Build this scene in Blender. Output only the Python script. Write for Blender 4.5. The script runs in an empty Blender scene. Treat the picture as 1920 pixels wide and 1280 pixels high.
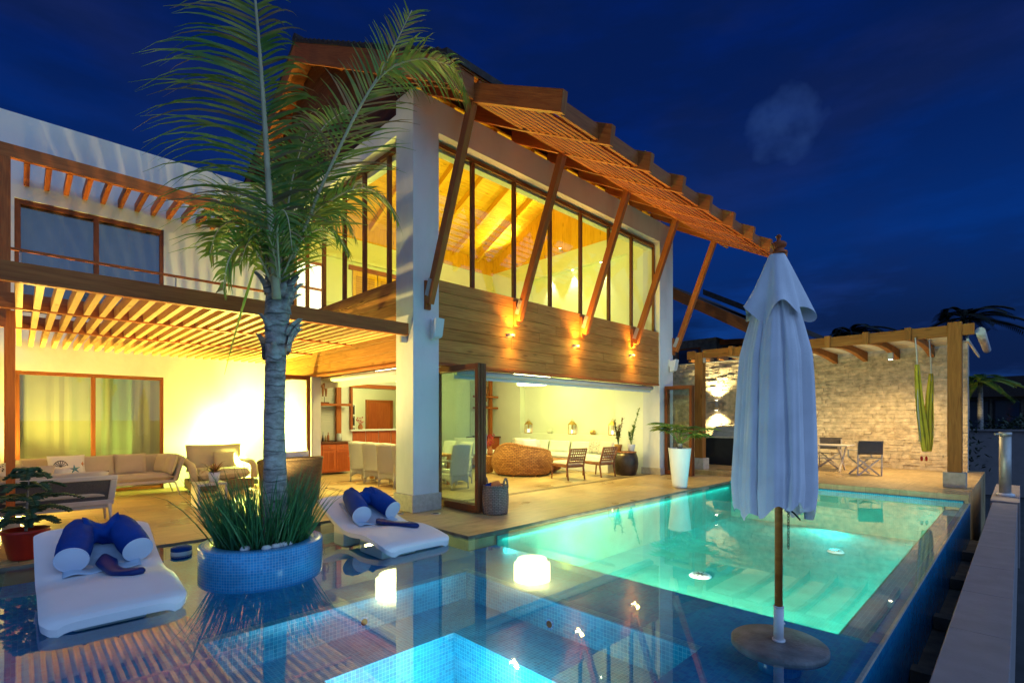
import bpy, math, random
from mathutils import Vector, Matrix, Euler
R = math.radians
rnd = random.Random(7)
S = bpy.context.scene
COL = S.collection

# ------------------------------------------------------------------ camera
CAM_H = 1.6
YAW = 45.4535
cam_d = bpy.data.cameras.new('camera')
cam_d.sensor_width = 36.0
cam_d.lens = 940 / 1920 * 36
cam_d.shift_y = 146 / 1920
cam_d.clip_end = 3000
cam_d.clip_start = 0.05
cam = bpy.data.objects.new('camera', cam_d)
cam.location = (0, 0, CAM_H)
cam.rotation_euler = (R(90), 0, R(YAW - 90))
COL.objects.link(cam)
S.camera = cam

# ------------------------------------------------------------------ render settings
S.view_settings.view_transform = 'Standard'
S.view_settings.look = 'None'
S.view_settings.exposure = 0.0
S.view_settings.gamma = 1.0
cy = S.cycles
cy.use_denoising = True
cy.max_bounces = 8
cy.diffuse_bounces = 3
cy.glossy_bounces = 4
cy.transmission_bounces = 4
cy.transparent_max_bounces = 16
cy.sample_clamp_indirect = 4.0
cy.caustics_reflective = False
cy.caustics_refractive = False

# ------------------------------------------------------------------ node helpers
def nn(nt, typ, **kw):
    n = nt.nodes.new(typ)
    for k, v in kw.items():
        setattr(n, k, v)
    return n

def lk(nt, a, b):
    nt.links.new(a, b)

def mathn(nt, op, a, b=None, clamp=False):
    n = nn(nt, 'ShaderNodeMath', operation=op)
    n.use_clamp = clamp
    for i, v in enumerate((a, b)):
        if v is None:
            continue
        if isinstance(v, (int, float)):
            n.inputs[i].default_value = v
        else:
            lk(nt, v, n.inputs[i])
    return n.outputs[0]

def mixc(nt, fac, c1, c2, blend='MIX'):
    n = nn(nt, 'ShaderNodeMixRGB', blend_type=blend)
    for i, v in enumerate((fac, c1, c2)):
        if isinstance(v, (int, float)):
            n.inputs[i].default_value = v
        elif isinstance(v, (tuple, list)):
            n.inputs[i].default_value = tuple(v)[:3] + (1,)
        else:
            lk(nt, v, n.inputs[i])
    return n.outputs[0]

def ramp(nt, fac, stops):
    n = nn(nt, 'ShaderNodeValToRGB')
    el = n.color_ramp.elements
    while len(el) < len(stops):
        el.new(0.5)
    for e, (p, c) in zip(el, stops):
        e.position = p
        e.color = tuple(c)[:3] + (1,)
    lk(nt, fac, n.inputs[0])
    return n.outputs[0]

# ------------------------------------------------------------------ world: dusk sky, brighter behind the camera
W = bpy.data.worlds.new('World')
S.world = W
W.use_nodes = True
wt = W.node_tree
wt.nodes.clear()
wout = nn(wt, 'ShaderNodeOutputWorld')
wbg = nn(wt, 'ShaderNodeBackground')
lk(wt, wbg.outputs[0], wout.inputs[0])
tc = nn(wt, 'ShaderNodeTexCoord')
sep = nn(wt, 'ShaderNodeSeparateXYZ')
lk(wt, tc.outputs['Generated'], sep.inputs[0])
zz = mathn(wt, 'MAXIMUM', sep.outputs[2], 0.0)
base = ramp(wt, zz, [(0.0, (0.004, 0.062, 0.265)), (0.22, (0.0018, 0.034, 0.215)), (0.5, (0.0012, 0.014, 0.120)), (1.0, (0.0010, 0.007, 0.060))])
# clouds
mp = nn(wt, 'ShaderNodeMapping')
mp.inputs['Scale'].default_value = (1.6, 1.6, 4.0)
lk(wt, tc.outputs['Generated'], mp.inputs[0])
cn = nn(wt, 'ShaderNodeTexNoise')
cn.inputs['Scale'].default_value = 1.3
cn.inputs['Detail'].default_value = 5
cn.inputs['Roughness'].default_value = 0.55
lk(wt, mp.outputs[0], cn.inputs[0])
cl = ramp(wt, cn.outputs[0], [(0.44, (0, 0, 0)), (0.62, (1, 1, 1))])
lo = ramp(wt, zz, [(0.0, (1, 1, 1)), (0.28, (0.35, 0.35, 0.35)), (0.6, (0.6, 0.6, 0.6))])
clf = mathn(wt, 'MULTIPLY', cl, lo)
withcl = mixc(wt, mathn(wt, 'MULTIPLY', clf, 0.9), base, (0.012, 0.021, 0.085))
# darker cloud banks, mostly low down
mp2 = nn(wt, 'ShaderNodeMapping')
mp2.inputs['Scale'].default_value = (2.2, 2.2, 9.0)
mp2.inputs['Location'].default_value = (0.6, 0.25, 0.0)
lk(wt, tc.outputs['Generated'], mp2.inputs[0])
dn = nn(wt, 'ShaderNodeTexNoise')
dn.inputs['Scale'].default_value = 1.5
dn.inputs['Detail'].default_value = 6
dn.inputs['Roughness'].default_value = 0.6
lk(wt, mp2.outputs[0], dn.inputs[0])
dk = ramp(wt, dn.outputs[0], [(0.37, (0, 0, 0)), (0.53, (1, 1, 1))])
dl = ramp(wt, zz, [(0.0, (0.9, 0.9, 0.9)), (0.16, (0.75, 0.75, 0.75)), (0.30, (0.20, 0.20, 0.20)), (0.5, (0.45, 0.45, 0.45))])
withcl = mixc(wt, mathn(wt, 'MULTIPLY', dk, dl), withcl, (0.0022, 0.010, 0.050))
# the small pale cloud, upper right
cd = Vector((0.8495, 0.2593, 0.46)).normalized()
CLOUD = nn(wt, 'ShaderNodeVectorMath', operation='DOT_PRODUCT')
nrmv = nn(wt, 'ShaderNodeVectorMath', operation='NORMALIZE')
lk(wt, tc.outputs['Generated'], nrmv.inputs[0])
lk(wt, nrmv.outputs[0], CLOUD.inputs[0])
CLOUD.inputs[1].default_value = cd
pn = nn(wt, 'ShaderNodeTexNoise')
pn.inputs['Scale'].default_value = 21
pn.inputs['Detail'].default_value = 3
lk(wt, tc.outputs['Generated'], pn.inputs[0])
pd = mathn(wt, 'ADD', CLOUD.outputs['Value'], mathn(wt, 'MULTIPLY', mathn(wt, 'SUBTRACT', pn.outputs[0], 0.5), 0.0040))
pmask = ramp(wt, mathn(wt, 'MULTIPLY', mathn(wt, 'SUBTRACT', pd, 0.99865), 700, True), [(0, (0, 0, 0)), (1, (1, 1, 1))])
withcl = mixc(wt, mathn(wt, 'MULTIPLY', pmask, 0.34), withcl, (0.030, 0.080, 0.27))
# afterglow towards -y (behind the camera)
vd = nn(wt, 'ShaderNodeVectorMath', operation='DOT_PRODUCT')
lk(wt, nrmv.outputs[0], vd.inputs[0])
vd.inputs[1].default_value = Vector((-0.10, -0.95, 0.28)).normalized()
gl = ramp(wt, mathn(wt, 'MULTIPLY', mathn(wt, 'SUBTRACT', vd.outputs['Value'], 0.10), 1.12, True), [(0.0, (0, 0, 0)), (0.25, (0.14, 0.14, 0.14)), (0.6, (0.75, 0.75, 0.75)), (1.0, (1, 1, 1))])
glc = mixc(wt, 1.0, gl, (0.38, 0.66, 1.14), 'MULTIPLY')
tot = mixc(wt, 1.0, withcl, glc, 'ADD')
lk(wt, tot, wbg.inputs['Color'])
wbg.inputs['Strength'].default_value = 1.0

# ------------------------------------------------------------------ lamps helper
def lamp(name, kind, loc, energy, color, size=0.1, target=None, spot=None, blend=0.6, sy=None, spread=None):
    d = bpy.data.lights.new(name, kind)
    d.energy = energy
    d.color = color
    if kind in ('POINT', 'SPOT'):
        d.shadow_soft_size = size
    if kind == 'AREA':
        d.size = size
        if sy:
            d.shape = 'RECTANGLE'
            d.size_y = sy
        if spread:
            d.spread = spread
    if kind == 'SPOT':
        d.spot_size = R(spot)
        d.spot_blend = blend
    o = bpy.data.objects.new(name, d)
    o.location = loc
    if target is not None:
        o.rotation_euler = (Vector(target) - Vector(loc)).to_track_quat('-Z', 'Y').to_euler()
    COL.objects.link(o)
    return o

# ------------------------------------------------------------------ photo geometry (only to work out where things stand)
_c, _s = math.cos(R(YAW)), math.sin(R(YAW))
def ray(u, v):
    r = (u - 960) / 940
    up = (786 - v) / 940
    return Vector((_c + r * _s, _s - r * _c, up))
def at_z(u, v, z=0.0):
    d = ray(u, v); t = (z - CAM_H) / d.z
    return Vector((d.x * t, d.y * t, z))
def at_x(u, v, x):
    d = ray(u, v); t = x / d.x
    return Vector((x, d.y * t, CAM_H + d.z * t))
def at_y(u, v, y):
    d = ray(u, v); t = y / d.y
    return Vector((d.x * t, y, CAM_H + d.z * t))
def at_d(u, v, D):
    d = ray(u, v)
    return Vector((d.x * D, d.y * D, CAM_H + d.z * D))

# ------------------------------------------------------------------ materials
def new_mat(name):
    m = bpy.data.materials.new(name)
    m.use_nodes = True
    nt = m.node_tree
    b = nt.nodes['Principled BSDF']
    return m, nt, b

def plain(name, col, rough=0.6, var=0.12, scale=6.0, bump=0.1, bscale=60.0, metal=0.0, spec=0.25, sheen=0.0):
    m, nt, b = new_mat(name)
    t = nn(nt, 'ShaderNodeTexCoord')
    n = nn(nt, 'ShaderNodeTexNoise')
    n.inputs['Scale'].default_value = scale
    n.inputs['Detail'].default_value = 6
    lk(nt, t.outputs['Object'], n.inputs[0])
    lo_ = tuple(c * (1 - var) for c in col)
    hi_ = tuple(min(1, c * (1 + var)) for c in col)
    c = ramp(nt, n.outputs[0], [(0.3, lo_), (0.7, hi_)])
    lk(nt, c, b.inputs['Base Color'])
    b.inputs['Roughness'].default_value = rough
    b.inputs['Metallic'].default_value = metal
    b.inputs['Specular IOR Level'].default_value = spec
    if sheen:
        b.inputs['Sheen Weight'].default_value = sheen
    if bump:
        n2 = nn(nt, 'ShaderNodeTexNoise')
        n2.inputs['Scale'].default_value = bscale
        n2.inputs['Detail'].default_value = 4
        lk(nt, t.outputs['Object'], n2.inputs[0])
        bp = nn(nt, 'ShaderNodeBump')
        bp.inputs['Strength'].default_value = bump
        bp.inputs['Distance'].default_value = 0.02
        lk(nt, n2.outputs[0], bp.inputs['Height'])
        lk(nt, bp.outputs[0], b.inputs['Normal'])
    return m

def wood(name, dark, light, rough=0.55, knots=True, sc=1.0):
    m, nt, b = new_mat(name)
    t = nn(nt, 'ShaderNodeTexCoord')
    mp = nn(nt, 'ShaderNodeMapping')
    mp.inputs['Scale'].default_value = (1.1 * sc, 16 * sc, 1)
    lk(nt, t.outputs['UV'], mp.inputs[0])
    n = nn(nt, 'ShaderNodeTexNoise')
    n.inputs['Scale'].default_value = 1.6
    n.inputs['Detail'].default_value = 7
    n.inputs['Distortion'].default_value = 1.2
    lk(nt, mp.outputs[0], n.inputs[0])
    mp2 = nn(nt, 'ShaderNodeMapping')
    mp2.inputs['Scale'].default_value = (0.25, 1.2, 1)
    lk(nt, t.outputs['UV'], mp2.inputs[0])
    n2 = nn(nt, 'ShaderNodeTexNoise')
    n2.inputs['Scale'].default_value = 1.0
    n2.inputs['Detail'].default_value = 2
    lk(nt, mp2.outputs[0], n2.inputs[0])
    f = mathn(nt, 'ADD', mathn(nt, 'MULTIPLY', n.outputs[0], 0.6), mathn(nt, 'MULTIPLY', n2.outputs[0], 0.55))
    c = ramp(nt, f, [(0.38, dark), (0.72, light)])
    if knots:
        mp3 = nn(nt, 'ShaderNodeMapping')
        mp3.inputs['Scale'].default_value = (1.7, 6.0, 1)
        lk(nt, t.outputs['UV'], mp3.inputs[0])
        v = nn(nt, 'ShaderNodeTexVoronoi')
        v.inputs['Scale'].default_value = 0.9
        lk(nt, mp3.outputs[0], v.inputs[0])
        kf = ramp(nt, v.outputs['Distance'], [(0.05, (1, 1, 1)), (0.16, (0, 0, 0))])
        c = mixc(nt, mathn(nt, 'MULTIPLY', kf, 0.6), c, tuple(x * 0.35 for x in dark))
    lk(nt, c, b.inputs['Base Color'])
    b.inputs['Roughness'].default_value = rough
    b.inputs['Specular IOR Level'].default_value = 0.15
    bp = nn(nt, 'ShaderNodeBump')
    bp.inputs['Strength'].default_value = 0.25
    bp.inputs['Distance'].default_value = 0.01
    lk(nt, n.outputs[0], bp.inputs['Height'])
    lk(nt, bp.outputs[0], b.inputs['Normal'])
    return m

def tiles(name, c1, c2, grout, size=0.04, rough=0.25, mortar=0.0025, var=0.3):
    m, nt, b = new_mat(name)
    t = nn(nt, 'ShaderNodeTexCoord')
    br = nn(nt, 'ShaderNodeTexBrick')
    br.offset = 0.0
    br.inputs['Scale'].default_value = 1.0
    br.inputs['Brick Width'].default_value = size
    br.inputs['Row Height'].default_value = size
    br.inputs['Mortar Size'].default_value = mortar
    br.inputs['Mortar Smooth'].default_value = 0.2
    br.inputs['Color1'].default_value = c1 + (1,)
    br.inputs['Color2'].default_value = c2 + (1,)
    br.inputs['Mortar'].default_value = grout + (1,)
    lk(nt, t.outputs['UV'], br.inputs['Vector'])
    n = nn(nt, 'ShaderNodeTexNoise')
    n.inputs['Scale'].default_value = 2.5
    n.inputs['Detail'].default_value = 3
    lk(nt, t.outputs['UV'], n.inputs[0])
    k = ramp(nt, n.outputs[0], [(0.3, (1 - var,) * 3), (0.7, (1, 1, 1))])
    lk(nt, mixc(nt, 1.0, br.outputs['Color'], k, 'MULTIPLY'), b.inputs['Base Color'])
    b.inputs['Roughness'].default_value = rough
    b.inputs['Specular IOR Level'].default_value = 0.2
    bp = nn(nt, 'ShaderNodeBump')
    bp.inputs['Strength'].default_value = 0.3
    bp.inputs['Distance'].default_value = 0.003
    bp.invert = True
    lk(nt, br.outputs['Fac'], bp.inputs['Height'])
    lk(nt, bp.outputs[0], b.inputs['Normal'])
    return m

def weave(name, c1, c2, sx=0.03, sy=0.015, rough=0.7):
    m, nt, b = new_mat(name)
    t = nn(nt, 'ShaderNodeTexCoord')
    br = nn(nt, 'ShaderNodeTexBrick')
    br.offset = 0.5
    br.inputs['Scale'].default_value = 1.0
    br.inputs['Brick Width'].default_value = sx
    br.inputs['Row Height'].default_value = sy
    br.inputs['Mortar Size'].default_value = min(sx, sy) * 0.16
    br.inputs['Mortar Smooth'].default_value = 0.6
    br.inputs['Color1'].default_value = c1 + (1,)
    br.inputs['Color2'].default_value = c2 + (1,)
    br.inputs['Mortar'].default_value = tuple(x * 0.25 for x in c2) + (1,)
    lk(nt, t.outputs['UV'], br.inputs['Vector'])
    lk(nt, br.outputs['Color'], b.inputs['Base Color'])
    b.inputs['Roughness'].default_value = rough
    bp = nn(nt, 'ShaderNodeBump')
    bp.inputs['Strength'].default_value = 0.7
    bp.inputs['Distance'].default_value = 0.006
    bp.invert = True
    lk(nt, br.outputs['Fac'], bp.inputs['Height'])
    lk(nt, bp.outputs[0], b.inputs['Normal'])
    return m

def glassy(name, tint=(1, 1, 1), ior=1.5, rough=0.0, bump=None, boost=1.0, gcol=(1, 1, 1), power=5.0):
    """clear sheet: see-through where you look straight at it, mirror-like at a glance"""
    m, nt, b = new_mat(name)
    nt.nodes.remove(b)
    out = [n for n in nt.nodes if n.type == 'OUTPUT_MATERIAL'][0]
    tr = nn(nt, 'ShaderNodeBsdfTransparent')
    tr.inputs[0].default_value = tint + (1,)
    g = nn(nt, 'ShaderNodeBsdfGlossy')
    g.inputs['Color'].default_value = gcol + (1,)
    g.inputs['Roughness'].default_value = rough
    fr = nn(nt, 'ShaderNodeLayerWeight')
    fr.inputs['Blend'].default_value = 0.5
    f0 = ((ior - 1) / (ior + 1)) ** 2
    mx = nn(nt, 'ShaderNodeMixShader')
    sch = mathn(nt, 'ADD', mathn(nt, 'MULTIPLY', mathn(nt, 'POWER', fr.outputs['Facing'], power), 1 - f0), f0)
    lk(nt, mathn(nt, 'MULTIPLY', sch, boost, True), mx.inputs[0])
    lk(nt, tr.outputs[0], mx.inputs[1])
    lk(nt, g.outputs[0], mx.inputs[2])
    lk(nt, mx.outputs[0], out.inputs[0])
    if bump:
        t = nn(nt, 'ShaderNodeTexCoord')
        n = nn(nt, 'ShaderNodeTexNoise')
        n.inputs['Scale'].default_value = bump[0]
        n.inputs['Detail'].default_value = 2
        lk(nt, t.outputs['Object'], n.inputs[0])
        bp = nn(nt, 'ShaderNodeBump')
        bp.inputs['Strength'].default_value = bump[1]
        bp.inputs['Distance'].default_value = 0.01
        lk(nt, n.outputs[0], bp.inputs['Height'])
        lk(nt, bp.outputs[0], g.inputs['Normal'])
        lk(nt, bp.outputs[0], fr.inputs['Normal'])
    return m

def glow(name, col, strength):
    m, nt, b = new_mat(name)
    b.inputs['Base Color'].default_value = (0.8, 0.8, 0.8, 1)
    b.inputs['Emission Color'].default_value = col + (1,)
    b.inputs['Emission Strength'].default_value = strength
    return m

def leafmat(name, c1, c2, rough=0.45, trans=0.25):
    m, nt, b = new_mat(name)
    t = nn(nt, 'ShaderNodeTexCoord')
    n = nn(nt, 'ShaderNodeTexNoise')
    n.inputs['Scale'].default_value = 3.0
    n.inputs['Detail'].default_value = 4
    lk(nt, t.outputs['Object'], n.inputs[0])
    c = ramp(nt, n.outputs[0], [(0.35, c1), (0.65, c2)])
    lk(nt, c, b.inputs['Base Color'])
    b.inputs['Roughness'].default_value = rough
    out = [x for x in nt.nodes if x.type == 'OUTPUT_MATERIAL'][0]
    tl = nn(nt, 'ShaderNodeBsdfTranslucent')
    lk(nt, c, tl.inputs[0])
    mx = nn(nt, 'ShaderNodeMixShader')
    mx.inputs[0].default_value = trans
    lk(nt, b.outputs[0], mx.inputs[1])
    lk(nt, tl.outputs[0], mx.inputs[2])
    lk(nt, mx.outputs[0], out.inputs[0])
    return m

MT = {}
MT['render'] = plain('white_render', (0.66, 0.62, 0.58), 0.8, 0.05, 3, 0.15, 40)
MT['inner'] = plain('interior_paint', (0.78, 0.77, 0.62), 0.7, 0.03, 2, 0.04, 60)
MT['cladwood'] = wood('weathered_cladding', (0.27, 0.095, 0.018), (0.56, 0.235, 0.055), 0.6)
MT['beam'] = wood('stained_beam', (0.24, 0.056, 0.013), (0.46, 0.135, 0.032), 0.5, knots=False)
MT['beamlt'] = wood('golden_beam', (0.40, 0.165, 0.036), (0.64, 0.30, 0.075), 0.55, knots=True)
MT['pgwood'] = wood('pergola_timber', (0.22, 0.080, 0.016), (0.42, 0.165, 0.036), 0.55, knots=True)
MT['slatwood'] = wood('pale_slat_timber', (0.48, 0.26, 0.085), (0.70, 0.42, 0.16), 0.55)
MT['polewood'] = wood('orange_pole_wood', (0.34, 0.105, 0.02), (0.52, 0.19, 0.04), 0.4, knots=False)
MT['darkwood'] = wood('dark_roof_timber', (0.085, 0.030, 0.014), (0.17, 0.062, 0.028), 0.6, knots=False)
MT['frame'] = wood('window_frame_wood', (0.13, 0.038, 0.014), (0.22, 0.07, 0.024), 0.4, knots=False)
MT['ceil'] = wood('pine_ceiling', (0.66, 0.32, 0.02), (0.88, 0.48, 0.04), 0.55)
MT['cabinet'] = wood('red_cabinet_wood', (0.34, 0.07, 0.022), (0.52, 0.13, 0.04), 0.35, knots=False)
MT['rooftile'] = plain('dark_roof_tile', (0.045, 0.032, 0.028), 0.8, 0.4, 12, 0.3, 30)
MT['traver'] = plain('travertine', (0.50, 0.38, 0.22), 0.42, 0.16, 3.5, 0.12, 25)
MT['stone'] = plain('split_stone', (0.58, 0.46, 0.31), 0.85, 0.30, 6, 1.0, 20)
MT['plinth'] = plain('plinth_stone', (0.46, 0.40, 0.33), 0.7, 0.15, 14, 0.25, 40)
MT['tileblue'] = tiles('blue_mosaic', (0.003, 0.18, 0.46), (0.006, 0.28, 0.58), (0.03, 0.29, 0.50), 0.036, 0.22, 0.002)
MT['tileplanter'] = tiles('bright_blue_mosaic', (0.02, 0.27, 0.58), (0.04, 0.38, 0.72), (0.28, 0.52, 0.72), 0.030, 0.2, 0.0022)
MT['tilespa'] = tiles('spa_mosaic', (0.005, 0.26, 0.44), (0.010, 0.38, 0.58), (0.16, 0.58, 0.70), 0.036, 0.4, 0.002)
MT['tiledeep'] = tiles('deep_pool_mosaic', (0.035, 0.35, 0.285), (0.05, 0.39, 0.31), (0.08, 0.44, 0.37), 0.036, 0.75, 0.002)
MT['water'] = glassy('pool_water', (0.84, 0.98, 1.0), 2.4, 0.022, (1.6, 0.05), 0.92, (1, 1, 1), 7.0)
MT['glass'] = glassy('window_glass', (0.95, 1.0, 0.97), 1.5, 0.0, None, 1.4)
MT['tintglass'] = glassy('folding_door_glass', (0.80, 0.90, 0.86), 1.5, 0.0, None, 1.3)
MT['darkglass'] = glassy('upper_window_glass', (0.6, 0.65, 0.7), 1.8, 0.01, None, 1.15)
MT['white'] = plain('white_plastic', (0.74, 0.72, 0.74), 0.4, 0.03, 3, 0.02, 80)
MT['shell'] = plain('lounger_shell', (0.74, 0.70, 0.72), 0.5, 0.04, 2.5, 0.10, 160)
MT['canvas'] = plain('umbrella_canvas', (0.80, 0.79, 0.83), 0.85, 0.09, 4, 0.25, 150, sheen=0.2)
MT['navy'] = plain('navy_canvas', (0.003, 0.045, 0.26), 0.75, 0.2, 5, 0.25, 160, spec=0.1)
MT['navydark'] = plain('dark_blue_pad', (0.008, 0.024, 0.13), 0.4, 0.15, 6, 0.08, 120)
MT['paleblue'] = plain('pale_blue_towel', (0.42, 0.52, 0.66), 0.9, 0.08, 8, 0.35, 220)
MT['capwhite'] = plain('bolster_end', (0.62, 0.66, 0.78), 0.8, 0.04, 5, 0.1, 150)
MT['sofa'] = plain('sofa_fabric', (0.50, 0.42, 0.32), 0.9, 0.06, 5, 0.25, 260, sheen=0.2)
MT['sofaframe'] = plain('sofa_frame', (0.52, 0.46, 0.42), 0.5, 0.05, 4, 0.04, 60)
MT['mesh'] = weave('woven_mesh', (0.14, 0.125, 0.13), (0.10, 0.09, 0.095), 0.012, 0.012)
MT['wicker'] = weave('dark_wicker', (0.16, 0.095, 0.05), (0.10, 0.055, 0.03), 0.05, 0.028)
MT['rattan'] = weave('rattan', (0.58, 0.27, 0.07), (0.34, 0.13, 0.03), 0.09, 0.045)
MT['basket'] = weave('basket_weave', (0.36, 0.25, 0.19), (0.27, 0.18, 0.135), 0.06, 0.028)
MT['chairwhite'] = weave('white_chair_weave', (0.90, 0.86, 0.74), (0.84, 0.80, 0.68), 0.014, 0.008)
MT['cream'] = plain('cream_cushion', (0.72, 0.66, 0.55), 0.9, 0.06, 6, 0.25, 200)
MT['offwhite'] = plain('off_white_upholstery', (0.84, 0.83, 0.78), 0.85, 0.03, 5, 0.15, 160)
MT['pattern'] = None
MT['red'] = plain('red_glazed_pot', (0.42, 0.022, 0.012), 0.3, 0.12, 4, 0.03, 40)
MT['terracotta'] = plain('terracotta', (0.45, 0.17, 0.07), 0.75, 0.12, 8, 0.1, 60)
MT['drum'] = plain('dark_bronze_drum', (0.075, 0.055, 0.04), 0.3, 0.4, 6, 0.2, 20, metal=0.5)
MT['steel'] = plain('steel', (0.46, 0.45, 0.44), 0.5, 0.10, 10, 0.05, 60, metal=0.6)
MT['black'] = plain('black_metal', (0.02, 0.02, 0.022), 0.4, 0.2, 6, 0.03, 60)
MT['brass'] = plain('brass', (0.55, 0.33, 0.10), 0.35, 0.15, 12, 0.08, 60, metal=0.8)
MT['soil'] = plain('soil', (0.04, 0.028, 0.02), 0.95, 0.4, 30, 0.8, 40)
MT['pebble'] = plain('pebble', (0.6, 0.58, 0.55), 0.6, 0.1, 9, 0.1, 30)
MT['basestone'] = plain('umbrella_base', (0.15, 0.15, 0.155), 0.5, 0.4, 7, 0.4, 45)
MT['concrete'] = plain('pale_concrete', (0.26, 0.23, 0.235), 0.8, 0.10, 4, 0.2, 30)
MT['dkconcrete'] = plain('gutter_concrete', (0.16, 0.13, 0.10), 0.85, 0.35, 5, 0.3, 25)
MT['ground'] = plain('dark_ground', (0.05, 0.05, 0.055), 0.9, 0.3, 1.5, 0.3, 12)
MT['hedge'] = leafmat('hedge_leaf', (0.015, 0.03, 0.015), (0.03, 0.055, 0.02), 0.6, 0.15)
MT['frond'] = leafmat('palm_leaflet', (0.07, 0.19, 0.03), (0.25, 0.31, 0.05), 0.42, 0.4)
MT['farleaf'] = leafmat('far_palm_leaf', (0.006, 0.010, 0.006), (0.012, 0.02, 0.01), 0.8, 0.1)
MT['fronddry'] = leafmat('dry_palm_leaflet', (0.16, 0.13, 0.05), (0.28, 0.20, 0.08), 0.6, 0.3)
MT['rachis'] = plain('palm_rachis', (0.52, 0.43, 0.25), 0.5, 0.15, 4, 0.1, 30)
MT['grass'] = leafmat('grass_blade', (0.022, 0.10, 0.04), (0.05, 0.19, 0.06), 0.4, 0.25)
MT['pine'] = leafmat('pine_needle', (0.015, 0.05, 0.02), (0.035, 0.09, 0.03), 0.6, 0.15)
MT['fan'] = leafmat('fan_leaf', (0.10, 0.19, 0.03), (0.20, 0.30, 0.05), 0.45, 0.3)
MT['brom'] = leafmat('bromeliad_leaf', (0.10, 0.10, 0.03), (0.26, 0.09, 0.03), 0.4, 0.25)
MT['hammock'] = plain('yellow_green_cloth', (0.56, 0.44, 0.04), 0.85, 0.25, 3, 0.2, 90)
MT['rope'] = plain('pale_rope', (0.55, 0.52, 0.45), 0.9, 0.1, 20, 0.1, 90)
MT['blind'] = plain('roller_blind_cloth', (0.62, 0.60, 0.58), 0.7, 0.05, 4, 0.05, 60)
MT['awning'] = plain('awning_cloth', (0.66, 0.62, 0.52), 0.8, 0.05, 4, 0.1, 80)
MT['curtain'] = plain('grey_curtain', (0.20, 0.21, 0.24), 0.9, 0.1, 3, 0.1, 60)
MT['ivoryblind'] = plain('ivory_blind', (0.50, 0.45, 0.30), 0.8, 0.04, 2, 0.03, 60)
MT['carved'] = plain('carved_wood', (0.30, 0.12, 0.05), 0.7, 0.3, 12, 0.5, 30)
MT['louvre'] = plain('pale_louvre', (0.66, 0.60, 0.48), 0.7, 0.05, 4, 0.05, 60)
MT['pinkflower'] = plain('pink_flower', (0.60, 0.07, 0.10), 0.6, 0.2, 9, 0.1, 30)
MT['gstrip'] = glow('lit_window_glow', (1.0, 0.75, 0.35), 1.2)

def slabs(name, c1, c2, joint, size=0.6, rough=0.4):
    m, nt, b = new_mat(name)
    t = nn(nt, 'ShaderNodeTexCoord')
    br = nn(nt, 'ShaderNodeTexBrick')
    br.offset = 0.5
    br.inputs['Scale'].default_value = 1.0
    br.inputs['Brick Width'].default_value = size * 1.5
    br.inputs['Row Height'].default_value = size
    br.inputs['Mortar Size'].default_value = 0.004
    br.inputs['Color1'].default_value = c1 + (1,)
    br.inputs['Color2'].default_value = c2 + (1,)
    br.inputs['Mortar'].default_value = joint + (1,)
    lk(nt, t.outputs['Object'], br.inputs['Vector'])
    mp = nn(nt, 'ShaderNodeMapping')
    mp.inputs['Scale'].default_value = (1.0, 4.0, 1.0)
    lk(nt, t.outputs['Object'], mp.inputs[0])
    n = nn(nt, 'ShaderNodeTexNoise')
    n.inputs['Scale'].default_value = 2.2
    n.inputs['Detail'].default_value = 8
    n.inputs['Distortion'].default_value = 0.8
    lk(nt, mp.outputs[0], n.inputs[0])
    n2 = nn(nt, 'ShaderNodeTexNoise')
    n2.inputs['Scale'].default_value = 0.7
    n2.inputs['Detail'].default_value = 4
    lk(nt, t.outputs['Object'], n2.inputs[0])
    k = ramp(nt, n.outputs[0], [(0.3, (0.72, 0.70, 0.66)), (0.65, (1, 1, 1))])
    k2 = ramp(nt, n2.outputs[0], [(0.35, (0.80, 0.78, 0.75)), (0.6, (1, 1, 1))])
    c = mixc(nt, 1.0, mixc(nt, 1.0, br.outputs['Color'], k, 'MULTIPLY'), k2, 'MULTIPLY')
    lk(nt, c, b.inputs['Base Color'])
    lk(nt, ramp(nt, n2.outputs[0], [(0.35, (0.26, 0.26, 0.26)), (0.65, (0.5, 0.5, 0.5))]), b.inputs['Roughness'])
    bp = nn(nt, 'ShaderNodeBump')
    bp.inputs['Strength'].default_value = 0.12
    bp.inputs['Distance'].default_value = 0.004
    lk(nt, n.outputs[0], bp.inputs['Height'])
    lk(nt, bp.outputs[0], b.inputs['Normal'])
    return m
MT['traver'] = slabs('travertine_slabs', (0.58, 0.41, 0.19), (0.52, 0.36, 0.165), (0.30, 0.21, 0.10), 0.6)

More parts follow.
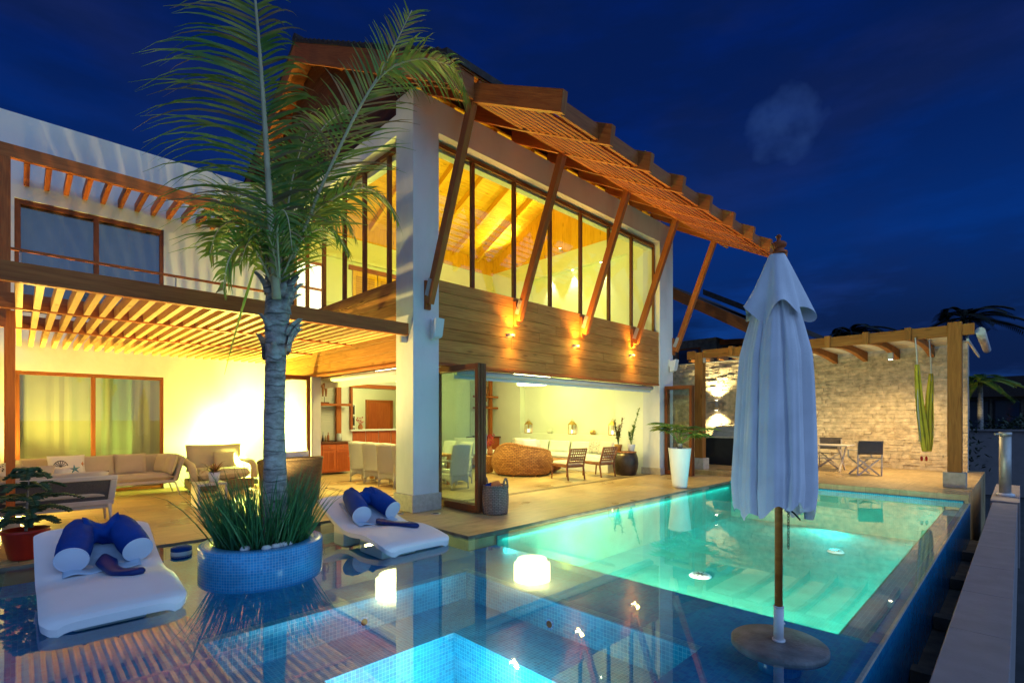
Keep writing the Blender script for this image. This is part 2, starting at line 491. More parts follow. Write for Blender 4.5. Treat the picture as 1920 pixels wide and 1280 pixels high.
def trunk_mat():
    m, nt, b = new_mat('palm_trunk_bark')
    t = nn(nt, 'ShaderNodeTexCoord')
    sx = nn(nt, 'ShaderNodeSeparateXYZ')
    lk(nt, t.outputs['Object'], sx.inputs[0])
    n = nn(nt, 'ShaderNodeTexNoise')
    n.inputs['Scale'].default_value = 7
    n.inputs['Detail'].default_value = 8
    n.inputs['Roughness'].default_value = 0.65
    mp = nn(nt, 'ShaderNodeMapping')
    mp.inputs['Scale'].default_value = (1, 1, 2.2)
    lk(nt, t.outputs['Object'], mp.inputs[0])
    lk(nt, mp.outputs[0], n.inputs[0])
    n3 = nn(nt, 'ShaderNodeTexNoise')
    n3.inputs['Scale'].default_value = 2.5
    lk(nt, t.outputs['Object'], n3.inputs[0])
    ph = mathn(nt, 'ADD', mathn(nt, 'MULTIPLY', sx.outputs[2], 6.2), mathn(nt, 'MULTIPLY', n3.outputs[0], 2.2))
    ring = mathn(nt, 'FRACT', ph)
    rf = ramp(nt, ring, [(0.0, (0.35, 0.35, 0.35)), (0.07, (1, 1, 1)), (0.9, (0.86, 0.86, 0.86)), (1.0, (0.5, 0.5, 0.5))])
    c = ramp(nt, n.outputs[0], [(0.32, (0.14, 0.115, 0.10)), (0.52, (0.36, 0.32, 0.29)), (0.72, (0.52, 0.48, 0.45))])
    lk(nt, mixc(nt, 1.0, c, rf, 'MULTIPLY'), b.inputs['Base Color'])
    b.inputs['Roughness'].default_value = 0.9
    bp = nn(nt, 'ShaderNodeBump')
    bp.inputs['Strength'].default_value = 0.9
    bp.inputs['Distance'].default_value = 0.03
    lk(nt, mathn(nt, 'ADD', mathn(nt, 'MULTIPLY', rf, 0.6), n.outputs[0]), bp.inputs['Height'])
    lk(nt, bp.outputs[0], b.inputs['Normal'])
    return m
MT['trunk'] = trunk_mat()

def pattern_mat():
    m, nt, b = new_mat('patterned_cushion')
    t = nn(nt, 'ShaderNodeTexCoord')
    v = nn(nt, 'ShaderNodeTexVoronoi')
    v.inputs['Scale'].default_value = 26
    lk(nt, t.outputs['Object'], v.inputs[0])
    c = ramp(nt, v.outputs['Distance'], [(0.28, (0.06, 0.05, 0.05)), (0.40, (0.62, 0.58, 0.5))])
    lk(nt, c, b.inputs['Base Color'])
    b.inputs['Roughness'].default_value = 0.9
    return m
MT['pattern'] = pattern_mat()
def plaster(name, col):
    m, nt, b = new_mat(name)
    t = nn(nt, 'ShaderNodeTexCoord')
    n = nn(nt, 'ShaderNodeTexNoise')
    n.inputs['Scale'].default_value = 0.9
    n.inputs['Detail'].default_value = 7
    n.inputs['Roughness'].default_value = 0.62
    mp = nn(nt, 'ShaderNodeMapping')
    mp.inputs['Scale'].default_value = (1, 1, 0.45)
    lk(nt, t.outputs['Object'], mp.inputs[0])
    lk(nt, mp.outputs[0], n.inputs[0])
    c = ramp(nt, n.outputs[0], [(0.32, tuple(x * 0.84 for x in col)), (0.5, col), (0.72, tuple(min(1, x * 1.06) for x in col))])
    lk(nt, c, b.inputs['Base Color'])
    b.inputs['Roughness'].default_value = 0.85
    n2 = nn(nt, 'ShaderNodeTexNoise')
    n2.inputs['Scale'].default_value = 9
    n2.inputs['Detail'].default_value = 6
    lk(nt, t.outputs['Object'], n2.inputs[0])
    bp = nn(nt, 'ShaderNodeBump')
    bp.inputs['Strength'].default_value = 0.18
    bp.inputs['Distance'].default_value = 0.02
    lk(nt, n2.outputs[0], bp.inputs['Height'])
    lk(nt, bp.outputs[0], b.inputs['Normal'])
    return m
MT['render'] = plaster('worn_white_render', (0.68, 0.64, 0.62))

# ------------------------------------------------------------------ mesh builder
class MB:
    def __init__(s):
        s.v = []; s.f = []; s.uv = []; s.sm = []; s.mi = []
    def face(s, idx, uvs, smooth=False, mi=0):
        s.f.append(tuple(idx)); s.uv.append(list(uvs)); s.sm.append(smooth); s.mi.append(mi)
    def hexa(s, P, mi=0):
        """eight corners: bottom ring 0-3, top ring 4-7 ; uv in metres with u along the longest edge"""
        o = len(s.v)
        P = [Vector(p) for p in P]
        s.v += P
        L = [(P[1] - P[0]).length, (P[3] - P[0]).length, (P[4] - P[0]).length]
        ax = L.index(max(L))
        ru, rv = rnd.random() * 40, rnd.random() * 40
        ru = round(ru / 0.045) * 0.045; rv = round(rv / 0.045) * 0.045
        for q, a, b in (((0, 3, 2, 1), 1, 0), ((4, 5, 6, 7), 0, 1), ((0, 1, 5, 4), 0, 2), ((2, 3, 7, 6), 0, 2), ((1, 2, 6, 5), 1, 2), ((3, 0, 4, 7), 1, 2)):
            la, lb = (P[q[1]] - P[q[0]]).length, (P[q[3]] - P[q[0]]).length
            uv = [(0, 0), (la, 0), (la, lb), (0, lb)]
            if b == ax:
                uv = [(y, x) for x, y in uv]
            elif a != ax and b != ax and lb > la:
                uv = [(y, x) for x, y in uv]
            s.face([o + i for i in q], [(x + ru, y + rv) for x, y in uv], False, mi)
    def box(s, x0, x1, y0, y1, z0, z1, mi=0):
        s.hexa([(x0, y0, z0), (x1, y0, z0), (x1, y1, z0), (x0, y1, z0), (x0, y0, z1), (x1, y0, z1), (x1, y1, z1), (x0, y1, z1)], mi)
    def rbox(s, c, size, M=None, mi=0):
        c = Vector(c); hx, hy, hz = size[0] / 2, size[1] / 2, size[2] / 2
        P = [Vector(p) for p in ((-hx, -hy, -hz), (hx, -hy, -hz), (hx, hy, -hz), (-hx, hy, -hz), (-hx, -hy, hz), (hx, -hy, hz), (hx, hy, hz), (-hx, hy, hz))]
        if M is not None:
            P = [M @ p for p in P]
        s.hexa([c + p for p in P], mi)
    def bar(s, p0, p1, w, h, up=(0, 0, 1), mi=0):
        """bar from p0 to p1 (axis through the middle), w across, h along up"""
        p0, p1, up = Vector(p0), Vector(p1), Vector(up)
        d = (p1 - p0).normalized()
        a = d.cross(up)
        if a.length < 1e-5:
            a = d.cross(Vector((1, 0, 0)))
        a.normalize(); b = a.cross(d).normalized()
        a *= w / 2; b *= h / 2
        s.hexa([p0 - a - b, p0 + a - b, p1 + a - b, p1 - a - b, p0 - a + b, p0 + a + b, p1 + a + b, p1 - a + b], mi)
    def slope_bar(s, x0, x1, pts_b, pts_t, mi=0):
        """prism between x0 and x1 with a profile in (y, z): bottom points and top points, left to right"""
        n = len(pts_b)
        for i in range(n - 1):
            (ya, za), (yb, zb) = pts_b[i], pts_b[i + 1]
            (yc, zc), (yd, zd) = pts_t[i], pts_t[i + 1]
            s.hexa([(x0, ya, za), (x1, ya, za), (x1, yb, zb), (x0, yb, zb), (x0, yc, zc), (x1, yc, zc), (x1, yd, zd), (x0, yd, zd)], mi)
    def tube(s, pts, radii, n=10, cap=True, mi=0, smooth=True, flat=None):
        pts = [Vector(p) for p in pts]
        if isinstance(radii, (int, float)):
            radii = [radii] * len(pts)
        o = len(s.v); L = 0; prev = None
        ref = Vector((0, 0, 1))
        for i, p in enumerate(pts):
            d = (pts[min(i + 1, len(pts) - 1)] - pts[max(i - 1, 0)])
            d = d.normalized() if d.length > 1e-9 else Vector((0, 0, 1))
            if prev is None:
                a = d.cross(ref)
                if a.length < 0.05:
                    a = d.cross(Vector((1, 0, 0)))
            else:
                a = prev - d * prev.dot(d)
            a.normalize(); prev = a
            b = d.cross(a)
            for k in range(n):
                t = 2 * math.pi * k / n
                s.v.append(p + (a * math.cos(t) + b * math.sin(t) * (flat or 1)) * radii[i])
        for i in range(len(pts) - 1):
            l = (pts[i + 1] - pts[i]).length
            c = 2 * math.pi * max(radii[i], 0.001)
            for k in range(n):
                k2 = (k + 1) % n
                q = (o + i * n + k, o + i * n + k2, o + (i + 1) * n + k2, o + (i + 1) * n + k)
                s.face(q, [(c * k / n, L), (c * (k + 1) / n, L), (c * (k + 1) / n, L + l), (c * k / n, L + l)], smooth, mi)
            L += l
        if cap:
            s.face([o + k for k in reversed(range(n))], [(math.cos(6.283 * k / n) * radii[0], math.sin(6.283 * k / n) * radii[0]) for k in reversed(range(n))], False, mi)
            e = o + (len(pts) - 1) * n
            s.face([e + k for k in range(n)], [(math.cos(6.283 * k / n) * radii[-1], math.sin(6.283 * k / n) * radii[-1]) for k in range(n)], False, mi)
    def lathe(s, c, prof, n=28, mi=0, sx=1.0, sy=1.0, smooth=True, cap=(True, True)):
        c = Vector(c); o = len(s.v); L = 0
        for r, z in prof:
            for k in range(n):
                t = 2 * math.pi * k / n
                s.v.append(c + Vector((r * math.cos(t) * sx, r * math.sin(t) * sy, z)))
        for i in range(len(prof) - 1):
            l = math.hypot(prof[i + 1][0] - prof[i][0], prof[i + 1][1] - prof[i][1])
            rr = max(prof[i][0], prof[i + 1][0])
            for k in range(n):
                k2 = (k + 1) % n
                a, b = 2 * math.pi * rr * k / n, 2 * math.pi * rr * (k + 1) / n
                s.face((o + i * n + k, o + i * n + k2, o + (i + 1) * n + k2, o + (i + 1) * n + k), [(a, L), (b, L), (b, L + l), (a, L + l)], smooth, mi)
            L += l
        if cap[0]:
            s.face([o + k for k in reversed(range(n))], [(s.v[o + k].x, s.v[o + k].y) for k in reversed(range(n))], False, mi)
        if cap[1]:
            e = o + (len(prof) - 1) * n
            s.face([e + k for k in range(n)], [(s.v[e + k].x, s.v[e + k].y) for k in range(n)], False, mi)
    def grid(s, fn, nu, nv, su=1.0, sv=1.0, smooth=True, mi=0, closed=False):
        o = len(s.v)
        for j in range(nv + 1):
            for i in range(nu + (0 if closed else 1)):
                s.v.append(Vector(fn(i / nu, j / nv)))
        w = nu if closed else nu + 1
        for j in range(nv):
            for i in range(nu):
                i2 = (i + 1) % w if closed else i + 1
                s.face((o + j * w + i, o + j * w + i2, o + (j + 1) * w + i2, o + (j + 1) * w + i),
                       [(i / nu * su, j / nv * sv), ((i + 1) / nu * su, j / nv * sv), ((i + 1) / nu * su, (j + 1) / nv * sv), (i / nu * su, (j + 1) / nv * sv)], smooth, mi)
    def pillow(s, c, size, M=None, p=3.0, n=14, mi=0, puff=0.45):
        """soft cushion: square plan with a swollen middle"""
        c = Vector(c); M = M or Matrix.Identity(3)
        hx, hy, hz = size[0] / 2, size[1] / 2, size[2] / 2
        for sgn in (1, -1):
            def fn(u, v, sgn=sgn):
                a, b = 2 * u - 1, 2 * v - 1
                k = max(0.0, (1 - abs(a) ** p) * (1 - abs(b) ** p)) ** puff
                pin = 1 - 0.05 * (1 - abs(a) ** 2) * abs(b) ** 4
                pin2 = 1 - 0.05 * (1 - abs(b) ** 2) * abs(a) ** 4
                return c + M @ Vector((a * hx * pin2, b * hy * pin, sgn * hz * k))
            if sgn > 0:
                s.grid(fn, n, n, size[0], size[1], True, mi)
            else:
                s.grid(lambda u, v: fn(1 - u, v), n, n, size[0], size[1], True, mi)
    def blade(s, base, d, up, L, w, n=4, droop=0.3, side=None, mi=0, twist=0.0, taper=0.15, sidebend=None):
        """thin leaf strip from base along d, bending with gravity"""
        base, d = Vector(base), Vector(d).normalized()
        up = Vector(up)
        a = d.cross(up)
        if a.length < 1e-4:
            a = d.cross(Vector((1, 0, 0)))
        a.normalize()
        o = len(s.v); p = base.copy()
        for i in range(n + 1):
            t = i / n
            ww = w * (1 - (1 - taper) * t ** 1.6) * (0.55 + 0.45 * min(1, t * 5)) * 0.5
            if i == n:
                ww = w * 0.04
            s.v.append(p - a * ww); s.v.append(p + a * ww)
            dd = d + Vector((0, 0, -droop)) * (t * t * 1.6 + 0.15 * t)
            if sidebend is not None:
                dd += sidebend * (t * 1.2)
            p = p + dd.normalized() * (L / n)
        for i in range(n):
            s.face((o + 2 * i, o + 2 * i + 1, o + 2 * i + 3, o + 2 * i + 2), [(0, i * L / n), (w, i * L / n), (w, (i + 1) * L / n), (0, (i + 1) * L / n)], True, mi)

def build(name, mb, mats, parent=None, off=None, bev=0.0, seg=2, sub=0, label=None, solid=0.0):
    me = bpy.data.meshes.new(name)
    off = Vector(off) if off is not None else Vector((0, 0, 0))
    me.from_pydata([tuple(v - off) for v in mb.v], [], mb.f)
    uvl = me.uv_layers.new(name='UVMap')
    k = 0
    flat = []
    for u in mb.uv:
        for a, b in u:
            flat += [a, b]
    uvl.data.foreach_set('uv', flat)
    me.polygons.foreach_set('use_smooth', mb.sm)
    if not isinstance(mats, (list, tuple)):
        mats = [mats]
    for m in mats:
        me.materials.append(m)
    me.polygons.foreach_set('material_index', mb.mi)
    me.update()
    o = bpy.data.objects.new(name, me)
    COL.objects.link(o)
    if solid:
        md = o.modifiers.new('solid', 'SOLIDIFY'); md.thickness = solid; md.offset = 0
    if bev:
        md = o.modifiers.new('bevel', 'BEVEL'); md.width = bev; md.segments = seg; md.limit_method = 'ANGLE'; md.angle_limit = R(40)
    if sub:
        md = o.modifiers.new('sub', 'SUBSURF'); md.levels = sub; md.render_levels = sub
    if parent is not None:
        o.parent = parent
    if label:
        o['label'] = label
    return o

def thing(name, label, cat, loc=(0, 0, 0), rz=0.0, group=None):
    o = bpy.data.objects.new(name, None)
    o.location = loc; o.rotation_euler = (0, 0, rz)
    o.empty_display_size = 0.2
    o['label'] = label; o['category'] = cat
    if group:
        o['group'] = group
    COL.objects.link(o)
    return o

def part(name, mb, mats, root, bev=0.0, world=True, **kw):
    """mesh in world coordinates -> child of root (root unrotated when world=True)"""
    if world:
        off = Vector(root.location)
        p = root.parent
        while p is not None:
            off += Vector(p.location); p = p.parent
    else:
        off = None
    return build(name, mb, mats, root, off, bev, **kw)

def sub(name, mb, mats, partobj, bev=0.0, **kw):
    """mesh in world coordinates -> child of a part that itself sits at its root's origin"""
    off = Vector((0, 0, 0)); p = partobj
    while p is not None:
        off += Vector(p.location); p = p.parent
    return build(name, mb, mats, partobj, off, bev, **kw)

def single(name, mb, mats, label, cat, loc, group=None, bev=0.0, kind=None, **kw):
    o = build(name, mb, mats, None, loc, bev, **kw)
    o.location = loc
    o['label'] = label; o['category'] = cat
    if group: o['group'] = group
    if kind: o['kind'] = kind
    return o

def struct(name, mb, mats, bev=0.0, **kw):
    o = build(name, mb, mats, None, None, bev, **kw)
    o['kind'] = 'structure'
    return o

def dup(root, loc, rz=None, label=None, group=None):
    r = root.copy(); COL.objects.link(r); r.location = loc
    if rz is not None:
        r.rotation_euler = (0, 0, rz)
    if label: r['label'] = label
    if group: r['group'] = group
    for ch in list(root.children):
        c = ch.copy(); COL.objects.link(c); c.parent = r
        for g in list(ch.children):
            d = g.copy(); COL.objects.link(d); d.parent = c
    return r

def rotz(a):
    return Matrix.Rotation(a, 3, 'Z')
def rot(ax, ay, az):
    return Euler((ax, ay, az)).to_matrix()
#@@PART2
# ================================================================== SETTING: terrace, pool, ground
m = MB()
m.box(-3.2, 4.4, 7.72, 18.5, -1.3, 0.0)
m.box(4.4, 14.2, 5.32, 18.5, -1.3, 0.0)
struct('terrace', m, MT['traver'])
m = MB()
m.box(13.26, 19.6, 0.72, 5.316, -1.3, 0.12)
m.box(14.204, 19.6, 5.316, 12.0, -1.3, 0.12)
struct('patio_platform', m, MT['traver'], bev=0.008)
# thin dark floor tracks of the folding doors
m = MB()
m.box(5.36, 13.17, 7.60, 7.625, 0.0005, 0.005)
m.box(5.36, 13.17, 7.70, 7.725, 0.0005, 0.005)
m.box(5.10, 5.125, 7.86, 11.4, 0.0005, 0.005)
m.box(5.20, 5.225, 7.86, 11.4, 0.0005, 0.005)
struct('floor_track', m, MT['black'])
# dark line of the slot drain along the pool edge
m = MB()
m.box(-3.2, 4.36, 7.70, 7.7195, -0.06, -0.001)
m.box(4.38, 4.3995, 5.30, 7.70, -0.06, -0.001)
m.box(4.40, 13.2, 5.30, 5.3195, -0.06, -0.001)
struct('pool_edge_strip', m, MT['dkconcrete'])

# shelf, spa and deep basin
SX0, SX1, SY0, SY1 = 1.04, 3.77, 1.77, 4.60
WX0, WX1, WY0, WY1 = 1.75, 3.06, 2.45, 3.93
ZS = -0.20
m = MB()
m.box(-3.2, SX0, 0.80, 7.70, -1.4, ZS)
m.box(SX0, SX1, SY1, 7.70, -1.4, ZS)
m.box(SX0, SX1, 0.80, SY0, -1.4, ZS)
m.box(SX1, 4.38, 0.80, 7.70, -1.4, ZS)
m.box(4.38, 4.88, 0.80, 5.30, -1.4, ZS)
# outside face of the infinity edge
m.box(-3.2, 13.25, 0.70, 0.80, -1.4, -0.05)
struct('pool_shelf', m, MT['tileblue'])
m = MB()
m.box(4.8805, 13.2, 0.801, 1.06, -1.4, ZS)
struct('pool_rim', m, MT['tilespa'])
m = MB()
m.box(SX0, WX0, SY0, SY1, -1.4, -0.5)
m.box(WX1, SX1, SY0, SY1, -1.4, -0.5)
m.box(WX0, WX1, SY0, WY0, -1.4, -0.5)
m.box(WX0, WX1, WY1, SY1, -1.4, -0.5)
m.box(WX0, WX1, WY0, WY1, -1.4, -1.1)
# rim course and lining of the spa
m.box(SX0, SX1, SY1 - 0.012, SY1 - 0.0005, -0.5, ZS + 0.004)
m.box(SX1 - 0.012, SX1 - 0.0005, SY0, SY1 - 0.012, -0.5, ZS + 0.004)
m.box(SX0 + 0.0005, SX0 + 0.012, SY0, SY1 - 0.012, -0.5, ZS + 0.004)
m.box(SX0, SX1 - 0.012, SY1, SY1 + 0.09, ZS + 0.0005, ZS + 0.006)
m.box(SX1, SX1 + 0.09, SY0, SY1 + 0.09, ZS + 0.0005, ZS + 0.006)
struct('spa_basin', m, MT['tilespa'])
m = MB()
m.box(4.88, 13.2, 1.06, 5.30, -1.5, -0.90)
m.box(4.88, 4.90, 1.06, 5.30, -0.90, ZS - 0.001)
m.box(13.18, 13.2, 1.08, 5.28, -0.90, -0.13)
m.box(4.90, 13.2, 5.28, 5.30, -0.90, -0.07)
m.box(4.90, 13.18, 1.06, 1.08, -0.90, ZS - 0.001)
# steps in the corner by the terrace
m.box(4.90, 5.4, 4.55, 5.28, -0.90, -0.38)
m.box(5.4, 5.9, 4.55, 5.28, -0.90, -0.62)
struct('pool_basin', m, MT['tiledeep'])
m = MB()
m.box(13.17, 13.262, 0.80, 5.30, -0.13, 0.0)
struct('waterline_tile', m, MT['tilespa'])
# pale lip of the infinity edge
m = MB()
m.box(-3.2, 13.25, 0.702, 0.722, -0.0495, -0.024)
struct('overflow_lip', m, MT['plinth'])
# water sheet
m = MB()
m.box(-3.2, 4.38, 0.70, 7.70, -0.0205, -0.02)
wv = MB()
def sheet(mb, x0, x1, y0, y1, z):
    o = len(mb.v)
    mb.v += [Vector(p) for p in ((x0, y0, z), (x1, y0, z), (x1, y1, z), (x0, y1, z))]
    mb.face((o, o + 1, o + 2, o + 3), [(x0, y0), (x1, y0), (x1, y1), (x0, y1)])
sheet(wv, -3.2, 4.38, 0.70, 7.70, -0.02)
sheet(wv, 4.38, 13.26, 0.70, 5.30, -0.02)
struct('water', wv, MT['water'])
# gutter, outer wall and walkway below
m = MB()
m.box(-3.2, 13.25, 0.40, 0.70, -1.3, -0.75)
struct('overflow_gutter', m, MT['dkconcrete'])
m = MB()
for k in range(14):
    m.box(-3.2 + k * 1.2, -3.2 + k * 1.2 + 1.194, 0.05, 0.40, -1.3, -0.02)
m.box(13.9, 17.5, 0.02, 0.44, -1.3, -0.02)
struct('walkway', m, MT['concrete'], bev=0.006)
m = MB()
for x in (4.3, 5.6, 7.3, 9.2, 11.2):
    m.box(x, x + 0.16, 0.42, 0.69, -0.74, -0.60)
struct('gutter_rib', m, MT['dkconcrete'])
m = MB()
sheet(m, -1500, 1500, -1500, 1500, -1.32)
struct('ground', m, MT['ground'])

# ================================================================== THE VILLA
villa = thing('villa', 'white rendered two storey villa with timber cladding, glazed hall and bracketed roof', 'house', (4.82, 7.31, 0))
X0, Y0 = 4.82, 7.31
XE, YB = 13.2, 14.5

# pillars
m = MB(); m.box(X0, 5.36, Y0, 7.86, 0.0, 7.3); p = part('pillar', m, MT['render'], villa, 0.006)
m = MB(); m.box(X0 - 0.035, 5.395, Y0 - 0.035, 7.895, 0.0, 0.30); sub('plinth', m, MT['plinth'], p, 0.01)
m = MB(); m.box(13.17, 13.95, Y0, 7.86, 0.0, 7.3); p = part('pillar', m, MT['render'], villa, 0.006)
m = MB(); m.box(13.14, 13.985, Y0 - 0.035, 7.9, 0.0, 0.20); sub('plinth', m, MT['plinth'], p, 0.01)
# ring beams above the windows
m = MB(); m.box(5.36, 13.17, Y0 + 0.002, 7.75, 6.72, 7.298); part('ring_beam', m, MT['render'], villa, 0.004)
m = MB(); m.box(X0 + 0.002, 5.25, 7.86, 14.2, 6.68, 7.05); part('ring_beam', m, MT['render'], villa, 0.004)
# solid walls of the hall
m = MB(); m.box(X0, 5.02, 11.45, 14.0, 0, 2.585); part('side_wall', m, MT['render'], villa)
m = MB(); m.box(X0, 5.02, 12.98, 14.2, 4.12, 6.68); part('side_wall', m, MT['render'], villa)
m = MB()   # back wall with the kitchen pass-through
m.box(X0, 7.32, YB, YB + 0.2, 0, 7.75)
m.box(7.32, 9.6, YB, YB + 0.2, 0, 1.24)
m.box(7.32, 9.6, YB, YB + 0.2, 2.58, 7.75)
m.box(9.6, 14.0, YB, YB + 0.2, 0, 7.75)
part('back_wall', m, MT['inner'], villa)
m = MB()   # end wall with two niches
m.box(XE, 13.95, 7.86, 8.84, 0, 2.95)
m.box(XE, 13.95, 12.98, 14.5, 0, 2.95)
m.box(XE, 13.95, 8.84, 12.98, 0, 1.10)
m.box(13.45, 13.95, 8.84, 12.98, 1.10, 2.95)
m.box(XE, 13.95, 7.86, 14.5, 2.95, 3.9)
m.box(XE, 13.95, 7.86, 8.43, 3.9, 7.25)
m.box(XE, 13.95, 12.55, 14.5, 3.9, 7.25)
m.box(XE, 13.95, 8.43, 12.55, 6.65, 7.25)
m.box(13.4, 13.95, 8.43, 12.55, 3.9, 6.65)
part('end_wall', m, MT['inner'], villa)
m = MB()
m.box(XE + 0.05, 13.94, 7.75, 14.5, 7.25, 9.6)
m2 = MB()
for k in range(17):
    y = 7.8 + k * 0.4
    m2.box(XE + 0.02, XE + 0.049, y, y + 0.392, 7.26, 9.55)
part('end_gable_boarding', m2, MT['ceil'], villa)
# floors
m = MB(); m.box(5.25, XE, 7.78, YB, 3.45, 3.9); part('upper_floor', m, MT['inner'], villa)

# weathered plank cladding, facade and side
def cladding(name, axis, a0, a1, plane, z0, z1, n, thick, mat):
    mb = MB()
    h = (z1 - z0) / n
    for i in range(n):
        a = a0
        while a < a1 - 0.01:
            L = rnd.uniform(1.6, 3.6)
            b = min(a + L, a1)
            if a1 - b < 0.5:
                b = a1
            g = 0.003
            if axis == 'x':
                mb.box(a + 0.001, b - 0.001, plane, plane + thick, z0 + i * h + g, z0 + (i + 1) * h - g)
            else:
                mb.box(plane, plane + thick, a + 0.001, b - 0.001, z0 + i * h + g, z0 + (i + 1) * h - g)
            a = b
    return part(name, mb, mat, villa, 0.003, seg=1)
cladding('timber_cladding', 'x', 5.361, 13.169, Y0 + 0.03, 2.62, 4.11, 7, 0.04, MT['cladwood'])
cladding('timber_cladding', 'y', 7.861, 14.0, X0 + 0.03, 2.62, 4.11, 7, 0.04, MT['cladwood'])
m = MB()
m.box(5.361, 13.169, Y0 + 0.075, 7.78, 2.60, 4.10)
m.box(X0 + 0.075, 5.25, 7.861, 14.0, 2.60, 4.10)
part('cladding_backing', m, MT['darkwood'], villa)
m = MB()
m.box(5.361, 13.169, Y0 + 0.012, Y0 + 0.16, 2.575, 2.618)
m.box(X0 + 0.012, X0 + 0.16, 7.861, 11.45, 2.575, 2.618)
part('door_head', m, MT['beam'], villa, 0.004)

# upper windows: facade and side
def window_band(axis, a0, a1, plane, z0, z1, mull):
    fr = MB()
    def bx(u0, u1, w0, w1, d0=0.0, d1=0.07):
        if axis == 'x':
            fr.box(u0, u1, plane + d0, plane + d1, w0, w1)
        else:
            fr.box(plane + d0, plane + d1, u0, u1, w0, w1)
    bx(a0, a1, z1 - 0.075, z1)
    bx(a0, a1, z0, z0 + 0.03)
    bx(a0, a0 + 0.05, z0 + 0.03, z1 - 0.075)
    bx(a1 - 0.05, a1, z0 + 0.03, z1 - 0.075)
    w = build('window', fr, MT['frame'], villa, villa.location, 0.003)
    for q in mull:
        fr = MB()
        bx(q - 0.035, q + 0.035, z0 + 0.03, z1 - 0.075, -0.004, 0.074)
        sub('mullion', fr, MT['frame'], w, 0.003)
    edges = [a0 + 0.05] + list(mull) + [a1 - 0.05]
    for e0, e1 in zip(edges[:-1], edges[1:]):
        g = MB(); o = 0
        if axis == 'x':
            P = [(e0, plane + 0.035, z0 + 0.03), (e1, plane + 0.035, z0 + 0.03), (e1, plane + 0.035, z1 - 0.075), (e0, plane + 0.035, z1 - 0.075)]
        else:
            P = [(plane + 0.035, e0, z0 + 0.03), (plane + 0.035, e1, z0 + 0.03), (plane + 0.035, e1, z1 - 0.075), (plane + 0.035, e0, z1 - 0.075)]
        g.v += [Vector(q) for q in P]
        g.face((0, 1, 2, 3), [(0, 0), (1, 0), (1, 1), (0, 1)])
        sub('pane', g, MT['glass'], w)
    return w
window_band('x', 5.361, 13.169, Y0 + 0.16, 4.11, 6.66, (6.30, 7.44, 8.59, 9.71, 10.90, 11.97))
window_band('y', 7.861, 12.98, X0 + 0.16, 4.11, 6.66, (8.41, 9.36, 10.24, 11.26, 12.2))
# pale cornice light strip just under the ring beam
m = MB()
m.box(5.361, 13.169, Y0 + 0.26, Y0 + 0.42, 6.55, 6.70)
m.box(X0 + 0.26, X0 + 0.40, 7.861, 12.98, 6.50, 6.66)
part('window_cornice', m, MT['inner'], villa)

# ceilings of the upper hall: boarded slopes with rafters
RY, RZ = 10.9, 9.45
def slope_planks(ya, za, yb, zb, name):
    mb = MB(); n = 34
    for i in range(n):
        t0, t1 = i / n, (i + 1) / n - 0.0022
        y0, y1 = ya + (yb - ya) * t0, ya + (yb - ya) * t1
        z0, z1 = za + (zb - za) * t0, za + (zb - za) * t1
        mb.hexa([(5.0, y0, z0), (XE + 0.06, y0, z0), (XE + 0.06, y1, z1), (5.0, y1, z1), (5.0, y0, z0 + 0.03), (XE + 0.06, y0, z0 + 0.03), (XE + 0.06, y1, z1 + 0.03), (5.0, y1, z1 + 0.03)])
    return part(name, mb, MT['ceil'], villa)
slope_planks(7.4, 7.42, RY, RZ, 'boarded_ceiling')
slope_planks(YB, 7.72, RY, RZ, 'boarded_ceiling')
m = MB()
for k in range(24):
    x = 5.02 + k * 0.341
    m.box(x, x + 0.334, YB - 0.03, YB - 0.001, 7.18, 7.72)
part('ceiling_frieze', m, MT['ceil'], villa)
for x in (5.75, 6.85, 7.95, 9.05, 10.15, 11.25, 12.35):
    m = MB()
    m.bar((x, 7.45, 7.36), (x, RY, RZ - 0.09), 0.10, 0.20)
    m.bar((x, RY, RZ - 0.09), (x, YB - 0.035, 7.63), 0.10, 0.20)
    part('ceiling_rafter', m, MT['ceil'], villa, 0.004)

# roof: tiled slopes
EY, EZ, PK = 5.95, 7.02, 0.57
RGY = 11.65
def rz_(y):
    return EZ + PK * (y - EY) if y < RGY else EZ + PK * (RGY - EY) - PK * (y - RGY)
XR0, XR1 = 4.52, 14.75
mb = MB()
n = 26
for i in range(n):
    y0 = EY - 0.03 + (RGY - EY + 0.03) * i / n; y1 = EY - 0.03 + (RGY - EY + 0.03) * (i + 1) / n
    mb.hexa([(XR0 - 0.03, y0, rz_(y0) - 0.05), (XR1, y0, rz_(y0) - 0.05), (XR1, y1, rz_(y1) - 0.05), (XR0 - 0.03, y1, rz_(y1) - 0.05),
             (XR0 - 0.03, y0, rz_(y0) + 0.065), (XR1, y0, rz_(y0) + 0.065), (XR1, y1 + 0.03, rz_(y1) + 0.02), (XR0 - 0.03, y1 + 0.03, rz_(y1) + 0.02)])
    b0 = 2 * RGY - y0; b1 = 2 * RGY - y1
    mb.hexa([(XR0 - 0.03, b1, rz_(b1) - 0.05), (XR1, b1, rz_(b1) - 0.05), (XR1, b0, rz_(b0) - 0.05), (XR0 - 0.03, b0, rz_(b0) - 0.05),
             (XR0 - 0.03, b1, rz_(b1) + 0.02), (XR1, b1, rz_(b1) + 0.02), (XR1, b0, rz_(b0) + 0.065), (XR0 - 0.03, b0, rz_(b0) + 0.065)])
roof = part('roof', mb, MT['rooftile'], villa)
mb = MB()
mb.tube([(XR0 - 0.04, RGY, rz_(RGY) + 0.03), (XR1, RGY, rz_(RGY) + 0.03)], 0.11, 10)
sub('ridge_cap', mb, MT['rooftile'], roof)
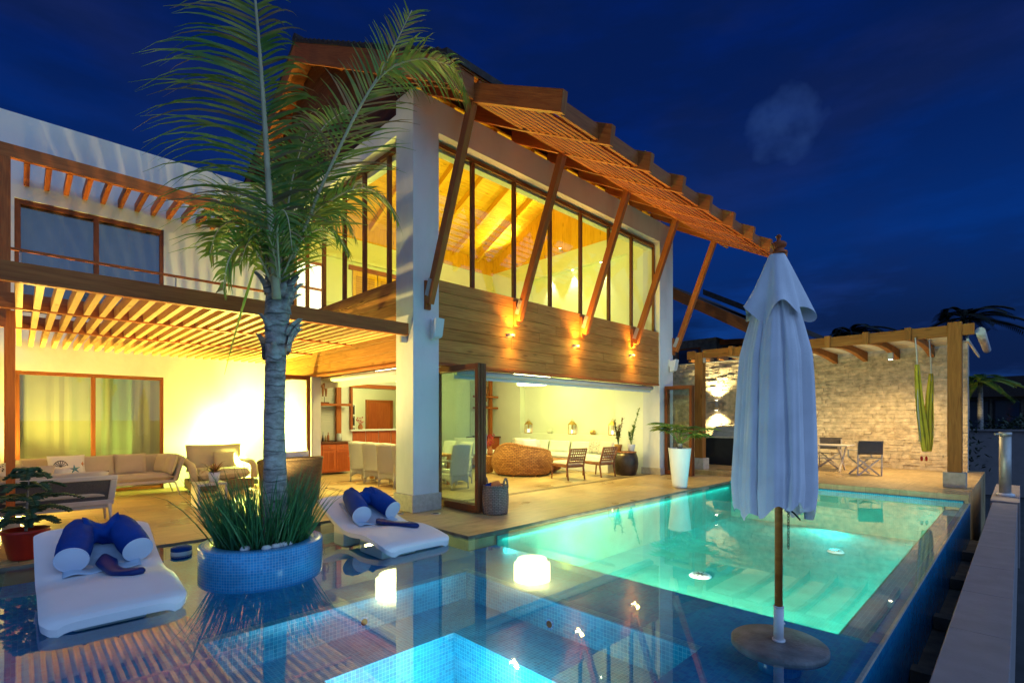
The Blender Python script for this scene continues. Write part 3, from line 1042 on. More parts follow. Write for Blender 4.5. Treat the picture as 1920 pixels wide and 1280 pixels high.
# boarding under the tiles
mb = MB()
for i in range(30):
    y0 = EY + (RGY - EY) * i / 30; y1 = EY + (RGY - EY) * (i + 1) / 30 - 0.006
    mb.hexa([(XR0, y0, rz_(y0) - 0.09), (XR1 - 0.02, y0, rz_(y0) - 0.09), (XR1 - 0.02, y1, rz_(y1) - 0.09), (XR0, y1, rz_(y1) - 0.09),
             (XR0, y0, rz_(y0) - 0.052), (XR1 - 0.02, y0, rz_(y0) - 0.052), (XR1 - 0.02, y1, rz_(y1) - 0.052), (XR0, y1, rz_(y1) - 0.052)])
    b0 = 2 * RGY - y0; b1 = 2 * RGY - y1
    mb.hexa([(XR0, b1, rz_(b1) - 0.09), (XR1 - 0.02, b1, rz_(b1) - 0.09), (XR1 - 0.02, b0, rz_(b0) - 0.09), (XR0, b0, rz_(b0) - 0.09),
             (XR0, b1, rz_(b1) - 0.052), (XR1 - 0.02, b1, rz_(b1) - 0.052), (XR1 - 0.02, b0, rz_(b0) - 0.052), (XR0, b0, rz_(b0) - 0.052)])
sub('roof_boarding', mb, MT['beam'], roof)
# bargeboards of the gable
mb = MB()
mb.slope_bar(XR0 - 0.02, XR0 + 0.04, [(EY, rz_(EY) - 0.46), (RGY, rz_(RGY) - 0.50), (17.3, rz_(17.3) - 0.46)], [(EY, rz_(EY) - 0.052), (RGY, rz_(RGY) - 0.052), (17.3, rz_(17.3) - 0.052)])
part('bargeboard', mb, MT['beam'], villa, 0.004)
mb = MB()   # recessed gable boarding
for i in range(24):
    z0 = 7.06 + i * 0.13
    hw = (rz_(RGY) - 0.12 - z0 - 0.13) / PK
    if hw > 0.1:
        mb.box(X0 + 0.14, X0 + 0.18, max(RGY - hw, 7.5), min(RGY + hw, 16), z0, z0 + 0.126)
part('gable_boarding', mb, MT['darkwood'], villa)
mb = MB()
for y in (8.6, 10.2, 11.65, 13.1, 14.7):
    mb.box(XR0 + 0.05, X0 + 0.3, y - 0.06, y + 0.06, rz_(y) - 0.36, rz_(y) - 0.12)
part('outrigger', mb, MT['beam'], villa, 0.004)

# rafters with open tails, eave boards and slat panels
RAFX = [5.10 + 1.1075 * i for i in range(9)]
def rb(y):   # underside of the rafters
    return 6.58 + (0.53 if y < 6.05 else 0.56) * (y - 6.05)
for x in RAFX:
    mb = MB()
    mb.slope_bar(x - 0.05, x + 0.05, [(4.22, rb(4.22)), (6.05, rb(6.05)), (7.4, rb(7.4))], [(4.18, rb(4.22) + 0.29), (6.05, rb(6.05) + 0.30), (7.4, rb(7.4) + 0.30)])
    part('rafter', mb, MT['beam'], villa, 0.004)
mb = MB()   # short rafter near the gable edge
mb.slope_bar(4.60, 4.66, [(5.95, rb(5.95)), (7.4, rb(7.4))], [(5.95, rb(5.95) + 0.28), (7.4, rb(7.4) + 0.28)])
part('rafter', mb, MT['beam'], villa, 0.004)
for i in range(9):
    x0 = RAFX[i] + 0.051 if i < 8 else RAFX[8] + 0.051
    x1 = RAFX[i + 1] - 0.051 if i < 8 else XR1 - 0.05
    mb = MB(); mb.box(x0, x1, 5.97, 6.03, rb(6.0) + 0.02, rb(6.0) + 0.385); part('eave_board', mb, MT['beam'], villa, 0.003)
    if i == 8:
        continue
    mb = MB(); mb.slope_bar(x0, x1, [(4.42, rb(4.45) + 0.03), (4.48, rb(4.48) + 0.03)], [(4.42, rb(4.45) + 0.26), (4.48, rb(4.48) + 0.29)]); part('tail_board', mb, MT['beam'], villa, 0.003)
    mb = MB()
    for k in range(9):
        y = 4.56 + k * 0.150
        mb.box(x0, x1, y, y + 0.040, rb(y) + 0.018, rb(y) + 0.046)
    part('slat_panel', mb, MT['beam'], villa)
mb = MB(); mb.box(XR0 + 0.041, RAFX[0] - 0.051, 5.97, 6.03, rb(6.0) + 0.02, rb(6.0) + 0.385); part('eave_board', mb, MT['beam'], villa, 0.003)
# struts
for x in (5.10, 7.315, 9.53, 11.745, 13.96):
    mb = MB()
    mb.bar((x, 7.24, 3.62), (x, 6.07, 6.60), 0.11, 0.15, (0, 1, 0))
    st = part('strut', mb, MT['beam'], villa, 0.006)
    mb = MB(); mb.box(x - 0.06, x + 0.06, 7.265, 7.309 if (x < 5.3 or x > 13.2) else 7.338, 3.52, 4.02); sub('wall_post', mb, MT['beam'], st, 0.004)
    mb = MB()
    for sg in (-1, 1):
        P0 = Vector((x + sg * 0.058, 7.24, 3.75)); P1 = Vector((x + sg * 0.058, 7.13, 4.02))
        mb.bar(P0, P1, 0.008, 0.10, (0, 1, 0))
        for t in (0.3, 0.7):
            c = P0.lerp(P1, t); mb.tube([c, c + Vector((sg * 0.012, 0, 0))], 0.012, 8)
    sub('steel_plate', mb, MT['steel'], st)

# folding door leaves (stacked open)
def leaf(axis, a, b0, b1, z0, z1, gl=MT['tintglass'], handle=False, label=None):
    """leaf in the plane x=a (axis 'x') or y=a (axis 'y'), running from b0 to b1"""
    t = 0.028; w = 0.085
    fr = MB()
    def bx(mb, p0, p1, q0, q1, tt=t):
        if axis == 'x':
            mb.box(a - tt, a + tt, p0, p1, q0, q1)
        else:
            mb.box(p0, p1, a - tt, a + tt, q0, q1)
    lo_, hi_ = min(b0, b1), max(b0, b1)
    bx(fr, lo_, lo_ + w, z0, z1); bx(fr, hi_ - w, hi_, z0, z1)
    bx(fr, lo_ + w, hi_ - w, z0, z0 + 0.12); bx(fr, lo_ + w, hi_ - w, z1 - 0.10, z1)
    d = build('folding_door', fr, MT['frame'], villa, villa.location, 0.005)
    g = MB()
    if axis == 'x':
        P = [(a, lo_ + w, z0 + 0.12), (a, hi_ - w, z0 + 0.12), (a, hi_ - w, z1 - 0.10), (a, lo_ + w, z1 - 0.10)]
    else:
        P = [(lo_ + w, a, z0 + 0.12), (hi_ - w, a, z0 + 0.12), (hi_ - w, a, z1 - 0.10), (lo_ + w, a, z1 - 0.10)]
    g.v += [Vector(q) for q in P]; g.face((0, 1, 2, 3), [(0, 0), (1, 0), (1, 1), (0, 1)])
    sub('pane', g, gl, d)
    if handle:
        h = MB()
        y = lo_ + w / 2
        h.tube([(a + t + 0.03, y, 1.0), (a + t + 0.03, y, 1.35)], 0.011, 8)
        h.box(a + t, a + t + 0.03, y - 0.012, y + 0.012, 1.02, 1.05)
        h.box(a + t, a + t + 0.03, y - 0.012, y + 0.012, 1.30, 1.33)
        sub('handle', h, MT['steel'], d)
    return d
leaf('x', 5.56, 6.44, 7.80, 0.015, 2.56)
leaf('x', 5.63, 6.44, 7.80, 0.015, 2.56)
leaf('x', 5.70, 6.45, 7.80, 0.015, 2.56, handle=True)
leaf('x', 13.42, 6.45, 7.28, 0.015, 2.56)
leaf('x', 13.53, 6.45, 7.28, 0.015, 2.56)
leaf('y', 11.52, 3.92, 4.80, 0.015, 2.60)

# ------------------------------------------------------------------ the left wing
YW = 14.0
m = MB()
m.box(-0.30, -0.06, YW, 14.25, 0, 7.68)
m.box(2.41, 4.815, YW, 14.25, 0, 7.68)
m.box(-0.06, 2.41, YW, 14.25, 2.58, 3.75)
m.box(-0.06, 2.41, YW, 14.25, 6.00, 7.68)
m.box(-3.5, -0.30, YW, 14.25, 0, 7.68)
part('wing_wall', m, MT['render'], villa)
m = MB(); m.box(-0.55, -0.30, 7.9, 14.0, 0, 2.95); part('return_wall', m, MT['render'], villa)
m = MB(); m.box(-3.5, 4.815, 14.26, 22, 7.3, 7.6); part('wing_roof', m, MT['rooftile'], villa)
m = MB(); m.box(-3.5, 4.815, 14.9, 15.0, 0, 7.3); m.box(-0.4, -0.3, 14.26, 14.9, 0, 7.3); m.box(4.6, 4.81, 14.26, 14.9, 0, 7.3); m.box(-3.5, 4.6, 14.26, 14.9, 2.9, 3.5)
part('room_shell', m, MT['curtain'], villa)

def sliding(x0, x1, z0, z1, xm, gmat, backmat, nm, fw=0.10):
    fr = MB()
    y = YW + 0.03
    fr.box(x0, x1, y, y + 0.10, z1 - fw, z1)
    fr.box(x0, x1, y, y + 0.10, z0, z0 + 0.06)
    fr.box(x0, x0 + fw, y, y + 0.10, z0 + 0.06, z1 - fw)
    fr.box(x1 - fw * 0.8, x1, y, y + 0.10, z0 + 0.06, z1 - fw)
    fr.box(xm - fw / 2, xm + fw / 2, y - 0.004, y + 0.104, z0 + 0.06, z1 - fw)
    d = build(nm, fr, MT['frame'], villa, villa.location, 0.004)
    for a, b in ((x0 + fw, xm - fw / 2), (xm + fw / 2, x1 - fw * 0.8)):
        g = MB()
        g.v += [Vector(q) for q in ((a, y + 0.05, z0 + 0.06), (b, y + 0.05, z0 + 0.06), (b, y + 0.05, z1 - fw), (a, y + 0.05, z1 - fw))]
        g.face((0, 1, 2, 3), [(0, 0), (1, 0), (1, 1), (0, 1)])
        sub('pane', g, gmat, d)
    c = MB()
    n = 60
    for i in range(n):
        xa, xb = x0 + 0.02 + (x1 - x0 - 0.04) * i / n, x0 + 0.02 + (x1 - x0 - 0.04) * (i + 1) / n
        ya = y + 0.24 + 0.007 * math.sin(i * 1.1 + math.sin(i * 0.37)); yb = y + 0.24 + 0.007 * math.sin((i + 1) * 1.1 + math.sin((i + 1) * 0.37))
        o = len(c.v)
        c.v += [Vector(q) for q in ((xa, ya, z0), (xb, yb, z0), (xb, yb, z1), (xa, ya, z1))]
        c.face((o, o + 1, o + 2, o + 3), [(0, 0), (1, 0), (1, 1), (0, 1)], True)
    sub('curtain' if backmat == MT['curtain'] else 'blind', c, backmat, d)
    return d
sliding(-0.058, 2.408, 0.02, 2.578, 1.15, MT['tintglass'], MT['ivoryblind'], 'sliding_door', 0.075)
sliding(-0.058, 2.408, 3.752, 5.998, 1.20, MT['darkglass'], MT['curtain'], 'sliding_window', 0.09)

# lattice over the terrace: three beams and a row of slats
lat = thing('lattice_pergola', 'timber lattice of narrow slats on long beams shading the sofa terrace', 'pergola', (0, 7.45, 0))
for (y, x1) in ((7.42, 4.80), (9.25, 4.69), (11.2, 4.72)):
    mb = MB(); mb.box(-0.35, x1, y, y + 0.09, 3.05, 3.26); part('beam', mb, MT['beam'], lat, 0.006)
x = -0.03
while x < 4.6:
    for ya, yb in ((7.511, 9.249), (9.341, 11.199), (11.291, 13.99)):
        mb = MB(); mb.box(x, x + 0.068, ya, yb, 3.065, 3.215); part('slat', mb, MT['slatwood'], lat, 0.0)
    x += 0.17
mb = MB(); mb.box(-0.12, -0.03, 9.42, 9.51, 0.26, 3.05); part('post', mb, MT['beam'], lat, 0.005)
mb = MB(); mb.box(-0.16, 0.02, 9.37, 9.57, 0.0, 0.26); part('post_base', mb, MT['plinth'], lat, 0.008)
mb = MB(); mb.box(-0.16, -0.07, 11.0, 11.09, 0.0, 3.05); part('post', mb, MT['beam'], lat, 0.005)
mb = MB(); mb.box(4.70, 4.815, 7.49, 7.55, 2.93, 3.04); part('bracket', mb, MT['steel'], lat, 0.003)

# upper canopy over the balcony window
up = thing('balcony_canopy', 'upper timber canopy with short joists above the balcony window', 'pergola', (0, 12.7, 4.6))
mb = MB(); mb.box(-0.4, 4.80, 12.66, 12.76, 6.28, 6.52); part('beam', mb, MT['beam'], up, 0.006)
x = 0.07
while x < 4.7:
    mb = MB(); mb.box(x, x + 0.085, 12.761, 13.995, 6.27, 6.44); part('joist', mb, MT['beam'], up, 0.004); x += 0.298
mb = MB(); mb.box(-0.30, -0.10, 12.64, 12.78, 3.3, 6.28); part('post', mb, MT['beam'], up, 0.005)
mb = MB(); mb.bar((-0.10, 12.70, 4.66), (4.80, 12.70, 4.66), 0.05, 0.05); part('handrail', mb, MT['beam'], up, 0.005)
mb = MB()
for x in (0.02, 2.4, 4.76):
    mb.tube([(x, 12.70, 3.3), (x, 12.70, 4.64)], 0.016, 8)
part('baluster', mb, MT['steel'], up)
#@@PART3

# ================================================================== POOL FURNITURE
# --- folded parasol
ub = at_z(1460, 1207, -0.02)
UX, UY = ub.x, ub.y
um = thing('parasol', 'closed pale blue canvas parasol on a wooden pole standing in the shallow pool', 'parasol', (UX, UY, ZS))
mb = MB(); mb.lathe((UX, UY, 0), [(0.20, -0.06), (0.305, -0.055), (0.315, -0.045), (0.315, -0.005), (0.305, 0.003), (0.06, 0.008)], 56); part('base_plate', mb, MT['basestone'], um)
mb = MB(); mb.lathe((UX, UY, 0), [(0.14, ZS + 0.002), (0.14, -0.061)], 24, cap=(False, True)); part('base_foot', mb, MT['tileblue'], um)
mb = MB(); mb.tube([(UX, UY, 0.0), (UX, UY, 0.25)], 0.033, 20); mb.tube([(UX, UY, 0.005), (UX, UY, 0.02)], 0.043, 20); mb.tube([(UX, UY, 0.25), (UX, UY, 0.258)], 0.036, 20)
mb.tube([(UX + 0.033, UY - 0.01, 0.12), (UX + 0.06, UY - 0.02, 0.12)], 0.008, 8)
part('pole_socket', mb, MT['white'], um)
mb = MB(); mb.tube([(UX, UY, 0.25), (UX, UY, 2.80)], 0.026, 20); part('pole', mb, MT['polewood'], um)
_toc = math.atan2(-UY, -UX)
def canopy(u, v):
    # v = 0 bottom hem .. 1 top
    a = 2 * math.pi * u
    z = 0.98 + v * (2.795 - 0.98)
    R0 = [(0.0, 0.275), (0.08, 0.292), (0.30, 0.275), (0.5, 0.255), (0.60, 0.242), (0.68, 0.205), (0.76, 0.165), (0.86, 0.125), (0.95, 0.09), (1.0, 0.05)]
    for (p, r0), (q, r1) in zip(R0[:-1], R0[1:]):
        if p <= v <= q:
            t = (v - p) / (q - p); r = r0 + (r1 - r0) * t
    amp = 0.11 * (1 - v) ** 0.5 + 0.06
    f = 0.75 * math.sin(4 * a + 0.6 + 1.3 * math.sin(a + 0.6 * v)) + 0.45 * math.sin(9 * a + 1.9 + 1.6 * v + 1.2 * math.sin(2 * a)) * (0.4 + 0.6 * math.sin(a * 1.5 + 1) ** 2) + 0.22 * math.sin(17 * a + 3 * v + 1.5 * math.sin(3 * a)) + 0.10 * math.sin(31 * a - 2 * v)
    crease = abs(math.sin(4 * a + 0.9 * v + 0.4))
    r *= 1 + amp * f * (0.62 + v * 0.3) - 0.20 * (1 - crease) ** 4
    # flattened bundle, wider across the view
    ca, sa = math.cos(a), math.sin(a)
    x = r * ca * (1.0 - 0.22 * max(0, v - 0.2) * 0); y = r * sa
    ex, ey = math.cos(_toc), math.sin(_toc)
    along = x * ex + y * ey; across = -x * ey + y * ex
    along *= 0.66
    across = across * 0.92 - 0.012 - 0.03 * (1 - v)
    hem = (0.055 * math.sin(a * 2 + _toc + 2.4) + 0.028 * math.sin(9 * a + 1)) * (1 - v) ** 6
    return (UX + along * ex - across * ey, UY + along * ey + across * ex, z + hem - 0.03 * (1 - v) ** 8)
mb = MB(); mb.grid(canopy, 190, 46, 2.0, 1.8, closed=True); part('canopy', mb, MT['canvas'], um)
def flounce(u, v):
    a = 2 * math.pi * u
    z = 2.36 + v * (2.79 - 2.36)
    r = 0.150 * (1 - v) ** 0.9 + 0.05
    f = math.sin(4 * a + 0.5) * 0.7 + 0.5 * math.sin(7 * a + 2.2)
    r *= 1 + 0.24 * (1 - v) ** 0.8 * f
    ex, ey = math.cos(_toc), math.sin(_toc)
    along = r * math.cos(a) * 0.75; across = r * math.sin(a) - 0.012
    z += (1 - v) ** 3 * (0.055 * math.sin(5 * a + 1.0) + 0.03 * math.sin(3 * a))
    return (UX + along * ex - across * ey, UY + along * ey + across * ex, z)
mb = MB(); mb.grid(flounce, 140, 18, 1.4, 0.45, closed=True); part('top_flap', mb, MT['canvas'], um)
mb = MB(); mb.lathe((UX, UY, 0), [(0.0, 2.79), (0.045, 2.79), (0.05, 2.80), (0.036, 2.812), (0.034, 2.83), (0.05, 2.845), (0.053, 2.862), (0.04, 2.875), (0.014, 2.882), (0.013, 2.905), (0.02, 2.915), (0.012, 2.93), (0.0, 2.933)], 24); part('finial', mb, MT['cabinet'], um)
mb = MB()
ch = Vector((UX, UY, 0)) + Vector((math.sin(R(YAW)), -math.cos(R(YAW)), 0)) * 0.07
for k in range(13):
    z = 0.93 - k * 0.021
    c = ch + Vector((0, 0, z))
    ring = [c + (Vector((math.sin(R(YAW)), -math.cos(R(YAW)), 0)) if k % 2 else Vector((0.6, 0.8, 0))) * 0.008 * math.cos(t) + Vector((0, 0, 0.014 * math.sin(t))) for t in [i * math.pi / 4 for i in range(9)]]
    mb.tube(ring, 0.0025, 5, cap=False)
part('chain', mb, MT['black'], um)
mb = MB(); c = Vector((UX, UY, 0)); rt = Vector((math.sin(R(YAW)), -math.cos(R(YAW)), 0))
mb.tube([c + rt * 0.05 + Vector((0, 0, 0.97)), c + rt * 0.11 + Vector((0, 0, 0.925)), c + rt * 0.155 + Vector((0, 0, 0.875))], 0.006, 6); part('rib_tip', mb, MT['black'], um)

# --- planter ring with pebbles, grass and palm
PX, PY = 2.05, 6.26
pl = thing('tiled_planter', 'round planter ring of small bright blue mosaic tiles rising from the shallow pool', 'planter', (PX, PY, ZS))
mb = MB(); mb.lathe((PX, PY, 0), [(0.655, ZS + 0.002), (0.655, 0.178), (0.65, 0.186), (0.50, 0.190), (0.495, 0.184), (0.495, 0.02)], 96, cap=(False, False)); part('ring', mb, MT['tileplanter'], pl)
mb = MB(); mb.lathe((PX, PY, 0), [(0.0, 0.14), (0.3, 0.145), (0.494, 0.13)], 40, cap=(False, False)); part('soil', mb, MT['soil'], pl)
for i, (dx, dy) in enumerate(((-0.12, -0.48), (-0.02, -0.47), (0.06, -0.46), (-0.3, -0.36), (0.12, -0.44))):
    mb = MB(); c = (PX + dx, PY + dy, 0)
    mb.lathe(c, [(0.0, 0.16), (0.03, 0.17), (0.042, 0.20), (0.03, 0.225), (0.0, 0.23)], 14, sx=1.3, cap=(False, False))
    o = single('pebble', mb, MT['pebble'], 'pale rounded pebble lying at the foot of the planter grass', 'pebble', (PX + dx, PY + dy, 0.16), 'pebbles in the planter')

mb = MB()
gr = random.Random(3)
for i in range(900):
    a = gr.uniform(0, 2 * math.pi); r = 0.475 * math.sqrt(gr.random())
    if r < 0.17:
        continue
    bx_, by_ = PX + r * math.cos(a), PY + r * math.sin(a)
    lean = 0.10 + 0.55 * (r / 0.5) ** 1.6 * gr.uniform(0.3, 1.15)
    aa = a + gr.uniform(-0.9, 0.9)
    d = Vector((math.cos(aa) * lean, math.sin(aa) * lean, 1))
    L = gr.uniform(0.42, 0.86) if gr.random() < 0.8 else gr.uniform(0.8, 1.0)
    mb.blade((bx_, by_, 0.13), d, (gr.uniform(-1, 1), gr.uniform(-1, 1), 0.2), L, gr.uniform(0.011, 0.021), 5, gr.uniform(0.05, 0.55))
single('ornamental_grass', mb, MT['grass'], 'dense clump of upright dark green strap grass around the palm foot', 'grass', (PX, PY, 0.14))

# --- coconut palm
TP = [at_d(517, 985, 5.95), at_d(516, 900, 5.95), at_d(514, 800, 5.95), at_d(516, 700, 5.95), at_d(518, 655, 5.95), at_d(519, 600, 5.95), at_d(522, 545, 5.95), at_d(526, 490, 5.95)]
TP[0].z = 0.10
palm = thing('coconut_palm', 'coconut palm with a ringed grey trunk and wind blown green fronds in the blue planter', 'palm', (TP[0].x, TP[0].y, 0.10))
mb = MB()
pts, rad = [], []
for i in range(len(TP) - 1):
    for k in range(6):
        t = k / 6
        pts.append(TP[i].lerp(TP[i + 1], t)); rad.append(None)
pts.append(TP[-1])
rr = [0.145, 0.128, 0.116, 0.112, 0.116, 0.138, 0.130, 0.10]
rad = []
for i in range(len(pts)):
    s_ = i / 6; j = min(int(s_), 6); rad.append((rr[j] + (rr[j + 1] - rr[j]) * (s_ - j)) * (1 + (0.02 if i % 2 else -0.01) * rnd.uniform(0.3, 1)))
mb.tube(pts, rad, 22)
part('trunk', mb, MT['trunk'], palm)
# old leaf bases and torn fibre around the crown shaft
mb = MB()
pr_ = random.Random(5)
for i in range(26):
    t = pr_.uniform(3.7, 6.6); j = int(t); c = TP[j].lerp(TP[j + 1], t - j)
    a = pr_.uniform(0, 2 * math.pi); out = Vector((math.cos(a), math.sin(a), 0))
    w = pr_.uniform(0.07, 0.14); L = pr_.uniform(0.16, 0.34)
    def scale_fn(u, v, c=c, out=out, w=w, L=L, a=a):
        tang = Vector((-math.sin(a), math.cos(a), 0))
        hw = w * (1 - 0.75 * v ** 1.3)
        r_ = 0.140 + 0.02 + 0.13 * v ** 2.2
        return c + out * (r_ - 0.05 * (2 * u - 1) ** 2) + tang * hw * (2 * u - 1) + Vector((0, 0, (v - 0.35) * L))
    mb.grid(scale_fn, 4, 5, w, L)
for k, (du, dv) in enumerate(()):
    c = TP[5]; e = at_d(600 + (du - 600) * 0.55 if du > 520 else 480, dv, 5.85)
    st_ = at_d(545 if du > 520 else 495, dv + 25, 5.86)
    d = (e - st_)
    def flap(u, v, st_=st_, d=d, k=k):
        p = st_ + d * v + Vector((0, 0, -0.10 * v * v))
        n_ = Vector((0.3, -0.2, 1)) if k % 2 else Vector((0.1, 0.3, 0.9))
        return p + n_ * (u - 0.5) * 0.09 * (1 - 0.8 * v) + Vector((0, 0, 0.03 * math.sin(6 * v + 5 * u)))
    mb.grid(flap, 4, 6, 0.1, 0.2)
part('leaf_base_fibre', mb, MT['trunk'], palm)

def bez(P, t):
    n = len(P) - 1
    # Catmull-Rom through the given points
    f = t * n; i = min(int(f), n - 1); u = f - i
    p0 = P[max(i - 1, 0)]; p1 = P[i]; p2 = P[i + 1]; p3 = P[min(i + 2, n)]
    return 0.5 * ((2 * p1) + (p2 - p0) * u + (2 * p0 - 5 * p1 + 4 * p2 - p3) * u * u + (3 * p1 - p0 - 3 * p2 + p3) * u ** 3)
WIND = Vector((-_s, _c, 0))     # blows to the left of the picture
def frond(P, n, La, Lb, r0=0.028, wa=0.04, start=0.1, sweep=0.55, droop=0.5, wind=0.0, seed=1, side_dir=None, dryf=0.08, liftA=0.0, liftB=0.0, asym=(1, 1), name='frond'):
    """pinnate palm frond: rachis through P, leaflets both sides, length La near the base .. Lb near the tip"""
    q = random.Random(seed)
    P = [Vector(p) for p in P]
    mb = MB()
    N = 26
    pts = [bez(P, i / N) for i in range(N + 1)]
    mb.tube(pts, [r0 * (1 - 0.86 * i / N) for i in range(N + 1)], 7, mi=1)
    for i in range(n):
        t = start + (0.995 - start) * (i + q.uniform(-0.2, 0.2)) / n
        t = min(max(t, 0), 0.997)
        p = bez(P, t); d = (bez(P, min(t + 0.02, 1)) - bez(P, max(t - 0.02, 0))).normalized()
        sd = Vector(side_dir) if side_dir is not None else d.cross(Vector((0, 0, 1)))
        sd = (sd - d * sd.dot(d)).normalized()
        nrm = sd.cross(d).normalized()
        env = math.sin(math.pi * min(1, 0.16 + 0.84 * (t - start) / (1 - start)) ** 0.8) ** 0.55
        L0 = (La + (Lb - La) * t)
        gap = q.random() < 0.14
        for sg, lift, am in ((1, liftA, asym[0]), (-1, liftB, asym[1])):
            if am <= 0.01 or (gap and q.random() < 0.8):
                continue
            L = L0 * max(env, 0.35) * am * (q.uniform(0.82, 1.1) if q.random() < 0.85 else q.uniform(0.45, 0.8))
            dd = sd * sg + d * (sweep * (0.8 + 0.5 * t) + q.uniform(-0.13, 0.13)) + nrm * (0.12 + q.uniform(-0.16, 0.16)) + Vector((0, 0, lift))
            mb.blade(p, dd, nrm + Vector((q.uniform(-.3, .3), q.uniform(-.3, .3), q.uniform(-.3, .3))), L, wa * q.uniform(0.8, 1.15), 6, droop * q.uniform(0.6, 1.5), taper=0.12,
                     mi=2 if q.random() < dryf + 0.35 * max(0, t - 0.7) else 0, sidebend=WIND * wind * q.uniform(0.5, 1.3) if wind else None)
    return part(name, mb, [MT['frond'], MT['rachis'], MT['fronddry']], palm)
RT = Vector((_s, -_c, 0)); FW = Vector((_c, _s, 0))
crown = at_d(524, 520, 5.9)
# A: the tall spear frond, nearly upright, leaflets blown left
frond([at_d(519, 560, 5.75), at_d(512, 470, 5.70), at_d(503, 330, 5.62), at_d(494, 190, 5.5), at_d(484, 60, 5.35), at_d(470, -90, 5.2)], 86, 1.25, 1.35, 0.052, 0.034, 0.18, 0.30, 0.85, 0.35, 11, RT, 0.16, 0.05, 0.1, (0.62, 1.05))
# B: rising to the right, swept by the wind
frond([at_d(533, 520, 5.9), at_d(565, 430, 5.95), at_d(610, 335, 6.0), at_d(665, 220, 6.05), at_d(722, 120, 6.1), at_d(772, 20, 6.1)], 66, 0.95, 0.85, 0.032, 0.032, 0.16, 0.75, 0.32, 0.0, 12, RT + Vector((0, 0, -0.3)), 0.20, 0, 0, (1.0, 0.75))
# C: arching over to the right from B's middle
frond([at_d(545, 500, 5.8), at_d(612, 330, 5.7), at_d(700, 160, 5.6), at_d(775, 112, 5.6), at_d(845, 125, 5.6), at_d(872, 165, 5.6)], 46, 0.55, 0.62, 0.018, 0.034, 0.42, 0.6, 0.8, 0.0, 13, FW, 0.30, 0, 0)
# D: right, drooping over the side windows
frond([at_d(540, 500, 5.9), at_d(575, 415, 5.9), at_d(620, 375, 5.9), at_d(675, 352, 5.9), at_d(722, 372, 5.9), at_d(748, 420, 5.9)], 44, 0.62, 0.5, 0.020, 0.036, 0.16, 0.6, 0.55, 0, 14, FW, 0.10)
# E: short, green, right of the shaft
frond([at_d(530, 520, 5.8), at_d(560, 455, 5.75), at_d(600, 430, 5.7), at_d(632, 440, 5.7), at_d(655, 480, 5.7)], 34, 0.5, 0.42, 0.016, 0.036, 0.12, 0.6, 0.8, 0, 15, FW, 0.05)
# F: left and down
frond([at_d(512, 520, 5.8), at_d(480, 440, 5.7), at_d(440, 415, 5.6), at_d(408, 432, 5.55), at_d(392, 480, 5.5)], 40, 0.66, 0.5, 0.020, 0.038, 0.10, 0.55, 0.7, 0.15, 16, FW, 0.12)
# G: left, lower, toward the camera
frond([at_d(510, 530, 5.75), at_d(478, 470, 5.5), at_d(450, 460, 5.3), at_d(428, 490, 5.15), at_d(418, 545, 5.05)], 34, 0.48, 0.40, 0.018, 0.036, 0.10, 0.6, 0.9, 0.1, 17, FW, 0.10)
# H: upright young fan in the middle
frond([at_d(522, 560, 5.8), at_d(528, 470, 5.8), at_d(538, 400, 5.85), at_d(552, 320, 5.9), at_d(575, 250, 5.95)], 44, 0.80, 0.72, 0.022, 0.042, 0.10, 0.75, 0.25, 0, 18, RT, 0.05, 0, 0, (1.0, 0.8))
# I: behind, going away
frond([at_d(522, 530, 6.0), at_d(515, 440, 6.3), at_d(500, 375, 6.8), at_d(480, 345, 7.3), at_d(462, 352, 7.8)], 40, 0.9, 0.75, 0.022, 0.042, 0.12, 0.5, 0.5, 0.1, 19, RT, 0.10)
# J: right behind, long leaflets across the eaves
frond([at_d(528, 520, 6.0), at_d(548, 400, 6.2), at_d(572, 300, 6.5), at_d(610, 235, 6.8), at_d(655, 205, 7.0)], 44, 0.95, 0.8, 0.022, 0.042, 0.14, 0.5, 0.55, 0, 20, RT, 0.14)
# K: hanging in front
frond([at_d(524, 520, 5.7), at_d(520, 430, 5.45), at_d(528, 395, 5.25), at_d(540, 410, 5.1), at_d(548, 470, 5.0)], 30, 0.42, 0.36, 0.016, 0.026, 0.12, 0.7, 0.9, 0, 21, RT, 0.08)
# L, M, N: more of the inner crown
frond([at_d(516, 530, 5.85), at_d(490, 450, 5.9), at_d(455, 385, 5.95), at_d(420, 372, 6.0), at_d(388, 402, 6.0)], 44, 0.75, 0.55, 0.020, 0.040, 0.10, 0.6, 0.6, 0.2, 22, FW, 0.10)
frond([at_d(518, 530, 6.0), at_d(560, 440, 6.3), at_d(600, 395, 6.5), at_d(640, 400, 6.7), at_d(668, 450, 6.8)], 40, 0.6, 0.5, 0.018, 0.038, 0.10, 0.6, 0.8, 0.0, 23, FW, 0.10)
frond([at_d(522, 540, 5.75), at_d(515, 480, 5.6), at_d(498, 440, 5.5), at_d(470, 445, 5.4), at_d(448, 500, 5.3)], 34, 0.5, 0.42, 0.018, 0.038, 0.10, 0.7, 0.9, 0.1, 24, FW, 0.10)
mb = MB()
mb.blade(at_d(478, 500, 5.6), at_d(420, 690, 5.5) - at_d(478, 500, 5.6), FW, 1.25, 0.035, 8, 0.15)
part('leaflet', mb, MT['frond'], palm)

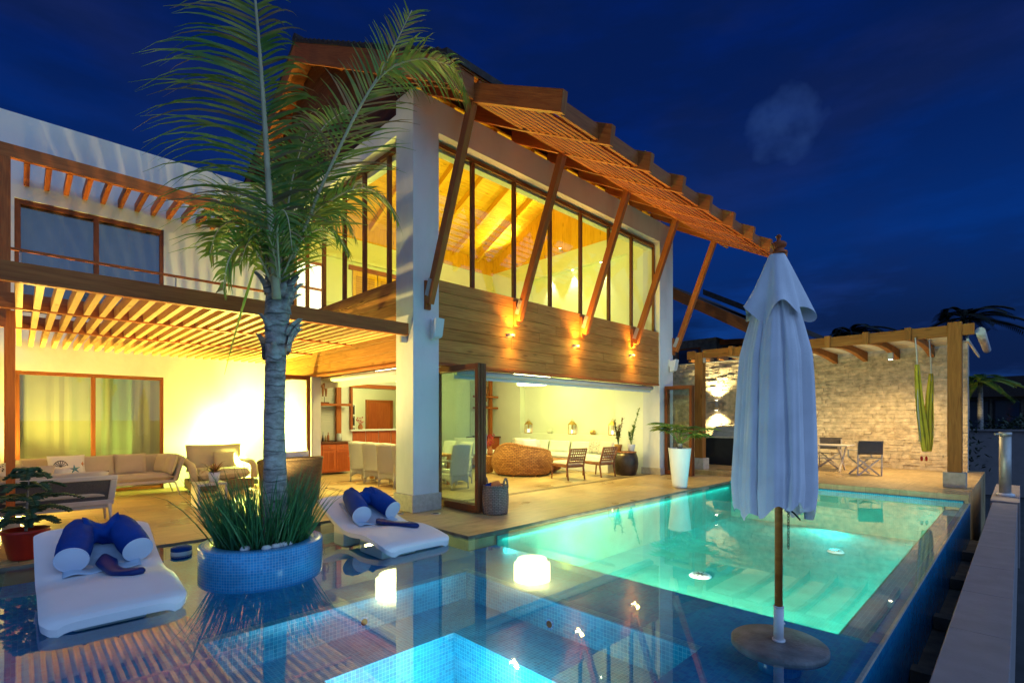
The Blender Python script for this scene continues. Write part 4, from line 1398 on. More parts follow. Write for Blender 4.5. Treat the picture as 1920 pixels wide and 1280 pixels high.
# --- in-pool loungers
def make_lounger(label):
    t = thing('pool_lounger', label, 'lounger', (0, 0, 0), 0, 'white loungers on the pool shelf')
    W_ = 0.95; L_ = 2.0
    prof = [(0.0, 0.055), (0.03, 0.085), (0.10, 0.112), (0.3, 0.150), (0.55, 0.185), (0.72, 0.175), (0.95, 0.145), (1.2, 0.17), (1.5, 0.275), (1.75, 0.39), (1.92, 0.455), (1.985, 0.46), (2.0, 0.435)]
    def zt(y):
        for (a, p), (b, q) in zip(prof[:-1], prof[1:]):
            if a <= y <= b:
                k = (y - a) / (b - a); return p + (q - p) * k
        return prof[-1][1]
    def zb(y):
        return max(0.015 + 0.0 * y, zt(y) - 0.105 - 0.10 * math.sin(min(1, y / 2.0) * math.pi) ** 2) if y < 1.4 else zt(y) - 0.09
    ys = []
    for a, b in zip(prof[:-1], prof[1:]):
        for k in range(3):
            ys.append(a[0] + (b[0] - a[0]) * k / 3)
    ys.append(2.0)
    # smooth the profile a little
    zs = [zt(y) for y in ys]
    for _ in range(3):
        zs = [zs[0]] + [(zs[i - 1] + 2 * zs[i] + zs[i + 1]) / 4 for i in range(1, len(zs) - 1)] + [zs[-1]]
    mb = MB()
    nx = 12
    ns = len(ys)
    def top(u, v):
        f = v * (ns - 1); i = min(int(f), ns - 2); k = f - i
        y = ys[i] + (ys[i + 1] - ys[i]) * k; z = zs[i] + (zs[i + 1] - zs[i]) * k
        x = (2 * u - 1); e = abs(x) ** 10
        cr = min(1, min(y, 2.0 - y) / 0.10); inset = (1 - math.sqrt(max(0, 1 - (1 - cr) ** 2))) * 0.10
        return (x * (W_ / 2 - inset), y, z - 0.03 * e + 0.008 * (1 - x * x))
    def bot(u, v):
        f = v * (ns - 1); i = min(int(f), ns - 2); k = f - i
        y = ys[i] + (ys[i + 1] - ys[i]) * k
        x = (1 - 2 * u)
        cr = min(1, min(y, 2.0 - y) / 0.10); inset = (1 - math.sqrt(max(0, 1 - (1 - cr) ** 2))) * 0.10
        th = 0.058 + 0.05 * (1 - abs(x) ** 2.5) * math.exp(-((y - 0.55) / 0.4) ** 2)
        z = top((x + 1) / 2, v)[2] - th
        return (x * (W_ / 2 - inset) * 0.985, y, z)
    mb.grid(top, 24, ns - 1, W_, L_)
    mb.grid(bot, 24, ns - 1, W_, L_, mi=1)
    # edge band
    for sgn in (0, 1):
        def edge(u, v, sgn=sgn):
            a = top(sgn, u); b = bot(1 - sgn, u)
            return tuple(a[i] + (b[i] - a[i]) * v for i in range(3))
        if sgn == 0:
            mb.grid(edge, ns - 1, 1, L_, 0.1, mi=1)
        else:
            mb.grid(lambda u, v: edge(1 - u, v), ns - 1, 1, L_, 0.1, mi=1)
    for vv in (0, 1):
        def fe(u, v, vv=vv):
            uu = u if vv == 0 else 1 - u
            a = top(uu, vv); b = bot(1 - uu, vv)
            return tuple(a[i] + (b[i] - a[i]) * v for i in range(3))
        mb.grid(lambda u, v: fe(1 - u, v), 24, 1, W_, 0.1, mi=1)
    build('shell', mb, [MT['shell'], MT['shell']], t)
    mb = MB()
    mb.box(-0.26, 0.26, 0.50, 1.10, -0.19, 0.0)
    build('foot_block', mb, MT['shell'], t, None, 0.03)
    mb = MB()
    mb.box(-0.30, 0.30, 1.45, 1.80, -0.19, 0.17)
    build('foot_block', mb, MT['shell'], t, None, 0.03)
    return t
L1 = make_lounger('white moulded lounger nearest the camera, left of the tiled planter')
L1.location = (0.58, 5.06, 0.0)
L2 = dup(L1, (3.55, 5.20, 0.0), None, 'white moulded lounger between the tiled planter and the terrace corner')

# --- blue double bolsters, towels and weighted pads on the loungers
def bolster(lx, ly, label, spread, seed):
    t = thing('bolster_pillow', label, 'cushion', (lx, ly, 0.4), 0, 'blue bolsters on the loungers')
    q = random.Random(seed)
    ends = []
    for sg in (-1, 1):
        p0 = Vector((lx + sg * spread, ly - 0.30 + 0.02 * sg, 0.305)); p1 = Vector((lx + sg * spread * 0.62, ly + 0.23, 0.515))
        mb = MB()
        N = 10
        pts = [p0.lerp(p1, i / N) + Vector((0, 0, 0.015 * math.sin(i * 0.9 + seed))) for i in range(N + 1)]
        rad = [0.124, 0.130, 0.133, 0.135, 0.134, 0.132, 0.129, 0.125, 0.119, 0.110, 0.09]
        rr_ = Vector((1, 0, 0))
        dz = (p1 - p0).normalized(); ax_ = dz.cross(Vector((0, 0, 1))).normalized(); bx_ = ax_.cross(dz)
        def roll(u, v, p0=p0, p1=p1, ax_=ax_, bx_=bx_, sg=sg):
            a = 2 * math.pi * u; f = v * (len(rad) - 1); i = min(int(f), len(rad) - 2)
            r_ = rad[i] + (rad[i + 1] - rad[i]) * (f - i)
            r_ *= 1 + v * (0.030 * math.sin(3 * a + 8 * v + sg) + 0.022 * math.sin(6 * a - 11 * v + seed) + 0.014 * math.sin(25 * v + 2 * a))
            return p0.lerp(p1, v) + (ax_ * math.cos(a) + bx_ * math.sin(a)) * r_
        mb.grid(roll, 36, 24, 0.9, 0.6, closed=True)
        o = part('roll', mb, MT['navy'], t)
        mb = MB()
        d = (p0 - p1).normalized(); a = d.cross(Vector((0, 0, 1))).normalized(); b = a.cross(d)
        def cap(u, v):
            th = 2 * math.pi * u; r_ = 0.125 * v
            return p0 + (a * math.cos(th) + b * math.sin(th)) * r_ + d * (0.012 + 0.010 * (1 - v * v))
        mb.grid(lambda u, v: cap(u, v), 28, 5, 0.4, 0.12, closed=True)
        mb.tube([p0 + (a * math.cos(th) + b * math.sin(th)) * 0.125 + d * 0.010 for th in [i * math.pi / 14 for i in range(29)]], 0.006, 6, cap=False)
        sub('end_cap', mb, MT['capwhite'], o)
        ends.append(p1)
    def br(u, v):
        a = 2 * math.pi * u
        p = ends[0].lerp(ends[1], v)
        w = 0.150 - 0.045 * math.sin(math.pi * v) ** 2
        w *= 1 + 0.10 * math.sin(3 * a + 9 * v + seed) + 0.07 * math.sin(5 * a - 14 * v) + 0.05 * math.sin(2 * a + 23 * v)
        if v < 0.02 or v > 0.98: w *= 0.55
        return p + Vector((0, -0.07 + w * 1.15 * math.cos(a), 0.95 * w * math.sin(a) - 0.035 - 0.05 * math.sin(math.pi * v)))
    mb = MB(); mb.grid(br, 30, 26, 0.4, 0.5, closed=True); part('fabric_bridge', mb, MT['navy'], t)
    return t
bolster(0.60, 6.48, 'navy double bolster with white ends on the lounger left of the planter', 0.25, 1)
bolster(3.58, 6.62, 'navy double bolster with white ends on the lounger by the terrace corner', 0.25, 4)
def lounger_z(y):   # approximate top of the shell
    pr_ = [(0.0, 0.07), (0.3, 0.15), (0.55, 0.182), (0.95, 0.148), (1.2, 0.172), (1.5, 0.278), (1.92, 0.455)]
    for (a, p), (b, q) in zip(pr_[:-1], pr_[1:]):
        if a <= y <= b:
            return p + (q - p) * (y - a) / (b - a)
    return 0.47
for (lx, ly, lab) in ((0.58, 5.06, 'pale blue towel under the bolster on the lounger left of the planter'), (3.55, 5.20, 'pale blue towel under the bolster on the lounger by the terrace corner')):
    def tw(u, v, lx=lx, ly=ly):
        y = 1.0 + 0.72 * v
        return (lx - 0.30 + 0.58 * u + 0.05 * v, ly + y, lounger_z(y) + 0.016 + 0.014 * math.sin(7 * u + 3 * v) ** 2 + 0.01 * math.sin(15 * u) * (1 - v))
    mb = MB(); mb.grid(tw, 22, 18, 0.6, 0.6); single('towel', mb, MT['paleblue'], lab, 'towel', (lx, ly + 1.3, 0.3), 'towels on the loungers', solid=0.008)
def pad(P, ws, label, loc):
    mb = MB()
    N = 24
    cs = [bez([Vector(p) for p in P], i / N) for i in range(N + 1)]
    def wd(t):
        f = t * (len(ws) - 1); i = min(int(f), len(ws) - 2); return ws[i] + (ws[i + 1] - ws[i]) * (f - i)
    def fn(u, v):
        c = cs[min(int(round(v * N)), N)]; k = min(int(round(v * N)), N)
        d = (cs[min(k + 1, N)] - cs[max(k - 1, 0)]).normalized(); a = d.cross(Vector((0, 0, 1))).normalized()
        th = 2 * math.pi * u; w = wd(v)
        return c + a * math.cos(th) * w + Vector((0, 0, 0.032 * math.copysign(abs(math.sin(th)) ** 0.6, math.sin(th)) * min(1, w / 0.03)))
    mb.grid(fn, 20, N, 0.2, 0.8, closed=True)
    return single('padded_strap', mb, MT['navydark'], label, 'strap', loc, 'padded straps on the loungers')
def onl(lx, ly, x, y, dz=0.035):
    return (lx + x, ly + y, lounger_z(y) + dz)
pad([onl(0.58, 5.06, 0.02, 1.28, 0.06), onl(0.58, 5.06, 0.03, 1.02, 0.06), onl(0.58, 5.06, 0.07, 0.80), onl(0.58, 5.06, 0.16, 0.66), onl(0.58, 5.06, 0.25, 0.60)], [0.01, 0.085, 0.06, 0.065, 0.075, 0.07, 0.01], 'dark blue padded strap hanging below the bolster left of the planter', (0.6, 5.9, 0.2))
pad([onl(3.55, 5.20, -0.02, 1.05, 0.05), onl(3.55, 5.20, 0.00, 0.85, 0.05), onl(3.55, 5.20, 0.04, 0.68), onl(3.55, 5.20, 0.14, 0.50), onl(3.55, 5.20, 0.22, 0.38)], [0.01, 0.085, 0.075, 0.045, 0.05, 0.065, 0.06, 0.01], 'dark blue padded strap below the bolster by the terrace corner', (3.6, 5.9, 0.2))
# floating dispenser
mb = MB(); c = at_z(340, 1036, -0.02)
mb.lathe((c.x, c.y, 0), [(0.0, -0.09), (0.085, -0.085), (0.105, -0.07), (0.11, -0.035)], 28, cap=(False, False))
fl_ = thing('pool_float', 'round blue and white chlorine float drifting beside the terrace edge', 'float', (c.x, c.y, -0.02))
part('float_body', mb, MT['navy'], fl_)
mb = MB(); mb.lathe((c.x, c.y, 0), [(0.111, -0.034), (0.115, -0.01), (0.111, 0.012)], 28, cap=(False, False)); part('float_band', mb, MT['capwhite'], fl_)
mb = MB(); mb.lathe((c.x, c.y, 0), [(0.111, 0.0125), (0.11, 0.05), (0.09, 0.062), (0.0, 0.066)], 28, cap=(False, False)); part('float_cap', mb, MT['navy'], fl_)
# floor fittings of the pool
for (u, v, z, r_, lab) in ((1313, 1079, -0.895, 0.17, 'round white drain cover on the floor of the green pool'), (1567, 1034, -0.895, 0.14, 'small round inlet on the far floor of the green pool')):
    c = at_z(u, v, z); mb = MB()
    mb.lathe((c.x, c.y, 0), [(0.0, z + 0.03), (r_ * 0.8, z + 0.03), (r_, z + 0.005), (r_, z - 0.003)], 28, cap=(False, False))
    o = thing('drain_cover', lab, 'drain', (c.x, c.y, z)); part('rim', mb, MT['white'], o)
    mb = MB()
    for k in range(4):
        mb.rbox((c.x, c.y, z + 0.033), (r_ * 1.4, 0.014, 0.005), rotz(k * math.pi / 4))
    part('grille', mb, MT['black'], o)
for (u, v, axis, lab) in ((682, 1165, 'y', 'round jet in the spa wall facing the camera, below the planter'), (1031, 1169, 'x', 'round jet in the spa wall below the terrace corner')):
    c = at_y(u, v, SY1 - 0.015) if axis == 'y' else at_x(u, v, SX1 - 0.015)
    o = thing('spa_jet', lab, 'jet', c)
    mb = MB()
    dv_ = Vector((0, -1, 0)) if axis == 'y' else Vector((-1, 0, 0))
    mb.tube([c, c + dv_ * 0.008], 0.055, 20)
    part('ring', mb, MT['tileplanter'], o)
    mb = MB(); mb.tube([c + dv_ * 0.0085, c + dv_ * 0.014], 0.034, 16); part('nozzle', mb, MT['black'], o)
#@@PART4

# ================================================================== TERRACE FURNITURE
# --- long sofa at the wall
SFX0, SFX1, SFY0, SFY1 = -0.02, 2.50, 12.55, 13.35
so = thing('outdoor_sofa', 'long tan outdoor sofa standing in front of the glazed sliding door', 'sofa', (1.2, 12.9, 0))
mb = MB(); mb.box(SFX0 + 0.12, SFX1 - 0.14, SFY0, SFY1, 0.27, 0.335); part('frame', mb, MT['sofaframe'], so, 0.015)
mb = MB(); mb.pillow((1.22, 12.92, 0.40), (2.26, 0.80, 0.17), None, 12, 18, puff=0.25); part('seat_cushion', mb, MT['sofa'], so)
mb = MB(); mb.hexa([(0.02, 13.20, 0.33), (2.44, 13.20, 0.33), (2.44, 13.30, 0.33), (0.02, 13.30, 0.33), (0.0, 13.34, 0.84), (2.50, 13.34, 0.84), (2.50, 13.44, 0.84), (0.0, 13.44, 0.84)]); part('backrest', mb, MT['sofa'], so, 0.04, seg=3)
for sg, xa, xb in ((1, 2.36, 2.52), (-1, 0.14, -0.02)):
    mb = MB(); a0, a1 = min(xa, xa - 0.06 * sg), max(xa, xa - 0.06 * sg)
    mb.hexa([(xa - 0.05, SFY0, 0.30), (xa + 0.05, SFY0, 0.30), (xa + 0.05, 13.25, 0.30), (xa - 0.05, 13.25, 0.30), (xb - 0.05, SFY0 + 0.05, 0.80), (xb + 0.05, SFY0 + 0.05, 0.80), (xb + 0.05, 13.40, 0.83), (xb - 0.05, 13.40, 0.83)])
    part('armrest', mb, MT['sofa'], so, 0.035, seg=3)
for (x, y, dx) in ((2.36, 12.58, 0.09), (2.36, 13.28, 0.09), (0.14, 12.58, -0.09), (0.14, 13.28, -0.09)):
    mb = MB(); mb.tube([(x, y, 0.29), (x + dx, y - 0.02, 0.0)], [0.022, 0.013], 10); part('leg', mb, MT['sofaframe'], so)
for (x, y, z, w, h, ax, az, lab) in ((1.12, 12.98, 0.66, 0.56, 0.46, 1.25, 0.10, 'plain tan square cushion left of centre on the long sofa'), (1.66, 13.02, 0.67, 0.54, 0.45, 1.28, -0.05, 'plain tan square cushion right of centre on the long sofa'), (2.20, 12.90, 0.66, 0.46, 0.42, 1.35, -1.25, 'tan cushion leaning on the right arm of the long sofa'), (2.28, 12.70, 0.65, 0.44, 0.42, 1.30, -1.35, 'front tan cushion tucked in the right corner of the long sofa')):
    mb = MB(); mb.pillow((x, y, z), (w, h, 0.17), rot(ax, 0, az), 3.5); single('scatter_cushion', mb, MT['sofa'], lab, 'cushion', (x, y, z), 'cushions on the terrace sofas')
# --- second sofa seen from behind
sb = thing('outdoor_sofa', 'pale framed outdoor sofa seen from behind with a grey woven back panel', 'sofa', (0.40, 9.9, 0))
bx0, bx1 = -0.28, 1.03
mb = MB()
mb.hexa([(bx0, 9.62, 0.34), (bx1, 9.62, 0.34), (bx1, 9.66, 0.34), (bx0, 9.66, 0.34), (bx0 - 0.02, 9.52, 0.42), (bx1 + 0.02, 9.52, 0.42), (bx1 + 0.02, 9.56, 0.42), (bx0 - 0.02, 9.56, 0.42)])
def back_pt(x, z):
    k = (z - 0.34) / 0.42
    return Vector((x + (0.04 * k if x > 0.3 else -0.04 * k), 9.64 - 0.12 * k, z))
mb = MB()
for (xa, xb, za, zb) in ((bx0, bx1, 0.32, 0.40), (bx0, bx1, 0.70, 0.77), (bx0, bx0 + 0.08, 0.40, 0.70), (bx1 - 0.08, bx1, 0.40, 0.70)):
    P = [back_pt(xa, za), back_pt(xb, za), back_pt(xb, za) + Vector((0, .04, 0)), back_pt(xa, za) + Vector((0, .04, 0)), back_pt(xa, zb), back_pt(xb, zb), back_pt(xb, zb) + Vector((0, .04, 0)), back_pt(xa, zb) + Vector((0, .04, 0))]
    mb.hexa(P)
part('back_frame', mb, MT['sofaframe'], sb, 0.012)
mb = MB()
P = [back_pt(bx0 + 0.08, 0.40), back_pt(bx1 - 0.08, 0.40)]
q0, q1, q2, q3 = back_pt(bx0 + 0.08, 0.40), back_pt(bx1 - 0.08, 0.40), back_pt(bx1 - 0.08, 0.70), back_pt(bx0 + 0.08, 0.70)
o3 = Vector((0, 0.022, 0)); o4 = Vector((0, 0.03, 0))
mb.hexa([q0 + o3, q1 + o3, q1 + o4, q0 + o4, q3 + o3, q2 + o3, q2 + o4, q3 + o4]); part('woven_panel', mb, MT['mesh'], sb)
mb = MB(); mb.pillow((0.38, 9.74, 0.62), (1.22, 0.42, 0.20), rot(1.35, 0, 0), 8, 18, puff=0.3); part('back_cushion', mb, MT['sofa'], sb)
mb = MB(); mb.pillow((0.38, 10.12, 0.42), (1.24, 0.78, 0.18), None, 10, 18, puff=0.28); part('seat_cushion', mb, MT['sofa'], sb)
mb = MB(); mb.box(bx0 + 0.02, bx1 - 0.02, 9.68, 10.5, 0.27, 0.335); part('frame', mb, MT['sofaframe'], sb, 0.012)
mb = MB(); mb.hexa([(-0.30, 9.64, 0.30), (-0.20, 9.64, 0.30), (-0.20, 10.45, 0.30), (-0.30, 10.45, 0.30), (-0.44, 9.56, 0.78), (-0.34, 9.56, 0.78), (-0.34, 10.55, 0.78), (-0.44, 10.55, 0.78)]); part('armrest', mb, MT['sofa'], sb, 0.035, seg=3)
for (x, y) in ((0.98, 9.66), (0.98, 10.45), (-0.24, 9.66), (-0.24, 10.45)):
    mb = MB(); mb.tube([(x, y, 0.34), (x + 0.02, y - 0.02, 0.0)], [0.028, 0.014], 10); part('leg', mb, MT['sofaframe'], sb)
for (x, y, z, w, h, ax, az, m_, lab) in ((-0.02, 10.25, 0.66, 0.48, 0.42, 1.2, 0.5, MT['cream'], 'rumpled cream cushion at the left end of the sofa seen from behind'), (0.16, 10.42, 0.72, 0.46, 0.40, 1.1, -0.3, MT['sofa'], 'tan cushion piled behind the cream one on the back-turned sofa'), (0.36, 10.55, 0.68, 0.44, 0.36, 1.25, -0.6, MT['cream'], 'cream cushion lying on its side on the back-turned sofa'), (-0.16, 10.5, 0.78, 0.46, 0.40, 1.0, 0.9, MT['pattern'], 'dark patterned cushion on top of the pile beside the wooden post')):
    mb = MB(); mb.pillow((x, y, z), (w, h, 0.18), rot(ax, 0, az), 3.2); single('scatter_cushion', mb, m_, lab, 'cushion', (x, y, z), 'cushions on the terrace sofas')
# shell and starfish cushion
cc = Vector((0.66, 12.86, 0.69)); Mx = rot(1.25, 0.0, 0.12)
cs_ = thing('beach_cushion', 'white cushion with a black shell and a blue starfish motif on the long sofa', 'cushion', cc)
mb = MB(); mb.pillow(cc, (0.56, 0.46, 0.16), Mx, 3.5); part('cover', mb, MT['offwhite'], cs_)
mb = MB()
for k in range(7):
    a = math.pi * (0.12 + 0.76 * k / 6)
    c0 = cc + Mx @ Vector((-0.10, -0.02, 0.082)); c1 = cc + Mx @ Vector((-0.10 + 0.10 * math.cos(a), -0.02 + 0.12 * math.sin(a), 0.082))
    mb.tube([c0, c1], [0.003, 0.006], 6)
mb.tube([cc + Mx @ Vector((-0.10 + 0.105 * math.cos(a), -0.02 + 0.125 * math.sin(a), 0.080)) for a in [math.pi * (0.05 + 0.9 * i / 12) for i in range(13)]], 0.006, 6)
part('shell_motif', mb, MT['black'], cs_)
mb = MB()
for k in range(5):
    a = 2 * math.pi * k / 5 + 0.4
    c0 = cc + Mx @ Vector((0.10, -0.07, 0.078)); c1 = cc + Mx @ Vector((0.10 + 0.085 * math.cos(a), -0.07 + 0.085 * math.sin(a), 0.076))
    mb.tube([c0, c1], [0.022, 0.004], 6)
part('starfish_motif', mb, plain('starfish_blue', (0.10, 0.26, 0.36), 0.8), cs_)
mb = MB()
for k in range(5):
    a = 2 * math.pi * k / 5
    c0 = cc + Mx @ Vector((0.22, 0.03, 0.058)); mb.tube([c0, c0 + Mx @ Vector((0.04 * math.cos(a), 0.05 * math.sin(a), 0))], [0.012, 0.003], 6)
part('coral_motif', mb, MT['terracotta'], cs_)

# --- wide armchair by the lit wall
ac = thing('lounge_armchair', 'wide low armchair with cream cushions and a dark woven base against the lit wall', 'armchair', (3.25, 12.8, 0))
mb = MB(); mb.box(2.66, 3.86, 12.36, 13.25, 0.05, 0.27); part('base', mb, MT['wicker'], ac, 0.02)
mb = MB(); mb.pillow((3.26, 12.78, 0.39), (1.06, 0.86, 0.24), None, 8, 18, puff=0.3); part('seat_cushion', mb, MT['sofa'], ac)
mb = MB(); mb.pillow((3.26, 13.22, 0.72), (1.16, 0.62, 0.22), rot(1.42, 0, 0), 7, 18, puff=0.3); part('back_cushion', mb, MT['sofa'], ac)
for sg in (-1, 1):
    mb = MB(); mb.tube([(3.26 + sg * 0.60, 12.36, 0.27), (3.26 + sg * 0.61, 12.37, 0.50), (3.26 + sg * 0.61, 12.55, 0.60), (3.26 + sg * 0.60, 13.0, 0.63), (3.26 + sg * 0.58, 13.25, 0.66)], 0.075, 14); part('armrest', mb, MT['sofa'], ac)
mb = MB(); mb.pillow((3.42, 13.0, 0.66), (0.46, 0.40, 0.15), rot(1.3, 0, 0.05), 3.5); single('scatter_cushion', mb, MT['sofa'], 'square tan cushion resting on the wide armchair by the lit wall', 'cushion', (3.42, 13.0, 0.66), 'cushions on the terrace sofas')

# --- cube side table with a bromeliad
c = at_z(400, 945, 0)
st = thing('cube_side_table', 'open sided pale wooden cube table behind the planter grass', 'side table', (2.50, 10.55, 0))
mb = MB(); mb.box(2.28, 2.76, 10.32, 10.80, 0.40, 0.44); part('tabletop', mb, MT['sofaframe'], st, 0.006)
for xa in (2.28, 2.72):
    mb = MB(); mb.box(xa, xa + 0.04, 10.32, 10.80, 0.0, 0.399); part('side_panel', mb, MT['sofaframe'], st, 0.006)
mb = MB(); mb.box(2.321, 2.719, 10.34, 10.78, 0.18, 0.21); part('shelf', mb, MT['beamlt'], st, 0.004)
br = thing('bromeliad', 'reddish bromeliad in a small white pot on the cube table', 'plant', (2.60, 10.56, 0.44))
mb = MB(); mb.lathe((2.60, 10.56, 0), [(0.0, 0.442), (0.075, 0.443), (0.10, 0.62), (0.092, 0.62), (0.085, 0.60), (0.0, 0.595)], 24, cap=(False, False)); part('pot', mb, MT['white'], br)
mb = MB(); q = random.Random(8)
for i in range(34):
    a = q.uniform(0, 6.283); el = q.uniform(0.25, 1.6)
    mb.blade((2.60, 10.56, 0.60), (math.cos(a), math.sin(a), el), (0, 0, 1), q.uniform(0.28, 0.48), 0.038, 6, 0.75)
part('leaves', mb, MT['brom'], br)
mb = MB()
for i in range(9):
    a = q.uniform(0, 6.283); mb.blade((2.60, 10.56, 0.62), (math.cos(a) * 0.4, math.sin(a) * 0.4, 1), (1, 0, 0), q.uniform(0.12, 0.22), 0.04, 4, 0.2)
part('flower', mb, MT['red'], br)

# --- dark wicker chair seen from behind
wc = thing('wicker_chair', 'dark brown wicker armchair turned away, between palm and hall doors', 'chair', (3.75, 9.75, 0))
wc_c = Vector((3.70, 9.80, 0))
def wsh(u, v, r0=0.40):
    a = R(-215) + R(250) * u
    ca, sa = math.cos(a), math.sin(a)
    r = r0 * (1.0 + 0.16 * v)
    # square-ish plan
    k = (abs(ca) ** 6 + abs(sa) ** 6) ** (-1 / 6)
    return (wc_c.x + r * k * ca * 1.02, wc_c.y + r * k * sa, 0.02 + v * (0.86 - 0.10 * (1 - math.sin(math.pi * u) ** 0.6)))
mb = MB(); mb.grid(lambda u, v: wsh(u, v), 40, 10, 2.0, 0.9); part('woven_shell', mb, MT['wicker'], wc, solid=0.05)
mb = MB(); mb.tube([wsh(i / 40, 1.0) for i in range(41)], 0.035, 8); part('braided_rim', mb, MT['wicker'], wc)
mb = MB(); mb.box(3.36, 4.04, 9.50, 10.2, 0.10, 0.38); part('seat_base', mb, MT['wicker'], wc, 0.02)
mb = MB(); mb.pillow((3.70, 9.88, 0.46), (0.64, 0.66, 0.18), None, 8, 14, puff=0.3); part('seat_cushion', mb, MT['cream'], wc)
mb = MB(); mb.pillow((3.70, 9.62, 0.78), (0.60, 0.46, 0.17), rot(1.4, 0, 0), 5, 14, puff=0.35); part('back_cushion', mb, MT['cream'], wc)

# --- red pot with a young norfolk pine
rp = thing('potted_pine', 'young norfolk pine in a glossy red tapered pot at the pool edge', 'plant', (0.06, 8.05, 0))
mb = MB(); mb.lathe((0.06, 8.05, 0), [(0.0, 0.002), (0.13, 0.003), (0.15, 0.02), (0.205, 0.30), (0.215, 0.31), (0.215, 0.34), (0.19, 0.34), (0.185, 0.30), (0.0, 0.29)], 40, cap=(False, False)); part('pot', mb, MT['red'], rp)
mb = MB(); mb.tube([(0.06, 8.05, 0.28), (0.07, 8.06, 0.6), (0.09, 8.05, 0.98)], [0.016, 0.011, 0.004], 8); part('stem', mb, MT['trunk'], rp)
mb = MB(); q = random.Random(9)
for tier, (z, L, n_) in enumerate(((0.40, 0.30, 7), (0.52, 0.40, 7), (0.66, 0.44, 6), (0.80, 0.32, 5), (0.92, 0.18, 5), (0.98, 0.10, 4))):
    a0 = q.uniform(0, 6)
    for k in range(n_):
        a = a0 + 2 * math.pi * k / n_ + q.uniform(-0.2, 0.2)
        d = Vector((math.cos(a), math.sin(a), 0.10)); sd = Vector((-math.sin(a), math.cos(a), 0))
        p0 = Vector((0.07, 8.055, z)); LL = L * q.uniform(0.8, 1.15)
        bp_ = [p0 + d * LL * t + Vector((0, 0, -0.12 * LL * t * t + 0.05 * math.sin(3 * t))) for t in [i / 14 for i in range(15)]]
        mb.tube(bp_, [0.006 - 0.0003 * i for i in range(15)], 5)
        for i in range(2, 15):
            for sg in (-1, 1):
                l2 = 0.115 * (1 - 0.55 * i / 14) * q.uniform(0.8, 1.2)
                dd = sd * sg + d * 0.7 + Vector((0, 0, q.uniform(-0.25, 0.15)))
                pe = bp_[i] + dd.normalized() * l2
                mb.tube([bp_[i], bp_[i].lerp(pe, 0.6), pe], [0.011, 0.012, 0.003], 5)
part('branches', mb, MT['pine'], rp)

# --- basket with towels by the door
bk = thing('towel_basket', 'round woven basket with two upright handles beside the folded glass doors', 'basket', (5.80, 6.30, 0))
def bsk(u, v):
    a = 2 * math.pi * u; r = 0.185 + 0.035 * math.sin(math.pi * (0.15 + 0.7 * v)) + 0.004 * math.sin(48 * a / 2)
    return (5.80 + r * math.cos(a), 6.30 + r * math.sin(a), 0.004 + 0.47 * v)
mb = MB(); mb.grid(bsk, 96, 14, 1.3, 0.47, closed=True); mb.lathe((5.80, 6.30, 0), [(0.0, 0.004), (0.186, 0.004)], 24, cap=(False, False))
part('basket_body', mb, MT['basket'], bk, solid=0.012)
mb = MB()
mb.tube([bsk(i / 40, 1) for i in range(41)], 0.016, 8, cap=False); part('rim', mb, MT['basket'], bk)
for a in (R(-75), R(105)):
    cx_, cy_ = 5.80 + 0.205 * math.cos(a), 6.30 + 0.205 * math.sin(a); tx, ty = -math.sin(a), math.cos(a)
    mb = MB(); mb.tube([(cx_ + tx * 0.07 * math.cos(t), cy_ + ty * 0.07 * math.cos(t), 0.44 + 0.16 * math.sin(t)) for t in [i * math.pi / 12 for i in range(13)]], 0.017, 8); part('handle', mb, MT['basket'], bk)
q = random.Random(10)
for i, m_ in enumerate((MT['red'], MT['navy'], MT['terracotta'])):
    mb = MB(); a = i * 2.1; mb.pillow((5.80 + 0.07 * math.cos(a), 6.30 + 0.07 * math.sin(a), 0.44 + 0.02 * i), (0.22, 0.18, 0.12), rot(0.2, 0.3, a), 3)
    single('rolled_towel', mb, m_, ['red towel rolled in the woven basket', 'navy towel rolled in the woven basket', 'orange towel rolled in the woven basket'][i], 'towel', (5.80, 6.30, 0.44), 'towels in the basket')

# --- fan palm in a tall white pot
fp = thing('potted_fan_palm', 'fan palm in a tall white tapered pot at the far pool edge', 'plant', (11.05, 5.62, 0))
FX, FY = 11.05, 5.62
mb = MB(); mb.lathe((FX, FY, 0), [(0.0, 0.003), (0.15, 0.004), (0.165, 0.03), (0.255, 0.90), (0.262, 0.93), (0.24, 0.93), (0.22, 0.86), (0.0, 0.85)], 40, cap=(False, False)); part('pot', mb, MT['white'], fp)
mb = MB(); mb.tube([(FX, FY, 0.85), (FX + 0.02, FY, 1.05)], [0.06, 0.05], 10); part('stem', mb, MT['trunk'], fp)
q = random.Random(21)
for k in range(10):
    a = k * 0.628 + q.uniform(-0.25, 0.25); el = q.uniform(0.5, 1.6); L = q.uniform(0.36, 0.56)
    d = Vector((math.cos(a), math.sin(a), el)).normalized()
    mb = MB()
    e = Vector((FX, FY, 1.0)) + d * L
    mb.tube([(FX, FY, 1.0), Vector((FX, FY, 1.0)) + d * L * 0.5 + Vector((0, 0, 0.02)), e], 0.008, 6)
    ax = Vector((math.cos(a), math.sin(a), 0.15)).normalized(); sd = Vector((-math.sin(a), math.cos(a), 0)); nv_ = sd.cross(ax)
    for j in range(19):
        t = (j - 9) / 9 * 1.75
        dd = ax * math.cos(t) + sd * math.sin(t) + Vector((0, 0, 0.10))
        mb.blade(e, dd, Vector((0, 0, 1)) + sd * 0.9 * (1 if j % 2 else -1), q.uniform(0.44, 0.54) * (0.75 + 0.25 * math.cos(t)), 0.075, 5, 0.55, taper=0.1)
    part('leaf', mb, MT['fan'], fp)

